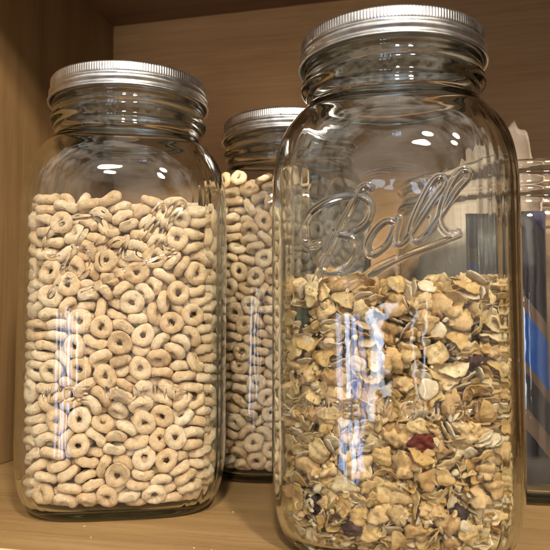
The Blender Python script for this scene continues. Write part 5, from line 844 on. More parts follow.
10,433,10,472,3,56,-22,2,23,454,132,495,8,-49,23,24,18,485,274,451,47,-20,-31,9,17,414,339,481,3,-18,57,0,9,-335,-396,470,20,-41,8,-38,18,-446,-49,430,25,6,54,7,
20,-503,-6,438,18,31,13,46,0,-399,331,456,44,-24,-33,-8,18,-389,459,468,40,-42,-11,13,18,-159,-422,486,55,-2,6,22,22,-126,478,528,19,38,-42,6,17,39,-464,485,6,58,13,-7,
3,194,-483,492,49,-15,3,32,5,269,-444,440,22,-33,41,-18,14,273,469,498,10,36,-47,2,14,412,-399,527,4,-58,2,-17,2,464,282,512,55,8,-16,-15,10,363,405,484,33,3,2,50,
2,-433,-374,492,2,17,28,50,0,-492,-268,524,35,-15,-43,19,11,-513,22,496,32,-31,-16,37,15,-456,141,493,40,32,30,12,23,-446,252,473,20,36,-38,21,4,-459,336,507,28,18,-12,48,
1,-244,467,540,29,-1,-16,50,16,-184,-334,475,57,-4,5,-18,8,-180,477,561,47,-4,-23,29,17,-13,-387,488,9,16,-1,57,9,58,-393,504,41,-27,-1,-34,9,-98,428,467,3,4,-38,-47,
11,167,458,533,5,-51,31,-7,2,224,-470,461,17,17,-19,-52,4,375,-393,528,20,-32,45,-9,2,429,-114,514,44,-8,-8,-39,10,466,3,509,58,10,-9,-5,21,449,339,556,20,-36,-6,43,
6,425,401,505,36,29,-35,-15,13,-339,-446,536,15,18,55,-9,23,-486,-88,451,6,-57,17,-4,10,-435,5,476,6,-27,-45,-29,3,-473,300,537,1,-23,31,-46,8,-445,332,574,48,-28,19,11,
5,-269,-422,501,5,-58,16,-1,14,-116,-434,511,59,-7,-9,0,21,-31,-460,496,9,26,-29,45,22,-31,435,533,44,-13,26,28,1,166,-453,512,43,-6,5,42,14,122,486,561,32,-3,-25,44,
9,223,-480,529,14,30,-50,0,1,353,390,575,22,16,51,17,9,326,458,515,40,-16,-19,37,15,388,-429,544,48,5,-18,30,23,442,-326,553,32,16,-5,48,2,491,55,566,51,12,-22,-20,
10,488,183,530,14,44,-36,14,9,398,354,502,51,6,-12,-29,18,-420,-413,546,49,-23,6,-25,19,-475,-167,514,28,31,-40,16,21,-501,-94,538,45,17,17,31,4,-419,401,554,4,13,-58,-2,
17,-273,-484,504,29,26,-45,7,0,-114,-488,500,55,-4,-13,-21,22,-4,-493,541,12,-30,15,48,5,108,-485,530,3,41,42,12,22,100,427,555,38,-31,3,34,1,251,-365,484,2,-28,-53,-4,
0,184,-332,513,3,51,30,-9,3,297,468,546,3,44,-11,-40,15,365,-438,545,1,45,35,19,20,438,-209,545,19,38,-19,37,18,502,-142,527,12,-33,-30,38,9,427,-41,492,10,-3,52,28,
18,373,363,537,23,55,0,7,1,-382,-363,510,42,11,16,39,13,-437,-223,542,17,-16,38,-40,6,-468,-13,509,37,-40,-25,-1,0,-389,374,577,4,59,4,-10,18,-257,-483,524,3,-19,-49,30,
18,-295,-318,528,58,-5,-14,-2,12,-127,-499,557,15,8,51,-26,9,-50,518,556,38,-30,-29,-21,10,38,-461,566,20,27,-48,11,23,23,479,571,41,16,-4,40,21,248,478,545,27,-14,13,-50,
15,358,-447,558,19,-3,57,6,1,504,-77,515,52,11,-26,-9,12,448,-7,544,9,29,50,13,3,447,70,585,56,10,-6,-18,15,371,394,526,54,-23,-10,5,15,-366,-315,529,5,-9,-59,2,
12,-420,-251,568,50,6,17,-28,20,-495,-174,619,35,44,-12,16,13,-492,72,544,23,18,15,50,6,-487,228,563,16,54,0,22,10,-380,411,587,19,55,-12,-8,22,-217,-455,533,25,8,-54,-4,
21,-279,470,596,20,8,40,39,18,-110,-428,532,30,-20,4,48,23,-37,-408,573,15,21,-14,-52,12,134,-395,544,4,-5,58,15,6,245,482,613,11,5,-39,44,8,258,-413,528,20,38,-35,-23,
23,288,-462,574,8,-38,-46,-3,3,507,-115,589,26,36,36,18,13,497,-62,590,20,43,-20,31,17,428,27,590,54,25,-7,-2,9,421,298,542,18,14,46,30,17,368,443,510,25,-6,-9,-53,
5,-342,-381,562,49,-1,-25,23,0,-337,-318,567,18,-54,19,3,13,-452,-82,566,27,-27,-32,33,4,-459,183,536,5,-46,-38,-1,17,-435,238,557,35,22,32,29,10,-201,462,604,0,-32,50,9,
1,-107,-454,603,45,-25,-31,2,6,-123,476,608,57,-10,-1,-15,10,1,507,630,60,-6,1,0,7,87,-507,587,19,-14,33,45,10,102,496,601,5,2,-3,60,7,215,-402,542,37,14,33,30,
16,345,384,615,43,-16,-22,31,8,448,-98,567,45,35,-16,-8,7,429,-13,589,56,16,-10,-12,2,455,278,587,6,-57,-7,15,6,396,434,561,25,-28,25,39,19,-429,-352,578,44,-40,-6,6,
2,-478,-264,641,42,11,-40,-10,6,-480,-108,601,29,-33,37,-19,12,-475,170,572,34,17,-14,44,22,-468,281,618,7,-51,-31,3,2,-348,438,625,17,1,-5,-57,22,-260,-389,565,2,18,57,4,
3,-224,-310,560,37,-11,-44,-12,16,-128,-433,561,15,-7,47,-33,2,-174,449,642,17,-49,-30,0,18,-1,-425,610,13,49,-18,-26,15,-63,486,584,24,47,3,-27,
16,225,-485,582,3,50,7,-32,10,145,436,591,18,6,-57,1,3,252,427,565,24,-50,22,9,10,401,-395,587,55,-5,-15,-17,21,489,-189,603,50,-6,33,-1,23,484,19,650,56,-8,-21,1,
23,468,204,672,24,-39,39,-5,23,417,381,636,2,45,24,-31,2,-383,-414,597,36,22,25,35,19,-501,-6,621,1,49,-34,7,22,-473,109,616,10,-36,20,-42,21,-376,438,677,4,22,-51,-21,
9,-241,-473,576,8,38,38,25,1,-267,427,636,44,2,17,-37,0,-164,-476,625,40,4,39,23,1,-55,469,662,37,19,-25,-35,23,64,-420,618,26,-13,16,-50,0,-5,433,654,30,-26,28,36,
19,138,480,638,42,39,16,9,21,335,-302,593,9,10,-46,36,4,476,-260,581,0,56,21,-9,5,443,-153,576,13,31,-46,19,12,500,129,630,40,12,-41,-14,15,502,276,631,2,-41,-8,43,
19,-332,-440,628,33,10,40,29,10,-430,84,558,0,-49,-35,3,8,-420,375,617,0,-9,-10,58,13,-209,-430,615,36,-18,13,-43,1,-143,-406,560,27,33,37,-19,
23,-164,-317,626,16,18,52,18,23,-117,478,699,2,21,-54,-17,13,39,486,670,59,9,-3,2,12,157,-417,587,13,-36,-45,-10,16,155,-353,619,57,-2,-5,-19,3,83,512,736,36,43,16,-14,
6,276,-395,638,30,23,1,46,7,243,-282,610,24,-49,-15,-19,8,408,-363,609,4,57,16,7,14,494,-306,620,41,-26,-30,19,17,477,107,612,12,27,27,44,16,347,456,558,15,43,35,-17,
4,-424,-426,735,3,32,26,-44,14,-449,-175,598,17,-25,6,51,9,-433,5,554,24,-20,32,-40,23,-446,348,676,25,-16,-51,-12,14,-129,-399,600,20,-12,17,53,6,46,-499,645,9,57,8,13,
23,89,434,705,37,0,-47,-5,20,146,-482,584,7,-38,41,-19,4,175,453,682,55,13,4,21,5,255,-476,643,59,1,-7,-8,9,461,-374,599,37,8,38,-28,11,444,-296,625,56,-13,-13,-10,
22,427,89,651,12,-4,29,-51,10,-375,-423,666,48,-4,-15,-32,15,-437,-104,621,24,-35,-42,0,15,-436,168,588,1,51,-6,-31,5,-422,223,606,38,9,-44,-13,
18,-393,418,721,4,-20,-56,-4,11,-278,-485,620,33,-16,26,40,9,-60,-433,640,54,-21,9,-13,23,177,468,829,15,-11,0,-57,20,182,-451,631,14,-3,38,44,4,202,-482,577,21,-33,5,-46,
5,450,-107,642,56,-6,-9,18,5,432,-49,624,59,8,-5,2,12,469,62,708,13,55,21,1,21,342,461,607,6,-1,-58,15,16,-455,-348,616,0,-27,-53,-4,10,-454,-221,707,44,-13,12,-38,
7,-496,-207,680,19,-36,-20,39,13,-463,42,623,18,8,28,49,19,-485,190,682,4,29,29,44,6,-353,458,747,48,33,1,-12,23,-217,-469,699,30,16,-1,50,20,-229,488,671,53,-4,6,-26,
6,-144,-397,645,12,-16,-10,-56,21,-60,-499,601,23,-14,-50,20,21,142,-398,652,5,57,16,-3,22,236,-473,697,29,27,27,36,19,262,444,673,30,-41,25,-20,
16,428,-375,636,49,4,0,-34,8,437,-229,627,2,-9,1,59,10,348,432,661,39,-5,-15,43,17,-461,-354,642,50,-12,14,-27,10,-481,-256,729,1,-41,-42,-14,6,-436,-169,656,23,-4,41,-37,
1,-507,92,681,34,-28,35,-20,2,-427,97,661,8,52,27,-9,17,-433,261,661,2,24,-5,55,0,-400,398,744,7,-58,-15,3,8,-299,466,686,23,16,5,-53,8,-129,-461,680,37,34,10,-31,
7,-7,-527,671,38,21,-38,15,5,174,433,720,27,-5,10,52,5,306,-446,676,7,13,-19,-55,6,209,489,723,50,-12,29,12,2,360,-439,647,45,-16,-19,-31,17,479,-287,669,37,-21,13,41,
18,441,147,667,36,37,-31,4,14,373,418,688,4,-55,-22,-7,16,-421,-388,631,25,8,-35,-41,18,-430,-334,671,19,55,14,-9,21,-482,-118,672,2,-18,-56,-11,
14,-492,-54,653,6,-58,-6,13,0,-423,252,692,46,-11,14,-34,13,-411,340,741,11,-49,22,23,19,-225,475,773,53,-7,27,0,0,-140,-501,718,44,-28,30,1,7,-190,425,719,15,-56,4,-14,
11,-34,-403,665,41,-24,-25,-27,22,7,495,743,51,21,19,-12,13,195,-396,688,22,33,-35,-29,2,325,-456,727,11,-8,54,-23,4,271,498,722,35,41,-21,16,16,414,-412,666,12,2,54,-24,
12,499,-138,674,21,33,-22,-40,6,507,5,721,53,1,-26,12,14,481,155,720,28,5,-23,47,5,339,472,725,35,16,-35,31,12,-389,-400,701,45,7,-5,-39,4,-445,-44,654,57,-10,14,-9,
9,-526,-15,721,34,-34,36,-7,17,-204,-415,638,5,-46,-38,4,22,-140,-387,713,8,44,30,26,13,53,-483,698,25,27,47,2,16,154,-482,647,23,-38,34,-23,13,120,-436,689,32,4,-18,47,
1,152,459,749,2,-48,-35,6,12,273,-403,705,23,-11,53,-12,15,319,460,732,15,35,24,-40,19,353,-370,644,58,16,-4,-1,6,507,-59,704,39,-18,42,6,7,442,-14,747,3,51,31,5,
6,467,312,665,28,33,29,29,1,422,371,704,1,-2,-60,-3,0,-425,-350,650,5,-8,-19,-56,2,-485,-284,786,24,-29,-14,45,0,-462,-60,710,7,-3,-54,-25,10,-484,7,674,3,5,-59,7,
2,-446,104,739,44,-36,2,17,6,-285,442,734,21,-18,-8,53,8,-79,-415,703,24,-18,49,-16,22,-56,444,757,6,-10,-53,-26,18,-11,-470,662,42,19,37,-11,15,107,-495,643,22,42,37,-3,
19,175,-291,757,26,-21,47,-16,15,158,475,776,41,-11,6,-42,15,276,-459,760,31,-13,1,49,3,317,403,723,26,17,-26,-44,4,471,-355,672,43,-27,-25,20,11,449,-264,681,19,-4,31,48,
19,494,119,748,28,-6,-2,53,20,370,422,729,17,5,22,53,22,-432,-361,757,59,8,7,-2,3,-421,-296,672,14,12,20,53,3,-501,-153,740,16,30,18,47,19,-461,25,718,30,43,19,22,
16,-458,136,710,34,-33,18,32,10,-403,420,782,54,13,1,24,1,-327,-366,677,8,-9,-58,-11,23,-194,-308,773,36,-19,-41,16,19,-289,452,804,10,-18,13,55,
6,-107,-472,741,48,-34,11,1,15,-78,508,727,28,18,-44,23,6,-62,-474,679,35,-33,-31,19,14,137,-517,751,23,-23,35,36,9,327,-430,767,41,4,22,38,4,392,-430,702,55,-12,1,20,
4,450,-212,697,14,28,7,51,1,506,10,783,25,-33,37,-23,19,485,232,766,22,-25,26,43,6,-323,-473,722,17,18,38,-40,20,-435,-117,707,36,-38,26,-13,10,-516,-58,764,25,31,26,36,
2,-486,175,783,15,34,13,45,12,-438,255,750,40,1,-8,44,21,-370,380,796,15,-30,33,-38,22,-290,-412,703,29,16,39,-31,7,-101,-425,773,25,47,-27,-7,
10,-136,473,774,20,-30,-47,-10,0,-19,-502,729,31,6,23,46,18,90,493,780,50,11,7,-31,1,161,-477,716,1,48,30,18,12,227,-399,751,28,-13,32,-40,7,272,435,725,59,2,-9,4,
22,420,-369,715,2,-42,9,42,7,491,-231,731,45,-26,-21,20,11,460,-147,717,26,-47,10,-24,1,469,319,727,19,-46,-21,25,4,-339,-393,749,32,-8,-16,48,14,-387,-303,717,50,5,8,32,
21,-484,-174,792,21,34,-32,-32,17,-520,40,704,23,-40,22,-31,9,-423,300,795,13,-45,-35,12,3,-350,442,844,44,3,-34,22,10,-185,-461,758,49,3,-12,-32,
16,-312,407,790,22,-17,43,31,13,-170,-383,765,32,49,12,7,12,-70,-348,746,49,-17,12,-28,11,27,-432,707,11,-2,-33,-49,20,2,495,812,6,-34,-38,31,10,151,-491,820,20,1,-56,-5,
15,303,-464,795,6,-45,34,-20,21,294,-344,758,47,30,-19,-12,18,234,507,785,27,26,-34,33,11,450,-302,753,8,-15,45,-36,10,464,-68,712,23,-34,42,-13,
5,455,56,771,22,25,-11,-48,1,422,383,754,14,32,-48,-9,16,-459,-324,717,45,28,4,28,2,-475,39,803,52,-15,20,15,11,-485,277,787,24,-41,28,-24,18,-399,424,821,0,20,-6,-56,
8,-94,-498,794,10,-1,-21,55,10,-54,-440,780,21,-31,9,-46,22,30,-494,759,24,33,29,-33,23,-4,-321,785,0,49,-31,-16,18,43,450,784,13,7,-57,11,5,108,-481,734,34,13,-45,16,
0,62,-382,752,24,19,-19,48,6,233,-464,776,6,-50,-33,2,17,281,448,757,13,24,54,3,16,343,-450,810,36,-33,15,-32,17,451,-175,750,25,15,-1,-52,13,473,-94,766,25,2,-2,-55,
5,422,-37,787,10,50,-31,-3,8,494,186,823,29,-35,39,-6,21,424,199,785,21,-37,42,8,3,385,431,803,23,-27,-14,46,14,-357,-405,761,12,9,55,19,6,-467,-106,769,41,-26,17,-30,
9,-488,-58,759,10,42,-26,-33,12,-508,-12,827,35,37,-28,-16,13,-503,187,872,21,-37,-35,24,15,-445,361,799,17,36,43,11,19,-249,-461,777,48,23,-25,-14,
12,-172,-460,817,8,-21,-56,2,15,-114,429,800,12,54,20,-14,23,-5,-498,846,22,36,21,38,20,66,485,813,42,-30,30,2,14,109,-494,796,27,51,-15,-4,6,103,423,818,12,58,4,-6,
13,240,-483,832,9,7,21,-55,16,372,-434,756,44,-22,7,-34,15,469,-238,757,0,-53,12,-25,12,431,24,812,3,33,48,-13,10,510,168,927,18,-38,9,-42,2,417,345,788,13,-34,47,7,
19,-350,-426,800,29,48,-20,9,5,-438,-261,776,42,22,-35,-10,6,-431,-166,821,59,-7,5,5,11,-436,371,840,1,-49,-35,-6,18,-269,-388,762,36,-5,-22,-42,
16,-151,-516,850,41,41,8,-13,19,-73,472,834,32,-35,-31,-18,21,62,-498,908,44,31,7,-25,9,51,449,844,3,-6,-19,56,10,99,-436,754,12,56,10,-15,19,126,467,898,35,-44,-17,-10,
23,264,450,809,21,17,-6,-53,8,384,-414,775,9,12,6,58,23,481,-60,841,20,-4,-14,55,8,467,156,845,4,26,19,-50,11,407,383,843,27,3,10,-53,14,-364,-422,851,19,0,-13,-55,
23,-422,-352,846,54,-6,26,-1,2,-462,-102,816,1,4,-58,15,9,-486,-3,761,52,20,-14,-17,15,-442,198,847,8,-23,-3,-55,3,-454,319,855,31,11,-11,49,10,-55,-483,898,20,-42,-9,37,
12,-140,471,845,7,-10,-13,57,8,-16,-410,803,40,31,-1,-33,21,86,-340,835,1,-23,-4,55,1,-7,503,873,54,-3,23,-11,12,149,-431,782,16,57,-2,-11,8,428,-375,782,11,-4,-59,4,
20,500,-143,798,47,-31,-8,-19,15,429,51,844,59,1,9,7,7,430,99,818,2,-32,38,34,16,430,221,822,49,-14,5,32,11,341,386,833,25,36,40,12,2,-292,-456,878,18,-37,43,5,
1,-467,-212,846,9,-22,-48,-28,13,-450,-55,847,17,20,-53,-6,0,-421,27,826,52,-19,18,-15,0,-462,107,826,18,-46,34,-3,10,-447,243,817,1,-56,4,20,23,-407,394,899,10,33,-21,44,
10,-86,-503,871,44,14,33,-18,13,-94,-368,809,23,43,35,2,19,-208,465,896,35,-26,30,-29,3,42,-400,799,31,9,-4,51,2,42,498,917,31,13,-35,34,15,292,-399,807,19,-10,-50,25,
23,417,-274,815,0,46,20,33,20,430,-127,802,17,-54,-19,6,13,498,96,856,3,-42,-30,-30,16,430,287,822,9,-54,2,24,23,442,351,895,24,6,-37,-41,13,-419,-419,909,43,27,5,-32,
19,-499,88,892,30,26,35,-28,12,-475,300,913,3,-42,10,42,17,-230,-487,848,8,57,-12,14,1,-295,465,886,54,-4,-5,25,6,-132,-483,855,52,16,24,-11,23,-99,476,932,1,12,-56,-17,
8,43,-454,836,28,-5,-50,18,19,337,-360,835,31,38,-30,-17,9,283,485,866,7,-59,1,10,5,378,-432,824,42,14,20,35,22,474,-205,815,7,51,17,26,0,449,32,863,7,21,-55,-6,
9,473,309,819,9,35,-47,-9,8,-355,-393,872,43,-7,-13,-40,23,-433,-262,879,28,-26,25,39,13,-252,-385,817,41,-13,10,-41,4,-252,499,948,44,-40,3,6,7,-129,-369,853,23,51,0,22,
7,174,-436,849,59,-10,-6,5,5,207,472,953,21,4,-18,-53,0,331,-458,862,21,-15,54,4,21,299,430,874,56,-21,8,4,9,405,-343,811,8,11,-58,10,6,435,-173,866,40,3,-11,44,
11,468,262,854,13,19,-2,-55,21,361,454,879,39,13,-44,-3,1,-337,-371,904,23,-10,-12,-53,14,-447,-117,874,12,-27,-50,-15,10,-432,263,850,9,-5,-59,-6,
17,-417,286,898,46,20,-21,26,3,-281,-428,846,13,-53,25,-6,21,-142,-325,910,6,26,-48,-25,14,-191,470,956,17,-56,-9,-9,2,88,-408,867,2,-59,6,-6,1,-7,447,916,54,-5,-6,-26,
18,95,-469,830,37,-33,-2,33,23,82,450,973,51,0,-9,-30,18,263,-422,858,5,12,7,58,1,328,-291,870,13,13,17,55,20,462,-337,816,50,-2,-20,26,5,500,-147,857,24,-32,43,-10,
18,512,8,869,13,-17,-54,14,5,473,217,878,8,4,59,5,12,406,416,957,22,7,25,49,0,-313,-366,937,14,53,-21,-12,5,-474,-350,898,41,-1,-38,20,23,-435,-166,910,0,-41,-10,-42,
20,-503,-48,904,41,43,-7,6,10,-429,217,871,2,58,14,-9,12,-456,308,977,14,-35,6,-46,4,-226,-437,864,18,-28,-2,-50,3,-263,446,937,15,-56,10,-13,11,-175,-472,896,1,41,-18,40,
12,-42,-375,892,18,47,-18,28,13,-228,456,1003,37,31,-26,-25,0,-8,452,956,23,9,-13,-53,5,297,-471,892,20,11,-16,-53,1,413,-411,841,7,-52,19,21,22,477,-295,937,45,36,-2,-15,
16,462,-108,881,11,-6,-11,58,4,491,287,938,5,36,16,-45,12,-351,-451,934,55,19,-5,-15,11,-500,-182,920,21,32,37,27,3,-453,-5,908,44,23,-3,-34,10,-234,-377,868,52,22,17,-8,
7,-93,-440,868,21,-28,-48,8,15,-183,512,990,14,11,40,-41,11,-12,500,988,2,-57,-9,-15,12,179,-497,895,40,-41,-17,5,12,271,-434,909,3,-28,46,-27,
20,395,-425,900,4,-45,13,-37,9,487,-271,833,26,32,-21,38,8,453,-18,896,34,3,12,48,15,488,77,949,7,10,-48,-33,20,441,70,901,28,-27,43,-15,10,423,249,878,41,-9,-25,35,
10,375,365,915,46,-5,26,28,3,-465,-352,969,21,47,-24,-20,2,-468,-266,939,9,-54,-13,-19,23,-479,-157,1010,25,11,-45,-28,22,-420,246,909,25,-39,20,33,
1,-229,-392,908,4,-54,16,19,2,-296,455,970,16,14,56,3,22,-99,-418,936,23,-39,-20,-34,4,-169,466,987,29,13,-2,51,19,32,-426,907,34,1,26,42,3,-41,425,993,9,31,48,-14,
1,123,-449,920,5,-44,-40,6,19,117,-361,924,46,14,-32,-16,11,131,505,985,31,47,12,-17,14,268,-385,881,29,52,-4,9,18,363,-200,944,11,4,59,6,21,305,432,932,11,52,27,-7,
17,379,-345,860,14,-22,-5,-54,20,488,-199,896,55,-9,9,21,18,423,-44,889,22,40,-39,-2,20,473,241,935,52,-28,1,-7,13,410,305,953,20,-26,48,13,11,-408,-385,980,1,40,40,-21,
5,-474,-263,1003,15,14,-10,55,17,-442,-102,941,24,35,37,-22,14,-455,125,949,21,1,-7,56,13,-463,169,936,13,-1,19,-55,18,-382,353,959,35,13,-21,-42,
7,-204,-344,941,29,1,-7,-52,0,-164,-400,953,30,-16,37,-34,8,80,-492,967,41,-6,-11,-42,1,53,-358,988,27,24,44,-20,16,-77,520,990,15,17,40,-39,11,169,-472,953,5,52,29,-6,
1,184,445,1014,49,-16,-24,18,5,269,490,918,8,-9,36,47,7,395,-347,888,9,56,-15,-14,4,437,-262,892,12,21,-55,-4,7,492,35,924,52,24,10,-14,21,472,136,938,38,21,-19,-36,
16,465,191,927,41,-34,27,-6,0,373,387,943,22,54,-13,0,17,-275,-397,946,35,0,9,-48,5,-466,-303,1033,38,41,23,1,12,-475,94,973,25,15,-11,51,7,-513,48,1067,25,30,-35,-29,
18,-378,428,957,18,7,6,57,11,-239,-463,932,12,4,-2,-59,14,-110,-486,940,50,19,1,-27,15,-223,481,1054,3,-8,59,-5,23,-25,-494,978,29,11,12,50,1,321,-282,915,3,-58,-8,14,
21,285,481,999,19,-5,34,45,20,450,-361,892,20,-27,36,34,22,463,-134,923,11,38,44,-9,8,516,-21,946,30,28,-22,-38,17,338,395,966,15,-21,53,-7,7,-331,-450,997,5,8,-18,-56,
4,-433,-47,935,6,28,52,8,20,-372,445,998,3,27,22,49,18,-281,-420,959,28,-4,6,-52,17,-267,-260,914,6,-12,55,-18,5,-293,467,1024,10,-52,28,-4,2,-136,-476,987,17,-2,1,-58,
10,-117,467,998,13,-29,-50,-9,14,48,-487,984,26,-27,-8,46,2,9,497,1047,44,16,-18,33,19,132,-485,1027,11,-59,-4,-4,17,234,-430,928,17,40,40,10,
3,207,503,1017,21,-19,-39,-36,10,408,-365,927,6,-58,-13,-4,12,393,-276,934,27,-11,-20,48,1,468,-202,964,14,-7,-3,58,19,468,147,1005,39,38,6,25,6,348,443,1003,23,19,47,23,
5,-492,-73,944,4,58,5,-14,5,-431,370,982,48,13,17,29,1,-258,-474,983,32,-4,17,48,23,-206,471,1110,18,21,-36,39,15,-197,-484,1023,23,45,32,-4,21,94,-409,996,14,-30,47,18,
2,-33,515,1140,36,-22,-38,-21,19,190,-402,976,44,32,22,8,5,65,470,1053,33,26,-1,43,1,261,-482,958,18,-43,35,16,6,268,425,998,23,-48,22,16,13,398,-409,960,21,-2,6,-56,
8,456,-343,994,54,-2,-25,-9,0,476,-156,996,2,1,-15,-58,0,488,52,994,1,7,21,-56,2,456,221,998,57,10,-10,11,5,396,442,1029,27,-1,-42,34,20,-401,-313,974,24,34,-18,-40,
21,-467,-71,984,51,-10,-3,30,2,-495,19,961,23,3,54,9,17,-493,241,910,34,15,-46,9,4,-215,-425,973,26,-15,-15,-50,15,-68,-420,963,21,-8,9,-55,10,-196,-22,1048,1,39,-28,36,
6,-91,483,1045,6,13,3,-58,17,26,-418,966,31,-17,-3,48,7,75,326,1044,7,-12,43,-40,15,12,355,1053,7,17,55,16,23,214,-338,1037,3,-51,10,-29,16,171,485,1053,44,18,-33,-15,
2,329,-433,993,54,1,-19,-19,7,337,-329,957,3,-18,-56,11,12,243,190,1056,18,41,-29,-27,2,307,481,1082,47,-23,27,8,12,412,-416,1033,5,32,-26,43,
22,464,-223,1010,31,-42,-5,29,13,455,-86,946,46,38,-3,4,21,451,-23,957,56,10,0,20,2,409,147,1050,13,-7,-10,57,4,437,214,1029,15,13,57,-1,15,367,392,1010,7,-10,-54,-23,
19,-362,-414,1041,8,-5,34,-48,2,-479,-18,1033,59,-2,6,11,21,-492,181,998,37,11,-31,-33,22,-445,332,1053,40,43,-1,14,21,-113,-391,1012,2,-59,-7,-3,
3,-125,201,1042,58,-2,-16,3,23,-175,401,1048,59,-9,-3,3,2,-43,-426,1025,17,12,-56,-5,2,-49,312,1070,9,11,8,58,22,-65,398,1050,45,16,23,-28,19,111,-493,1109,51,-26,8,-14,
4,244,-248,1053,39,-37,18,19,14,159,298,1042,8,-9,-8,58,4,98,514,1044,16,-7,42,39,16,311,-308,981,8,-43,39,-11,23,242,443,1094,44,-3,34,21,13,388,-351,995,5,-51,32,0,
0,414,-277,990,39,-7,-24,38,3,487,-26,990,21,-43,-36,5,0,418,386,1034,21,-49,24,14,9,-417,-357,1005,14,-9,8,57,19,-480,-240,1077,7,-31,-41,-31,4,-489,249,978,35,-1,-49,-3,
1,-344,407,1017,13,-36,37,28,18,-265,-478,1016,2,-9,57,-15,2,-194,203,1057,34,47,-3,17,6,-303,474,1081,4,20,-12,-55,18,-218,-451,1039,23,14,-53,-3,
15,-69,187,1056,1,-18,24,-52,2,-167,386,1126,10,28,-5,52,10,15,-414,1020,18,21,9,52,23,32,-317,1063,6,-6,5,-59,2,-77,101,1084,14,44,-30,-24,16,41,238,1067,60,0,2,5,
22,72,419,1089,51,-8,31,2,13,135,-396,1054,24,-40,-30,23,13,245,-203,1072,22,54,-2,13,13,210,122,1074,8,39,39,21,21,152,373,1041,35,49,2,-7,15,98,444,1037,51,20,14,21,
14,376,-269,996,52,6,-23,18,10,336,-44,1044,18,7,-22,-52,0,307,395,1044,9,36,-31,-36,9,336,-394,1036,41,-19,16,-36,3,380,-291,1041,36,0,-5,-48,10,516,-105,1024,38,18,42,9,
16,422,69,1005,11,-56,11,-15,1,412,288,1013,31,-7,5,51,6,468,293,1040,11,-52,-4,27,2,-325,-347,1065,12,23,54,2,6,-434,-336,1039,19,-19,-18,-51,
22,-428,-97,1040,17,53,3,-21,1,-461,-9,1079,53,-19,19,8,13,-434,201,1042,15,-11,-1,57,22,-343,358,1081,51,-8,-31,1,5,-374,-3,1070,0,-29,-51,12,
6,-196,-490,1115,40,-42,-5,15,10,-118,-275,1047,32,-37,-30,18,20,-186,-79,1060,12,26,44,29,2,-214,53,1056,14,-21,-19,51,9,-164,489,1044,3,-19,-20,53,
4,38,-415,1034,52,6,21,-22,0,87,-288,1102,26,18,35,37,1,42,-50,1051,7,-27,-53,-1,18,-6,133,1043,23,-17,0,-53,20,-48,241,1096,29,42,17,27,21,-13,471,1081,18,-49,29,3,
2,99,-372,1091,36,27,38,-15,12,155,98,1095,21,45,22,26,19,115,278,1068,46,31,6,-22,23,256,-462,1043,57,12,0,14,21,314,-246,1008,30,-49,-16,-6,11,263,-5,1041,55,4,-1,25,
23,295,114,1067,6,47,1,-37,20,347,274,1091,38,-22,21,-35,4,227,347,1092,36,-18,-10,-44,9,384,-370,1033,12,-32,49,-3,2,410,-214,1076,25,19,-2,51,
22,487,20,1034,19,-43,28,24,23,472,197,1106,11,46,-8,-36,10,-450,-387,1039,23,10,37,40,21,-389,-283,1064,56,4,-21,-1,23,-392,-178,1090,11,-48,-24,-25,
23,-440,52,1089,4,-52,-20,-23,0,-452,93,1017,28,-6,3,-53,19,-465,238,1084,1,18,47,34,6,-404,363,1088,38,-5,21,-41,2,-311,-233,1046,57,-19,4,7,23,-250,-21,1085,49,18,28,11,
15,-272,163,1059,17,8,28,-50,0,-244,343,1064,19,3,11,56,16,-127,-492,1009,23,12,-6,54,23,-73,-331,1070,8,20,56,1,8,-106,-65,1081,56,-17,-12,-5,9,-106,256,1056,13,5,53,23,
23,-104,449,1117,17,13,-56,-5,15,7,-499,1028,9,39,-45,-6,19,85,-188,1094,9,13,-35,-46,11,36,-200,1043,45,-3,-13,-37,19,-5,61,1076,38,34,32,3,13,-21,165,1073,13,-4,-58,-5,
20,15,275,1097,18,-40,27,-31,9,-39,437,1104,28,32,-30,-30,16,83,-455,1073,32,-32,-39,3,8,86,-148,1051,3,43,36,22,13,155,11,1047,31,29,42,-3,9,145,340,1083,16,-57,2,8,
5,145,458,1044,33,31,-23,-32,1,249,-479,1120,17,57,-9,-1,12,316,-237,1078,28,-19,-11,-48,8,249,-46,1074,13,-48,-34,2,18,270,54,1088,17,-46,34,3,
8,328,224,1066,45,-4,-23,-31,3,291,354,1084,0,-26,-48,-25,8,364,-412,1073,24,-37,-17,36,9,455,-299,1019,18,-16,27,-48,6,424,-133,1029,1,21,46,-32,
15,480,-55,1018,17,19,0,54,17,424,50,1033,1,-23,8,55,8,386,244,1053,10,54,20,10,1,372,433,1096,55,21,3,9,0,-391,-410,1091,14,49,-30,12,17,-397,-241,1080,14,1,53,-25,
15,-419,-230,1121,47,13,4,-35,13,-484,-79,1094,18,-50,-25,-13,22,-491,138,1062,4,33,21,-45,18,-350,211,1063,50,20,3,-25,5,-420,394,1043,16,-11,47,31,
21,-284,-481,1074,26,-21,17,47,21,-304,-185,1084,22,42,7,36,2,-281,-101,1109,22,10,22,-50,21,-351,67,1096,7,-57,-14,9,6,-290,240,1069,26,7,42,34,
9,-247,411,1079,48,22,-6,-28,0,-144,-440,1052,25,53,11,9,13,-127,-322,1124,28,10,-8,-51,14,-189,-165,1054,10,51,-29,-2,23,-124,5,1086,6,46,-15,34,
19,-154,133,1067,4,-7,34,49,22,-154,302,1078,14,49,-32,-6,9,-105,510,1105,22,-36,-27,-34,16,-15,-448,1059,48,-6,18,-31,6,-19,-357,1104,15,-40,-42,7,
10,-42,-45,1064,6,-3,60,-3,6,-62,-8,1114,52,26,8,14,10,-31,158,1121,23,-10,9,-54,8,-77,187,1128,18,53,7,21,21,2,356,1097,17,-56,6,-10,21,186,-436,1056,12,-47,22,-29,
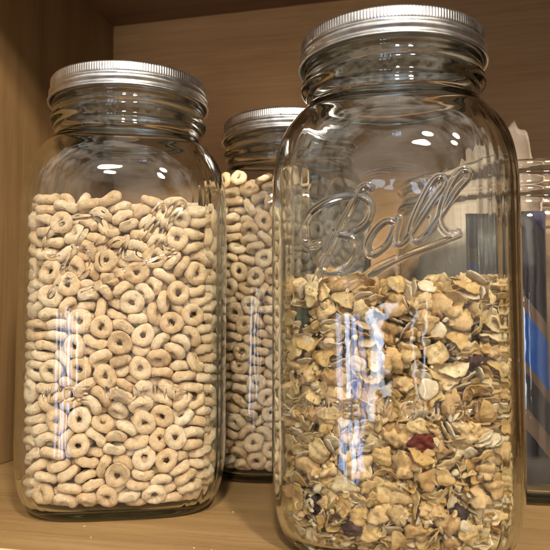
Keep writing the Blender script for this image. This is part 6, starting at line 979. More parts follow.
9,106,-302,1049,29,5,3,52,22,168,-170,1068,5,-23,-51,-21,12,81,84,1078,18,-27,-50,-4,10,158,160,1100,24,52,14,13,22,175,283,1105,4,9,19,-56,0,118,398,1076,15,33,-25,-41,
8,326,-447,1074,34,-34,29,-22,4,269,-271,1060,24,24,31,-38,19,339,-151,1071,48,6,28,21,21,285,-54,1105,15,22,-47,-26,2,352,91,1135,3,47,-36,-7,
11,251,166,1135,11,-4,-48,-34,23,239,369,1150,40,-16,-5,-41,12,392,-421,1130,6,-40,0,-44,9,493,-292,1049,18,31,-25,-41,10,498,-138,1053,34,10,46,14,
18,487,-59,1032,12,19,-54,-13,6,409,76,1060,31,-15,-16,46,10,395,230,1093,41,5,-16,-40,15,440,370,1043,8,-38,37,26,8,-291,-416,1087,8,-12,-57,-10,
14,-464,-279,1107,51,22,-6,22,2,-483,-127,1138,1,28,-13,52,15,-499,-50,1098,36,24,-19,37,10,-391,88,1051,48,-33,15,0,2,-364,185,1111,38,0,45,-10,
13,-384,435,1064,22,46,-16,26,13,-192,-85,1128,14,-11,-57,9,23,-348,-14,1134,57,2,12,-16,15,-267,71,1063,16,25,34,40,13,-249,282,1074,52,-28,10,5,
12,-307,426,1109,35,13,-2,-47,1,-126,-499,1062,35,-19,-19,-40,1,-161,-253,1080,59,-12,1,0,14,-96,7,1149,2,31,-51,-1,15,-136,77,1078,56,20,4,5,15,-156,268,1091,47,35,-3,12,
16,-53,-492,1063,15,-41,-40,9,7,-19,-232,1083,39,40,-20,10,13,-8,-163,1062,11,58,13,2,10,-6,-37,1098,1,30,-51,-11,15,25,142,1101,2,46,-27,-28,6,-88,187,1185,17,-34,12,45,
15,106,446,1115,18,16,-52,17,15,62,-492,1140,41,-23,36,-8,12,152,-263,1077,23,-50,19,13,1,164,-129,1101,1,-16,16,56,12,99,39,1102,23,-51,8,20,
17,123,190,1097,43,-12,37,-15,19,106,335,1127,7,23,-35,-43,11,167,393,1094,33,-19,2,-47,7,258,-385,1092,13,9,6,58,6,278,-321,1061,34,0,-26,42,
8,294,-112,1088,49,-18,-27,-12,22,334,10,1071,4,-10,-57,-16,10,298,105,1126,23,14,0,54,13,297,247,1090,2,54,-6,24,0,429,344,1154,3,12,-40,-43,3,455,-341,1056,58,5,-14,4,
12,476,-267,1100,53,9,-25,-8,15,455,-89,1021,7,-43,-32,26,22,487,-72,1101,4,17,26,51,13,485,53,1093,7,20,-51,23,2,446,295,1105,10,-15,-57,-5,17,455,348,1037,24,-44,-32,-9,
18,-275,-428,1113,2,53,-28,-5,8,-393,-351,1099,19,20,-21,-49,10,-372,-90,1093,6,38,45,-10,17,-458,-27,1131,54,-15,16,14,6,-333,118,1050,18,27,50,0,
16,-351,303,1069,32,-48,5,-16,5,-388,444,1128,34,47,4,16,13,-198,-366,1056,4,2,60,-2,22,-245,-282,1086,32,-30,18,37,4,-262,-179,1064,3,54,12,22,
12,-262,54,1146,48,-32,-8,15,3,-240,113,1086,38,11,-11,-44,13,-223,303,1116,3,-51,32,0,11,-241,402,1122,47,13,16,-32,10,-89,-494,1106,17,54,-18,11,
7,-195,-158,1095,40,12,-13,-41,8,-144,-126,1069,1,-23,49,-25,17,-159,-14,1131,50,7,-20,-25,19,-153,103,1133,45,38,-2,13,21,-134,234,1104,36,37,-29,-8,
19,-102,336,1154,20,50,21,17,3,60,-450,1043,0,-8,13,-58,1,-9,-292,1121,5,-7,-19,-56,5,-57,-114,1080,1,45,-36,17,13,-20,-60,1126,3,59,11,3,14,13,146,1091,7,-24,19,-51,
7,-23,293,1136,14,34,47,-5,17,-18,398,1092,47,32,14,13,17,123,-426,1103,13,-47,28,21,15,161,-305,1090,15,-56,15,-1,8,113,-74,1073,15,54,-4,20,12,83,-55,1107,12,47,-35,3,
18,74,179,1077,22,2,-55,11,16,32,212,1103,47,-38,-3,-1,20,147,497,1105,45,11,26,28,9,194,-392,1100,5,-19,12,55,19,333,-333,1097,39,4,0,-46,13,246,-167,1112,10,27,52,-2,
9,230,-64,1115,43,20,-25,-26,23,215,81,1164,35,11,47,-8,12,253,267,1116,42,-4,-29,31,7,215,492,1159,38,-19,32,27,10,428,-356,1077,1,-11,10,58,0,456,-295,1143,30,-10,51,4,
7,471,-182,1074,20,16,25,48,17,486,-24,1076,27,3,-19,50,2,468,85,1122,8,2,48,-35,2,426,359,1085,7,-20,-55,-10,21,-345,-403,1131,30,43,10,27,10,-441,-312,1105,55,16,3,16,
11,-341,-131,1146,3,27,52,-10,10,-435,28,1152,9,-57,7,-14,7,-409,123,1086,24,47,8,-27,17,-403,292,1082,30,0,-51,-12,21,-324,468,1178,12,-17,53,-19,
8,-203,-459,1085,35,37,2,32,11,-312,-320,1124,2,-53,21,-18,7,-255,-217,1121,33,24,26,-35,11,-290,-56,1175,10,23,-44,32,23,-299,130,1132,27,25,-8,47,
0,-298,204,1105,50,33,5,4,6,-226,411,1188,35,5,20,-44,22,-113,-432,1108,34,12,37,-31,8,-170,-315,1129,48,2,-18,-31,6,-113,-172,1087,22,47,-25,19,
22,-201,16,1154,15,-21,-46,-28,10,-162,174,1134,56,-15,-15,0,13,-175,231,1139,14,-18,56,2,0,-151,357,1156,18,-22,31,-43,23,7,-492,1099,56,13,19,-2,
14,-18,-238,1133,6,59,-6,-4,3,-31,-173,1109,55,6,1,-24,15,110,56,1161,58,12,1,6,8,23,114,1133,35,21,2,44,7,56,259,1138,12,-49,-31,-11,19,2,434,1154,11,-23,39,-38,
17,83,-499,1158,20,-44,5,-35,2,158,-261,1134,19,-56,-11,1,4,160,-145,1142,15,12,-13,-55,22,169,-62,1127,8,-4,-59,0,11,92,178,1105,8,-50,-14,29,14,167,189,1116,5,35,-45,17,
22,72,489,1142,30,-26,29,-35,2,281,-411,1143,9,-7,5,-59,21,239,-287,1126,4,-59,-4,8,17,181,-210,1125,12,-2,-49,-33,21,210,25,1096,40,3,-4,45,3,328,184,1144,14,44,-38,8,
3,308,292,1154,13,5,-55,21,3,290,489,1182,42,39,-15,12,13,423,-365,1117,18,49,-29,7,13,408,-270,1125,26,-37,-24,31,19,490,-155,1137,39,2,-4,45,
20,499,-13,1131,33,-21,-42,-19,10,400,125,1095,35,10,-7,-47,16,381,216,1116,50,-5,-13,-30,2,408,405,1158,50,8,-27,18,10,-345,-479,1139,35,25,-32,27,
22,-368,-291,1153,24,-19,-51,-5,17,-407,-45,1121,11,-29,-21,47,3,-350,49,1166,29,21,36,-32,18,-456,304,1115,39,4,13,43,12,-443,358,1140,46,-17,5,35,
21,-233,-369,1106,48,-13,-34,-3,8,-311,-251,1132,34,40,-29,-2,7,-253,-162,1128,54,-23,3,-12,9,-248,-11,1184,4,17,57,-8,15,-234,141,1139,39,25,-37,-6,
6,-323,263,1118,14,12,57,-5,6,-337,406,1150,27,-16,46,-22,23,-96,-377,1176,5,55,-4,-24,23,-157,-228,1143,12,-48,-17,-29,12,-80,-134,1142,53,-21,-12,-12,
17,-118,40,1169,1,-35,48,9,3,-55,76,1139,3,7,-7,59,21,-86,256,1156,9,3,-58,14,7,-147,460,1183,29,-3,-1,-52,17,-59,-432,1081,57,-4,-16,-9,17,-8,-259,1151,3,48,-35,-10,
4,5,-136,1106,40,-28,0,-34,15,67,12,1123,53,17,-10,20,3,0,52,1144,30,16,-4,50,11,59,284,1184,2,-53,-27,-3,1,168,-441,1135,7,-23,-17,-52,16,179,-370,1106,42,-24,-1,36,
10,104,-109,1142,45,1,4,40,20,139,7,1124,45,-2,28,28,14,90,127,1140,12,29,-44,-26,11,159,228,1139,21,-12,-12,53,23,154,439,1162,47,17,-21,26,15,319,-458,1132,4,-36,45,16,
6,261,-339,1143,13,32,-38,31,16,242,-129,1130,1,-6,58,-16,7,287,39,1120,17,-39,-40,-11,1,366,134,1175,36,-18,0,-44,21,255,228,1155,8,1,53,27,16,310,402,1105,23,-25,-45,21,
16,360,-440,1142,18,35,30,34,1,378,-247,1136,19,47,26,21,5,436,-81,1077,26,26,42,22,4,527,3,1162,22,55,-10,0,11,427,147,1137,6,-17,-5,57,21,357,242,1176,53,-8,18,20,
1,344,344,1118,29,14,27,43,8,-444,-393,1114,14,-30,-20,46,5,-483,-198,1153,1,-16,-10,-57,6,-422,-80,1141,24,28,13,45,2,-477,59,1182,33,46,-5,19,
18,-429,151,1124,52,-17,-20,-15,12,-387,271,1113,29,42,-4,31,11,-419,309,1142,22,49,24,-11,5,-299,-464,1142,16,12,47,32,19,-314,-235,1201,51,-2,25,-17,
4,-223,-134,1142,23,55,-3,0,16,-275,-7,1157,3,-29,-45,27,18,-224,164,1118,24,14,35,40,17,-298,303,1122,2,39,37,27,5,-288,356,1128,47,31,0,20,
14,-174,-389,1124,51,-7,-31,-3,11,-216,-249,1177,36,4,-19,44,4,-116,-145,1170,36,6,-16,-45,4,-65,-62,1156,9,-1,59,-3,2,-173,126,1184,14,-17,50,-24,
22,-140,205,1206,47,-24,28,-1,4,56,-410,1083,27,53,-4,-6,13,48,-262,1167,1,-3,-55,-23,20,34,-115,1126,17,-7,31,-48,9,47,-26,1133,24,5,30,46,7,30,85,1188,8,1,31,51,
19,-16,210,1176,50,-2,26,-21,11,209,-462,1164,32,-24,-8,-44,6,180,-342,1136,49,-15,-26,19,2,102,-99,1187,6,15,1,58,6,94,-13,1160,52,25,2,-15,14,68,134,1143,43,-1,26,-33,
1,88,198,1165,11,55,-19,5,19,173,276,1186,33,17,-38,-27,13,302,-464,1170,57,11,3,13,12,252,-323,1198,53,-10,-12,24,10,257,-129,1159,58,-15,1,-1,15,312,-9,1133,1,47,-36,-9,
16,290,120,1176,49,-6,-3,34,3,259,292,1189,47,18,-7,-32,21,318,327,1191,51,-7,-30,10,5,373,-372,1170,10,25,-51,15,23,316,-253,1186,59,-9,8,-6,4,385,-82,1065,20,28,13,-47,
3,425,-6,1071,56,-4,-15,13,13,488,61,1189,11,48,34,5,14,398,215,1138,34,-10,2,49,4,347,368,1152,42,10,18,37,19,-457,-324,1179,20,3,56,-5,12,-403,-228,1164,54,-7,-7,-23,
0,-444,-147,1161,10,-8,12,-57,0,-506,-23,1174,33,15,44,19,19,-467,141,1163,35,18,-45,-5,16,-434,214,1119,13,-31,-48,-10,5,-285,-412,1145,2,16,4,58,
5,-235,-337,1151,4,33,47,-18,19,-287,-131,1192,19,-26,33,-38,4,-245,46,1200,8,58,-9,12,5,-250,113,1185,7,32,48,14,22,-254,246,1165,18,34,-46,7,
5,-236,331,1153,3,-54,-25,-3,18,-121,-494,1128,6,2,57,-16,16,-167,-330,1186,26,-22,-3,-50,14,-121,-145,1121,9,48,30,-17,5,-110,-3,1178,16,-57,8,3,
10,-212,187,1182,44,6,-36,-19,4,32,-396,1115,4,-40,42,-16,14,-17,-246,1193,16,-55,-7,-15,8,11,-82,1182,8,0,-50,-33,20,41,36,1179,31,22,22,41,13,-32,142,1198,6,6,39,-45,
9,-25,286,1174,49,-14,1,31,21,-53,420,1190,27,17,47,20,8,17,-518,1176,29,-49,-6,17,4,139,-336,1160,9,15,-31,-48,6,59,-211,1157,8,20,-18,53,9,46,-40,1190,3,19,-27,50,
20,123,115,1147,11,-2,-53,26,17,135,221,1154,19,-14,-22,50,13,260,-430,1213,42,-10,3,41,22,239,-209,1172,11,-28,-2,52,22,347,-64,1158,36,5,-32,-35,
8,350,-3,1183,4,41,-22,38,8,261,128,1195,1,22,55,-12,9,263,453,1169,14,-5,30,-50,1,394,-305,1186,59,11,6,3,15,416,-106,1100,6,-13,-25,52,5,436,-59,1136,50,-11,-1,-31,
6,406,61,1170,14,-37,43,11,10,493,159,1185,28,13,35,38,0,352,431,1179,13,46,-34,-15,10,-328,-439,1185,14,0,57,-11,5,-474,-261,1159,5,-20,-49,-29,
5,-361,-100,1171,2,-15,56,-15,8,-331,-6,1203,31,-5,-3,51,20,-392,166,1182,56,4,22,-5,11,-404,234,1158,50,17,-12,26,6,-394,379,1170,35,29,-33,-20,
23,-224,-436,1171,3,-16,57,9,14,-225,-278,1137,6,30,49,-16,6,-197,-72,1200,16,-8,33,47,9,-256,178,1176,35,-36,-3,-33,23,-329,209,1207,21,48,8,-27,
8,-209,341,1193,42,-2,0,-43,13,-128,-483,1195,22,-6,-16,-53,8,-146,-301,1194,14,-3,-58,1,1,-168,-162,1192,17,46,-26,23,22,-89,-58,1204,52,-10,12,25,
7,-155,281,1203,13,20,52,-17,6,-25,-420,1134,12,-52,-28,0,11,-25,-302,1180,2,-28,-50,-17,22,-17,-196,1175,48,5,10,-34,14,7,-19,1159,50,-8,6,32,2,-48,63,1190,2,-34,-48,-14,
18,-35,345,1173,29,-12,26,-44,14,68,430,1173,17,-48,-31,9,7,85,-428,1168,9,56,3,19,20,115,-303,1172,23,43,21,-27,11,105,-194,1175,1,57,-2,-20,7,94,-29,1209,47,-17,9,-31,
5,78,131,1194,59,6,3,11,11,70,226,1205,47,-4,8,-37,5,166,359,1192,49,-24,-18,19,10,314,-383,1208,11,41,-39,18,4,180,-298,1183,9,30,-50,10,2,267,-71,1175,58,-8,-9,-6,
16,299,45,1161,6,-10,-58,-9,2,314,175,1203,6,51,-28,15,19,207,201,1209,42,30,7,29,1,305,410,1158,35,-19,16,-42,14,336,-450,1205,11,57,-5,-16,11,460,-218,1156,25,3,48,26,
9,414,-131,1105,46,27,-3,-27,7,393,-8,1115,11,-54,-22,7,23,416,163,1214,9,20,11,55,12,454,254,1160,30,-10,-6,-51,20,376,378,1208,29,38,6,36,16,-383,-434,1155,3,45,-18,35,
10,-391,-304,1210,8,7,11,58,8,-386,-76,1197,34,-22,0,44,12,-445,0,1185,49,14,-6,-31,5,-386,77,1164,40,-18,-33,-25,12,-490,219,1166,10,40,14,-41,
12,-381,296,1212,37,-31,-24,-25,7,-197,-370,1187,24,4,14,53,11,-316,315,1173,13,58,1,11,4,-115,-490,1155,8,59,-7,4,7,-82,-236,1154,33,-12,-39,28,
12,-155,-109,1206,48,36,5,-3,4,-161,-49,1172,30,-23,43,-18,8,-16,-468,1163,4,-55,-19,-15,16,64,-337,1129,0,60,0,3,20,19,-131,1201,17,31,6,48,14,-16,-27,1179,13,58,10,2,
16,2,329,1202,34,-43,-4,-23,15,71,410,1182,56,11,17,-6,22,172,-394,1193,38,17,-39,19,5,166,-165,1185,32,-8,5,50,7,182,12,1194,14,11,17,-55,3,112,55,1203,24,-23,-43,26,
3,113,366,1191,1,10,-19,-56,0,199,-99,1202,17,8,-27,50,5,228,3,1144,53,-2,7,27,20,449,-371,1175,21,-44,-1,-35,10,451,-271,1201,4,-7,-12,-58,17,421,-137,1135,45,4,-21,34,
19,489,-61,1204,33,-34,-36,-6,21,-405,-400,1173,5,40,29,-33,2,-474,-190,1214,15,17,4,56,15,-396,115,1161,29,-6,-41,-33,8,-435,237,1192,9,-37,-45,-11,
11,-456,339,1207,5,-46,33,-19,17,-375,-366,1199,19,46,15,-30,12,-273,-314,1192,56,-19,-2,12,12,-298,380,1202,46,-21,11,-30,17,-101,-186,1183,47,36,7,7,
22,20,-372,1180,43,-24,-34,-6,4,43,-289,1197,42,9,14,-40,14,-70,-9,1212,31,29,-42,-4,1,-48,306,1215,58,3,16,-2,7,24,357,1187,18,-28,47,17,15,178,-21,1199,2,-3,-23,55,
12,145,107,1206,32,-19,18,-43,12,186,-255,1214,2,-33,-49,12,1,266,-139,1211,4,3,-58,-16,5,256,3,1187,42,12,38,-17,17,251,61,1215,3,28,-53,2,2,362,-156,1147,3,7,58,-13,
3,-292,-376,1190,7,-10,31,50,21,-381,-169,1193,20,-49,2,-28,17,-413,123,1159,40,38,24,-2,17,-428,389,1182,19,18,54,6,4,-340,369,1191,36,-12,23,-41,
7,-50,-139,1214,7,-35,46,-15,18,-85,246,1214,7,-54,-18,16,14,140,-489,1169,17,-41,-39,-7,17,63,-343,1195,53,0,10,-26,21,301,-1,1188,32,-26,-43,-10,
14,339,-360,1214,23,50,-23,7,9,407,-202,1179,27,8,-2,53,21,435,-145,1196,39,-8,-24,-38,9,-337,-352,1200,41,-40,7,16,1,-443,-104,1210,11,38,45,4,
15,-394,98,1161,38,-21,-35,-21,15,-266,475,1186,2,-56,-7,20,13,-47,-473,1210,35,26,28,31,17,96,387,1202,14,56,18,3,9,409,-227,1202,8,-14,58,1,4,422,-14,1146,59,-7,5,2,
3,-26,-356,1207,36,-18,-19,40,5,372,-207,1214,7,26,54,-4,9,314,-172,1200,33,25,43,9,21,407,1,1200,56,16,6,-11,17,-414,-235,1209,32,3,8,-50,4,337,-138,1214,27,19,40,30,
17,490,-204,1205,2,46,-37,-7,14,344,-105,1211,17,41,2,-40,)
IDX_L = [746,911,396,617,143,538,833,837,221,377,321,226,585,307,145,915,517,779,699,38,728,983,667,1025,877,1105,560,51,403,948,919,1290,67,570,964,1094,399,429,677,1017,1320,278,588,459,276,493,426,562,7,262,804,442,40,454,435,406,36,57,671,456,892,704,809,1163,621,486,96,1248,192,929,157,141,1338,87,1214,137,1136,1061,65,797,300,219,894,626,890,390,697,1333,274,475,675,1262,1001,1255,130,167,1068,590,432,859,497,119,350,110,148,754,648,770,1100,169,1207,942,1129,1269,415,408,269,1087,939,422,1276,523,842,1283,993,1004,888,1074,1055,1180,640,603,1098,684,150,806,870,578,121,1141,315,1302,178,231,326,70,1351,488,519,1187,205,185,1381,332,1156,646,679,232,1027,1115,1228,1050,482,711,1147,356,290,309,42,660,544,830,248,546,212,821,363,781,1234,503,1030,653,996,565,680,383,14,937,627,103,1080,93,955,849,384,834,732,763,553]
IDX_B = [135,394,1566,1038,134,367,690,1360,1040,55,932,1287,802,1362,608,1617,745,1285,960,1519,191,294,910,1234,1327,1569,535,557,987,1284,1717,1667,4,1718,1732,1331,1152,933,1016,161,1426,56,1388,190,295,1523,506,743,1117,1012,5,1037,32,1090,1153,369,665,163,1151,688,609,1518,268,420,1332,1237,827,1115,1192,1066,1666,1618,109,480,446,666,1364,318,1118,296,882,774,1668,1240,825,1470,1286,395,1064,1475,637,1427,881,1619,1191,801,1712,1289,507]
IDX_F = [302,946,401,87,282,75,673,518,556,388,635,231,819,1531,748,689,419,1063,1251,1126,215,1038,186,669,1381,246,224,19,859,1500,118,939,355,1178,684,1454,866,877,291,790,739,1461,470,1374,457,1031,476,797,1298,898,286,337,741,369,984,935,1150,1011,757,1225,20,703,1435,774,356,143,584,1017,42,403,248,53,701,671,617,782,428,590,627,1040,352,947,930,35,438,987,1232,296,1191,292,976,500,934,17,437,485,520,502,778,230,112,759,713,217,108,48,205,198,1025,1407,324,622,33,553,696,451,39,72,256,156,668,390,452,339,608,319,1339,1059,1050,31,630,1305,1001,134,1278,853,91,1591,847,965,813,166,330,120,1573,776,1024,173,884,1536,744,588,949,959,887,314,201,983,712,726,611,942,896,579,882,772,538,381,540,74,1615,1086,1060,147,34,1184,795,504,639,923,760,931,1558,891,626,603,1270,1462,743,43,234,548,849,432,323,852,145,547,180,1428,837,391,955,62,288,1577,1326,1041,956,505,1277,736,219,487,1415,299,1077,133,558,613,1518,367,688,212,8,904,1233,347,149,718,985,911,1468,571,908,900,99,1628,1131,982,458,148,467,686,922,604,791,727,206,375,1113,916,1333,612,705,895,928,187,1327,869,1100,997,796,420,109,775,1204,370,1239,189,1424,893,834,636,628,918,867,1005,376,1537,417,341,3,1512,661,285,652,138,289,372,742,830,817,237,1002,1033,1622,721,88,523,516,406,841,1263,1488,677,194,57,1414,691,490,385,799,190,913,499,1161,1564,495,1094,269,880,820,1019,313,360,422,576,1360,779,273,507,724,1421,76,128,454,614,1240,102,1173,250,68,261,806,657,702,1599,174,1256,267,1166,36,1014,482,996,338,450,536,1401,786,621,968,915,699,1284,644,334,674,424,448,1022,185,124,38,1110,971,871,254,202,77,7,678,1054,300,660,162,50,969,1623,1084,353,1442,51,132,1097,829,517,509,574,528,1051,466,767,464,1015,1312,1313,167,609,351,541,1004,815,650,1140,1353,104,236,402,1021,152,346,393,655,1080,117,812,1525,501,160,825,1070,832,340,55,792,303,431,130,275,1198,203,1475,365,653,842,948,600,534,762,25,1218,1036,491,936,564,0,624,730,1590,483,592,238,638,537,963,917,1394,183,570,1594,252,271,1057,325,101,1007,241,966,141,1469,335,321,435,707,357,1583,961,1074,262,1436,605,872,1320,415,164,595,297,100,1162,754,654,423,1064,211,153,1091,408,32,530,349,1376,909,885,780,1593,700,1046,737,1034,793,1332,722,18,850,496,26,580,1141]
NL,NB,NF_ = 199,99,530
ZL,ZB,ZR = 0.1625,0.1905,0.1205
SPECIAL = {186: 'raisin',143: 'raisin',152: 'raisin',898: 'raisin',502: 'red',432: 'blue',1070: 'seed'}
def join(name, items, m_list, mk_index):
    Vs = []; Fl = []; mi = []; off = 0
    for me_v, me_f, M, k in items:
        A = np.array(me_v); Mn = np.array(M); A = A @ Mn[:3, :3].T + Mn[:3, 3]
        Vs.append(A); Fl += [[q + off for q in f] for f in me_f]; mi += [k]*len(me_f); off += len(A)
    me = bpy.data.meshes.new(name); me.from_pydata(np.concatenate(Vs).tolist(), [], Fl); me.update()
    for m in m_list: me.materials.append(m)
    me.polygons.foreach_set('material_index', mi); me.polygons.foreach_set('use_smooth', [True]*len(mi))
    return me
def link(name, me, M):
    o = bpy.data.objects.new(name, me); sc.collection.objects.link(o); o.matrix_world = M; return o
rings = decode(RINGS)
ring_hi = [mesh('cereal_ring', *ring_mesh(v, 30, 14), M_ring) for v in range(6)]
ring_lo = [ring_mesh(v, 20, 9) for v in range(6)]
RT = Matrix.Rotation(math.pi/2, 4, 'Z')
def fill_rings(key, sel_n, idx, label, group, zmax):
    M0 = JARS[key]; chosen = set(idx[:sel_n]); rest = []
    for i, (v, m) in enumerate(rings):
        m = m.copy(); m.translation = Vector((m.translation.x*.950, m.translation.y*.950, m.translation.z*(1.012 if key == 'back' else .985) - .0014))
        if m.translation.z > zmax: continue
        if i in chosen:
            o = link('cereal_ring', ring_hi[v], M0 @ m); tag(o, label, 'cereal ring', group)
        else: rest.append((ring_lo[v][0], ring_lo[v][1], m, 0))
    o = link('ring_cereal', join('ring_cereal', rest, [M_ring], None), M0)
    return o
o = fill_rings('left', NL, IDX_L, 'small pale toasted oat ring packed in the left hand jar', 'oat rings filling the left hand jar', ZL)
tag(o, 'mass of further oat rings packed deeper inside the left hand jar', 'ring cereal', kind='stuff')
o = fill_rings('back', NB, IDX_B, 'shaded oat ring packed in the jar standing at the back', 'oat rings filling the back jar', ZB)
tag(o, 'mass of further oat rings deeper inside the jar at the back', 'ring cereal', kind='stuff')

fl = decode(FLAKES)
kinds = [('cereal_flake', M_flake, 'irregular golden corn flake pressed in the front right jar', 'cereal flake', 'golden flakes in the front right jar')]*14 + \
        [('rolled_oat', M_oat, 'small pale rolled oat among the flakes in the front right jar', 'rolled oat', 'rolled oats among the flakes')]*5 + \
        [('oat_cluster', M_lump, 'little crumbly brown oat cluster among the flakes in the right jar', 'oat cluster', 'oat clusters among the flakes')]*5
src = [flake_mesh(v, 8, 30) for v in range(14)] + [oat_mesh(v, 5, 20) for v in range(5)] + [lump_mesh(v, 1, 24, 14) for v in range(5)]
src_lo = [flake_mesh(v, 5, 18) for v in range(14)] + [oat_mesh(v, 3, 12) for v in range(5)] + [lump_mesh(v, 1, 14, 8) for v in range(5)]
hi = [mesh(kinds[v][0], *src[v], kinds[v][1]) for v in range(24)]
def chunk(a, b_, c, seed):     # torn flat-sided piece of dried fruit
    V, F_ = lump_mesh(70, 1, 36, 22); g = random.Random(seed); out = []
    n_ = [max(abs(q[k]) for q in V) for k in range(3)]
    for q in V:
        u = [q[k]/n_[k] for k in range(3)]; m_ = (sum(abs(t)**4 for t in u))**.25 + 1e-6; r0 = math.sqrt(sum(t*t for t in u)) + 1e-6
        u = [t*(r0/m_*.9 + .1)/max(r0, .35)*min(r0, 1)*.95 for t in u]
        w_ = 1 + .06*math.sin(7*u[0] + seed) + .05*math.sin(9*u[2] + 2*seed) + .03*math.sin(23*u[0] + 19*u[2])
        out.append((u[0]*a*w_ + u[2]*a*.12, u[1]*b_*w_, u[2]*c*w_))
    return out, F_
M0 = JARS['right'] @ Matrix.Translation((0, 0, -.0027)) @ Matrix.Diagonal((.99, .99, 1, 1)); chosen = set(IDX_F[:NF_]); rest = []
SPEC = SPECIAL
rais = [mesh('raisin', *lump_mesh(30 + k, .85, 24, 16), M_raisin) for k in range(3)]
for i, (v, m) in enumerate(fl):
    if m.translation.z > ZR: continue
    if i in SPEC:
        kind = SPEC[i]
        P0 = M0 @ m; rad = math.hypot(m.translation.x, m.translation.y); f_ = sup(math.atan2(m.translation.y, m.translation.x), .0500)/rad; up = M0 @ Matrix.Translation((m.translation.x*f_, m.translation.y*f_, m.translation.z))
        if kind == 'raisin':
            o = link('raisin', rais[i % 3], P0 @ Matrix.Translation((0, 0, 0))); o.matrix_world = M0 @ Matrix.Translation((m.translation.x*.97, m.translation.y*.97, m.translation.z)) @ m.to_quaternion().to_matrix().to_4x4(); tag(o, 'dark wrinkled raisin among the golden flakes', 'raisin', 'dark raisins among the flakes')
        elif kind == 'red':
            o = link('dried_strawberry', mesh('dried_strawberry', *chunk(.0078, .0034, .0050, 4), M_berry), up)
            tag(o, 'flat brick red piece of dried fruit showing in the middle of the flakes', 'dried fruit')
        elif kind == 'blue':
            o = link('dark_dried_fruit', mesh('dark_dried_fruit', *chunk(.0034, .0030, .0070, 9), M_fruit_reflect), up)
            tag(o, 'dark upright piece of fruit, blue window reflection coloured in, left of the red one, among the flakes', 'dried fruit')
        else:
            o = link('pumpkin_seed', mesh('pumpkin_seed', *chunk(.0030, .0016, .0048, 14), M_seed), up)
            tag(o, 'dull green seed near the upper left of the flakes', 'seed')
    elif i in chosen:
        nm, mt, lb, ct, gp = kinds[v]
        o = link(nm, hi[v], M0 @ m); tag(o, lb, ct, gp)
    else: rest.append((src_lo[v][0], src_lo[v][1], m, 0 if v < 14 else 1 if v < 19 else 2))
g = random.Random(21)
for v, m in fl:          # a second, slightly deeper layer behind the pieces in front
    p = m.translation
    if p.z > ZR - .004 or g.random() < .25: continue
    T = Matrix.Rotation(math.pi/2*(1 + g.randrange(3)), 4, 'Z') @ m; T.translation.x *= .955; T.translation.y *= .955
    rest.append((src_lo[v][0], src_lo[v][1], T, 0 if v < 14 else 1 if v < 19 else 2))
frag = [flake_mesh(40 + k, 3, 10) for k in range(8)] + [lump_mesh(80 + k, .6, 10, 6) for k in range(3)]
for k in range(4300):    # broken bits between the flakes, more of them towards the base
    a = g.uniform(0, 2*math.pi); d_ = g.uniform(.0009, .0080); zz = .0075 + (.106*g.random() if g.random() < .7 else .03*g.random()**2)
    r_ = (sup(a, .0518) - d_)*squeeze(zz)*(1 - .04*(zz < .012)); f = g.choice(frag); sc_ = g.uniform(.25, .65)
    T = Matrix.LocRotScale(Vector((r_*math.cos(a), r_*math.sin(a), zz)), Quaternion([g.gauss(0, 1) for _ in range(4)]).normalized(), Vector((sc_,)*3))
    rest.append((f[0], f[1], T, 0 if g.random() < .6 else 1))
o = link('flake_cereal', join('flake_cereal', rest, [M_flake, M_oat, M_lump], None), M0)
tag(o, 'mass of further flakes and crumbs deeper in the front right jar', 'flake cereal', kind='stuff')
# ------------------------------------------------------------------ wide glass canister with what is kept in it
def lathe_me(name, P, na, m):
    V, F_ = lathe(P, na); return mesh(name, V, F_, m)
CP = cw(.158, .45)
can = bpy.data.objects.new('glass_canister', None); can.empty_display_size = .05; sc.collection.objects.link(can); can.location = (CP.x, CP.y, .0003)
tag(can, 'wide open glass canister cut off by the right edge, holding a pouch', 'canister')
CO = [(.00001,.001,2),(.060,.001,2),(.066,.0,2),(.0715,.001,2),(.0745,.004,2),(.0765,.011,2),(.0770,.02,2),(.0770,.150,2),(.0765,.157,2),(.0750,.163,2),(.0738,.1665,2),(.0742,.169,2),(.0762,.1705,2),(.0770,.1725,2),(.0762,.1745,2),(.0745,.176,2),
      (.0740,.179,2),(.0742,.182,2),(.0765,.1835,2),(.0776,.186,2),(.0770,.1885,2),(.0750,.1895,2),(.0728,.1885,2),(.0715,.186,2),(.0712,.170,2),(.0718,.165,2),(.0730,.158,2),(.0736,.15,2),(.0736,.02,2),(.0725,.011,2),(.069,.007,2),(.05,.0055,2),(.00001,.0055,2)]
Cs = dens([(r, z, 2) for r, z, _ in CO], .002)
Cs[0, 0] = Cs[-1, 0] = 1e-5
rows = []
THc = np.linspace(0, 2*math.pi, 256, endpoint=False); g = np.random.RandomState(4)
rr = Cs[:, 0][:, None]*np.ones((1, 256))
for k in range(6): rr = rr + .00007*np.sin(g.randint(1, 6)*THc[None, :] + g.uniform(0, 6) + g.uniform(20, 120)*Cs[:, 1][:, None])*np.clip(rr/.07, 0, 1)
rows = np.stack([rr*np.cos(THc), rr*np.sin(THc), np.broadcast_to(Cs[:, 1][:, None], rr.shape)], -1)
Vc, Fc_ = surf(rows); obj('canister_glass', fast_mesh('canister_glass', Vc, Fc_, M_glass2), can)

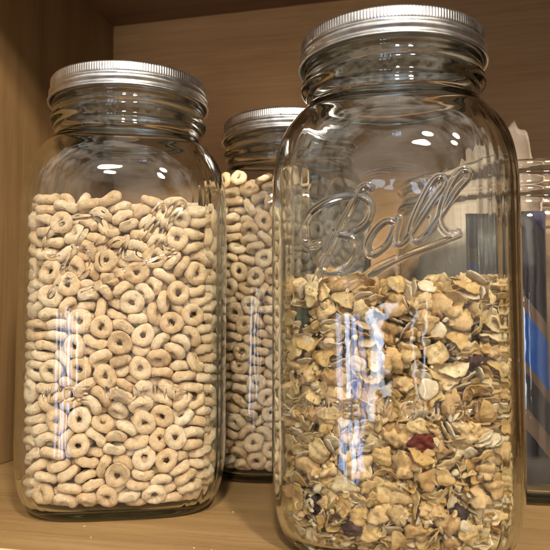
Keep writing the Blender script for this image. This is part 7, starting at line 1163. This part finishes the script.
# crumpled beige paper bag standing inside
mp_, n, l, b = mat('beige_paper')
t = n.new('ShaderNodeTexCoord'); n1 = noise(n, l, t.outputs['Object'], 40, 5, .6)
r = ramp(n, [(.3, (.33, .25, .18)), (.7, (.45, .36, .27))]); l.new(n1.outputs[0], r.inputs[0]); l.new(r.outputs[0], b.inputs['Base Color'])
b.inputs['Roughness'].default_value = .55; bump(n, l, n1.outputs[0], .5, .002, b)
def bag():
    na, nz = 120, 50; g = random.Random(3); V = []; F_ = []
    ks = [(g.uniform(-60, 60), g.uniform(-60, 60), g.uniform(-60, 60), g.uniform(0, 6)) for _ in range(8)]
    def cr(x, y, z): return sum(abs(math.sin(a*x + b_*y + c*z + p)) for a, b_, c, p in ks)/8 - .6
    def wall(inner):
        for i in range(nz+1):
            for j in range(na):
                a = 2*math.pi*j/na; q = i/nz
                # peak towards the far left of the canister, low towards the right
                top = .160 + .088*max(0, 1 - abs(math.atan2(math.sin(a-1.15), math.cos(a-1.15)))/1.7) + .003*math.sin(9*a) + .002*math.sin(17*a)
                z = .007 + q*(top-.007)
                rx, ry = .044*(1-.15*q**3), .040*(1-.2*q**2)
                x, y = rx*math.cos(a), .020 + ry*math.sin(a)
                s = 1 + .30*cr(x, y, z*.6) - (.022 if inner else 0)
                V.append((x*s - .030 + .022*(z/.2)**2, .020 + (y-.020)*s, z))
    wall(False); wall(True); N = (nz+1)*na
    for i in range(nz):
        for j in range(na):
            k = (j+1) % na; F_.append((i*na+j, i*na+k, (i+1)*na+k, (i+1)*na+j)); F_.append((N+i*na+j, N+(i+1)*na+j, N+(i+1)*na+k, N+i*na+k))
    for j in range(na):
        k = (j+1) % na; F_.append((nz*na+j, nz*na+k, N+nz*na+k, N+nz*na+j)); F_.append((j, N+j, N+k, k))
    return V, F_
o = obj('paper_bag', mesh('paper_bag', *bag(), mp_), None, (CP.x, CP.y, .0003), YAW); tag(o, 'crumpled beige paper bag poking out of the wide canister', 'paper bag')

# dark pouch with slanting blue and tan bands
mq, n, l, b = mat('printed_pouch')
t = n.new('ShaderNodeTexCoord'); sp = n.new('ShaderNodeSeparateXYZ'); l.new(t.outputs['Object'], sp.inputs[0])
ml = n.new('ShaderNodeMath'); ml.operation = 'MULTIPLY_ADD'; ml.inputs[1].default_value = 1.25; l.new(sp.outputs['X'], ml.inputs[0]); l.new(sp.outputs['Z'], ml.inputs[2])
mr = n.new('ShaderNodeMapRange'); mr.inputs['From Max'].default_value = .18; l.new(ml.outputs[0], mr.inputs[0])
DK = (.010, .010, .014); TN = (.10, .065, .045); BL = (.014, .055, .20)
cr = ramp(n, [(0, DK), (.24, TN), (.31, (.03, .028, .03)), (.42, TN), (.455, BL), (.62, TN), (.67, DK), (.97, (.05, .04, .09))]); cr.color_ramp.interpolation = 'CONSTANT'
l.new(mr.outputs[0], cr.inputs[0]); l.new(cr.outputs[0], b.inputs['Base Color']); b.inputs['Roughness'].default_value = .28
n1 = noise(n, l, t.outputs['Object'], 30, 3, .5); bump(n, l, n1.outputs[0], .5, .004, b)
def pouch():
    nx, nz = 40, 80; V = []; F_ = []
    g = random.Random(9); ks = [(g.uniform(60, 220), g.uniform(30, 120), g.uniform(0, 6)) for _ in range(6)]
    for s in (-1, 1):
        for i in range(nz+1):
            for j in range(nx+1):
                u = j/nx*2-1; q = i/nz
                th = .0125*(1-abs(u)**2.4)**.6*min(1, (1-q)*5)**.7*min(1, q*9+.15)**.6 + .0006
                x = u*.021*(1-.06*q); z = .0065 + q*.156
                wv = sum(math.sin(a*x + b_*z + p) for a, b_, p in ks)*.0005*(1-abs(u)**4)
                V.append((x, s*th + wv + .004*math.sin(q*3), z))
    N = (nx+1)*(nz+1)
    for i in range(nz):
        for j in range(nx):
            a = i*(nx+1)+j; F_.append((a, a+1, a+nx+2, a+nx+1)); F_.append((N+a, N+a+nx+1, N+a+nx+2, N+a+1))
    for i in range(nz):
        for j in (0, nx):
            a = i*(nx+1)+j; F_.append((a, a+nx+1, N+a+nx+1, N+a) if j == 0 else (a, N+a, N+a+nx+1, a+nx+1))
    for j in range(nx):
        F_.append((j, N+j, N+j+1, j+1)); a = nz*(nx+1)+j; F_.append((a, a+1, N+a+1, N+a))
    return V, F_
pp = cw(.1385, .402)
o = obj('snack_pouch', mesh('snack_pouch', *pouch(), mq), None, (pp.x, pp.y, .0003), YAW - R(6)); tag(o, 'dark snack pouch with slanting blue and tan bands inside the wide canister', 'snack pouch')

# a few crumbs on the shelf
g = random.Random(12); items = []
for k in range(14):
    px = g.uniform(-.16, .04); dd = g.uniform(.29, .42); p = cw(px, dd)
    if p.y < YF + .004: continue
    s = g.uniform(.05, .13)
    v, f = lump_mesh(60 + k % 4, s, 8, 6); items.append((v, f, Matrix.LocRotScale(Vector((p.x, p.y, .0030*s)), Quaternion((1, 0, 0, 0)), Vector((1, 1, .6))), 0))
o = link('crumbs', join('crumbs', items, [M_oat], None), Matrix.Identity(4)); tag(o, 'scattered pale crumbs on the wooden shelf', 'crumbs', kind='stuff')
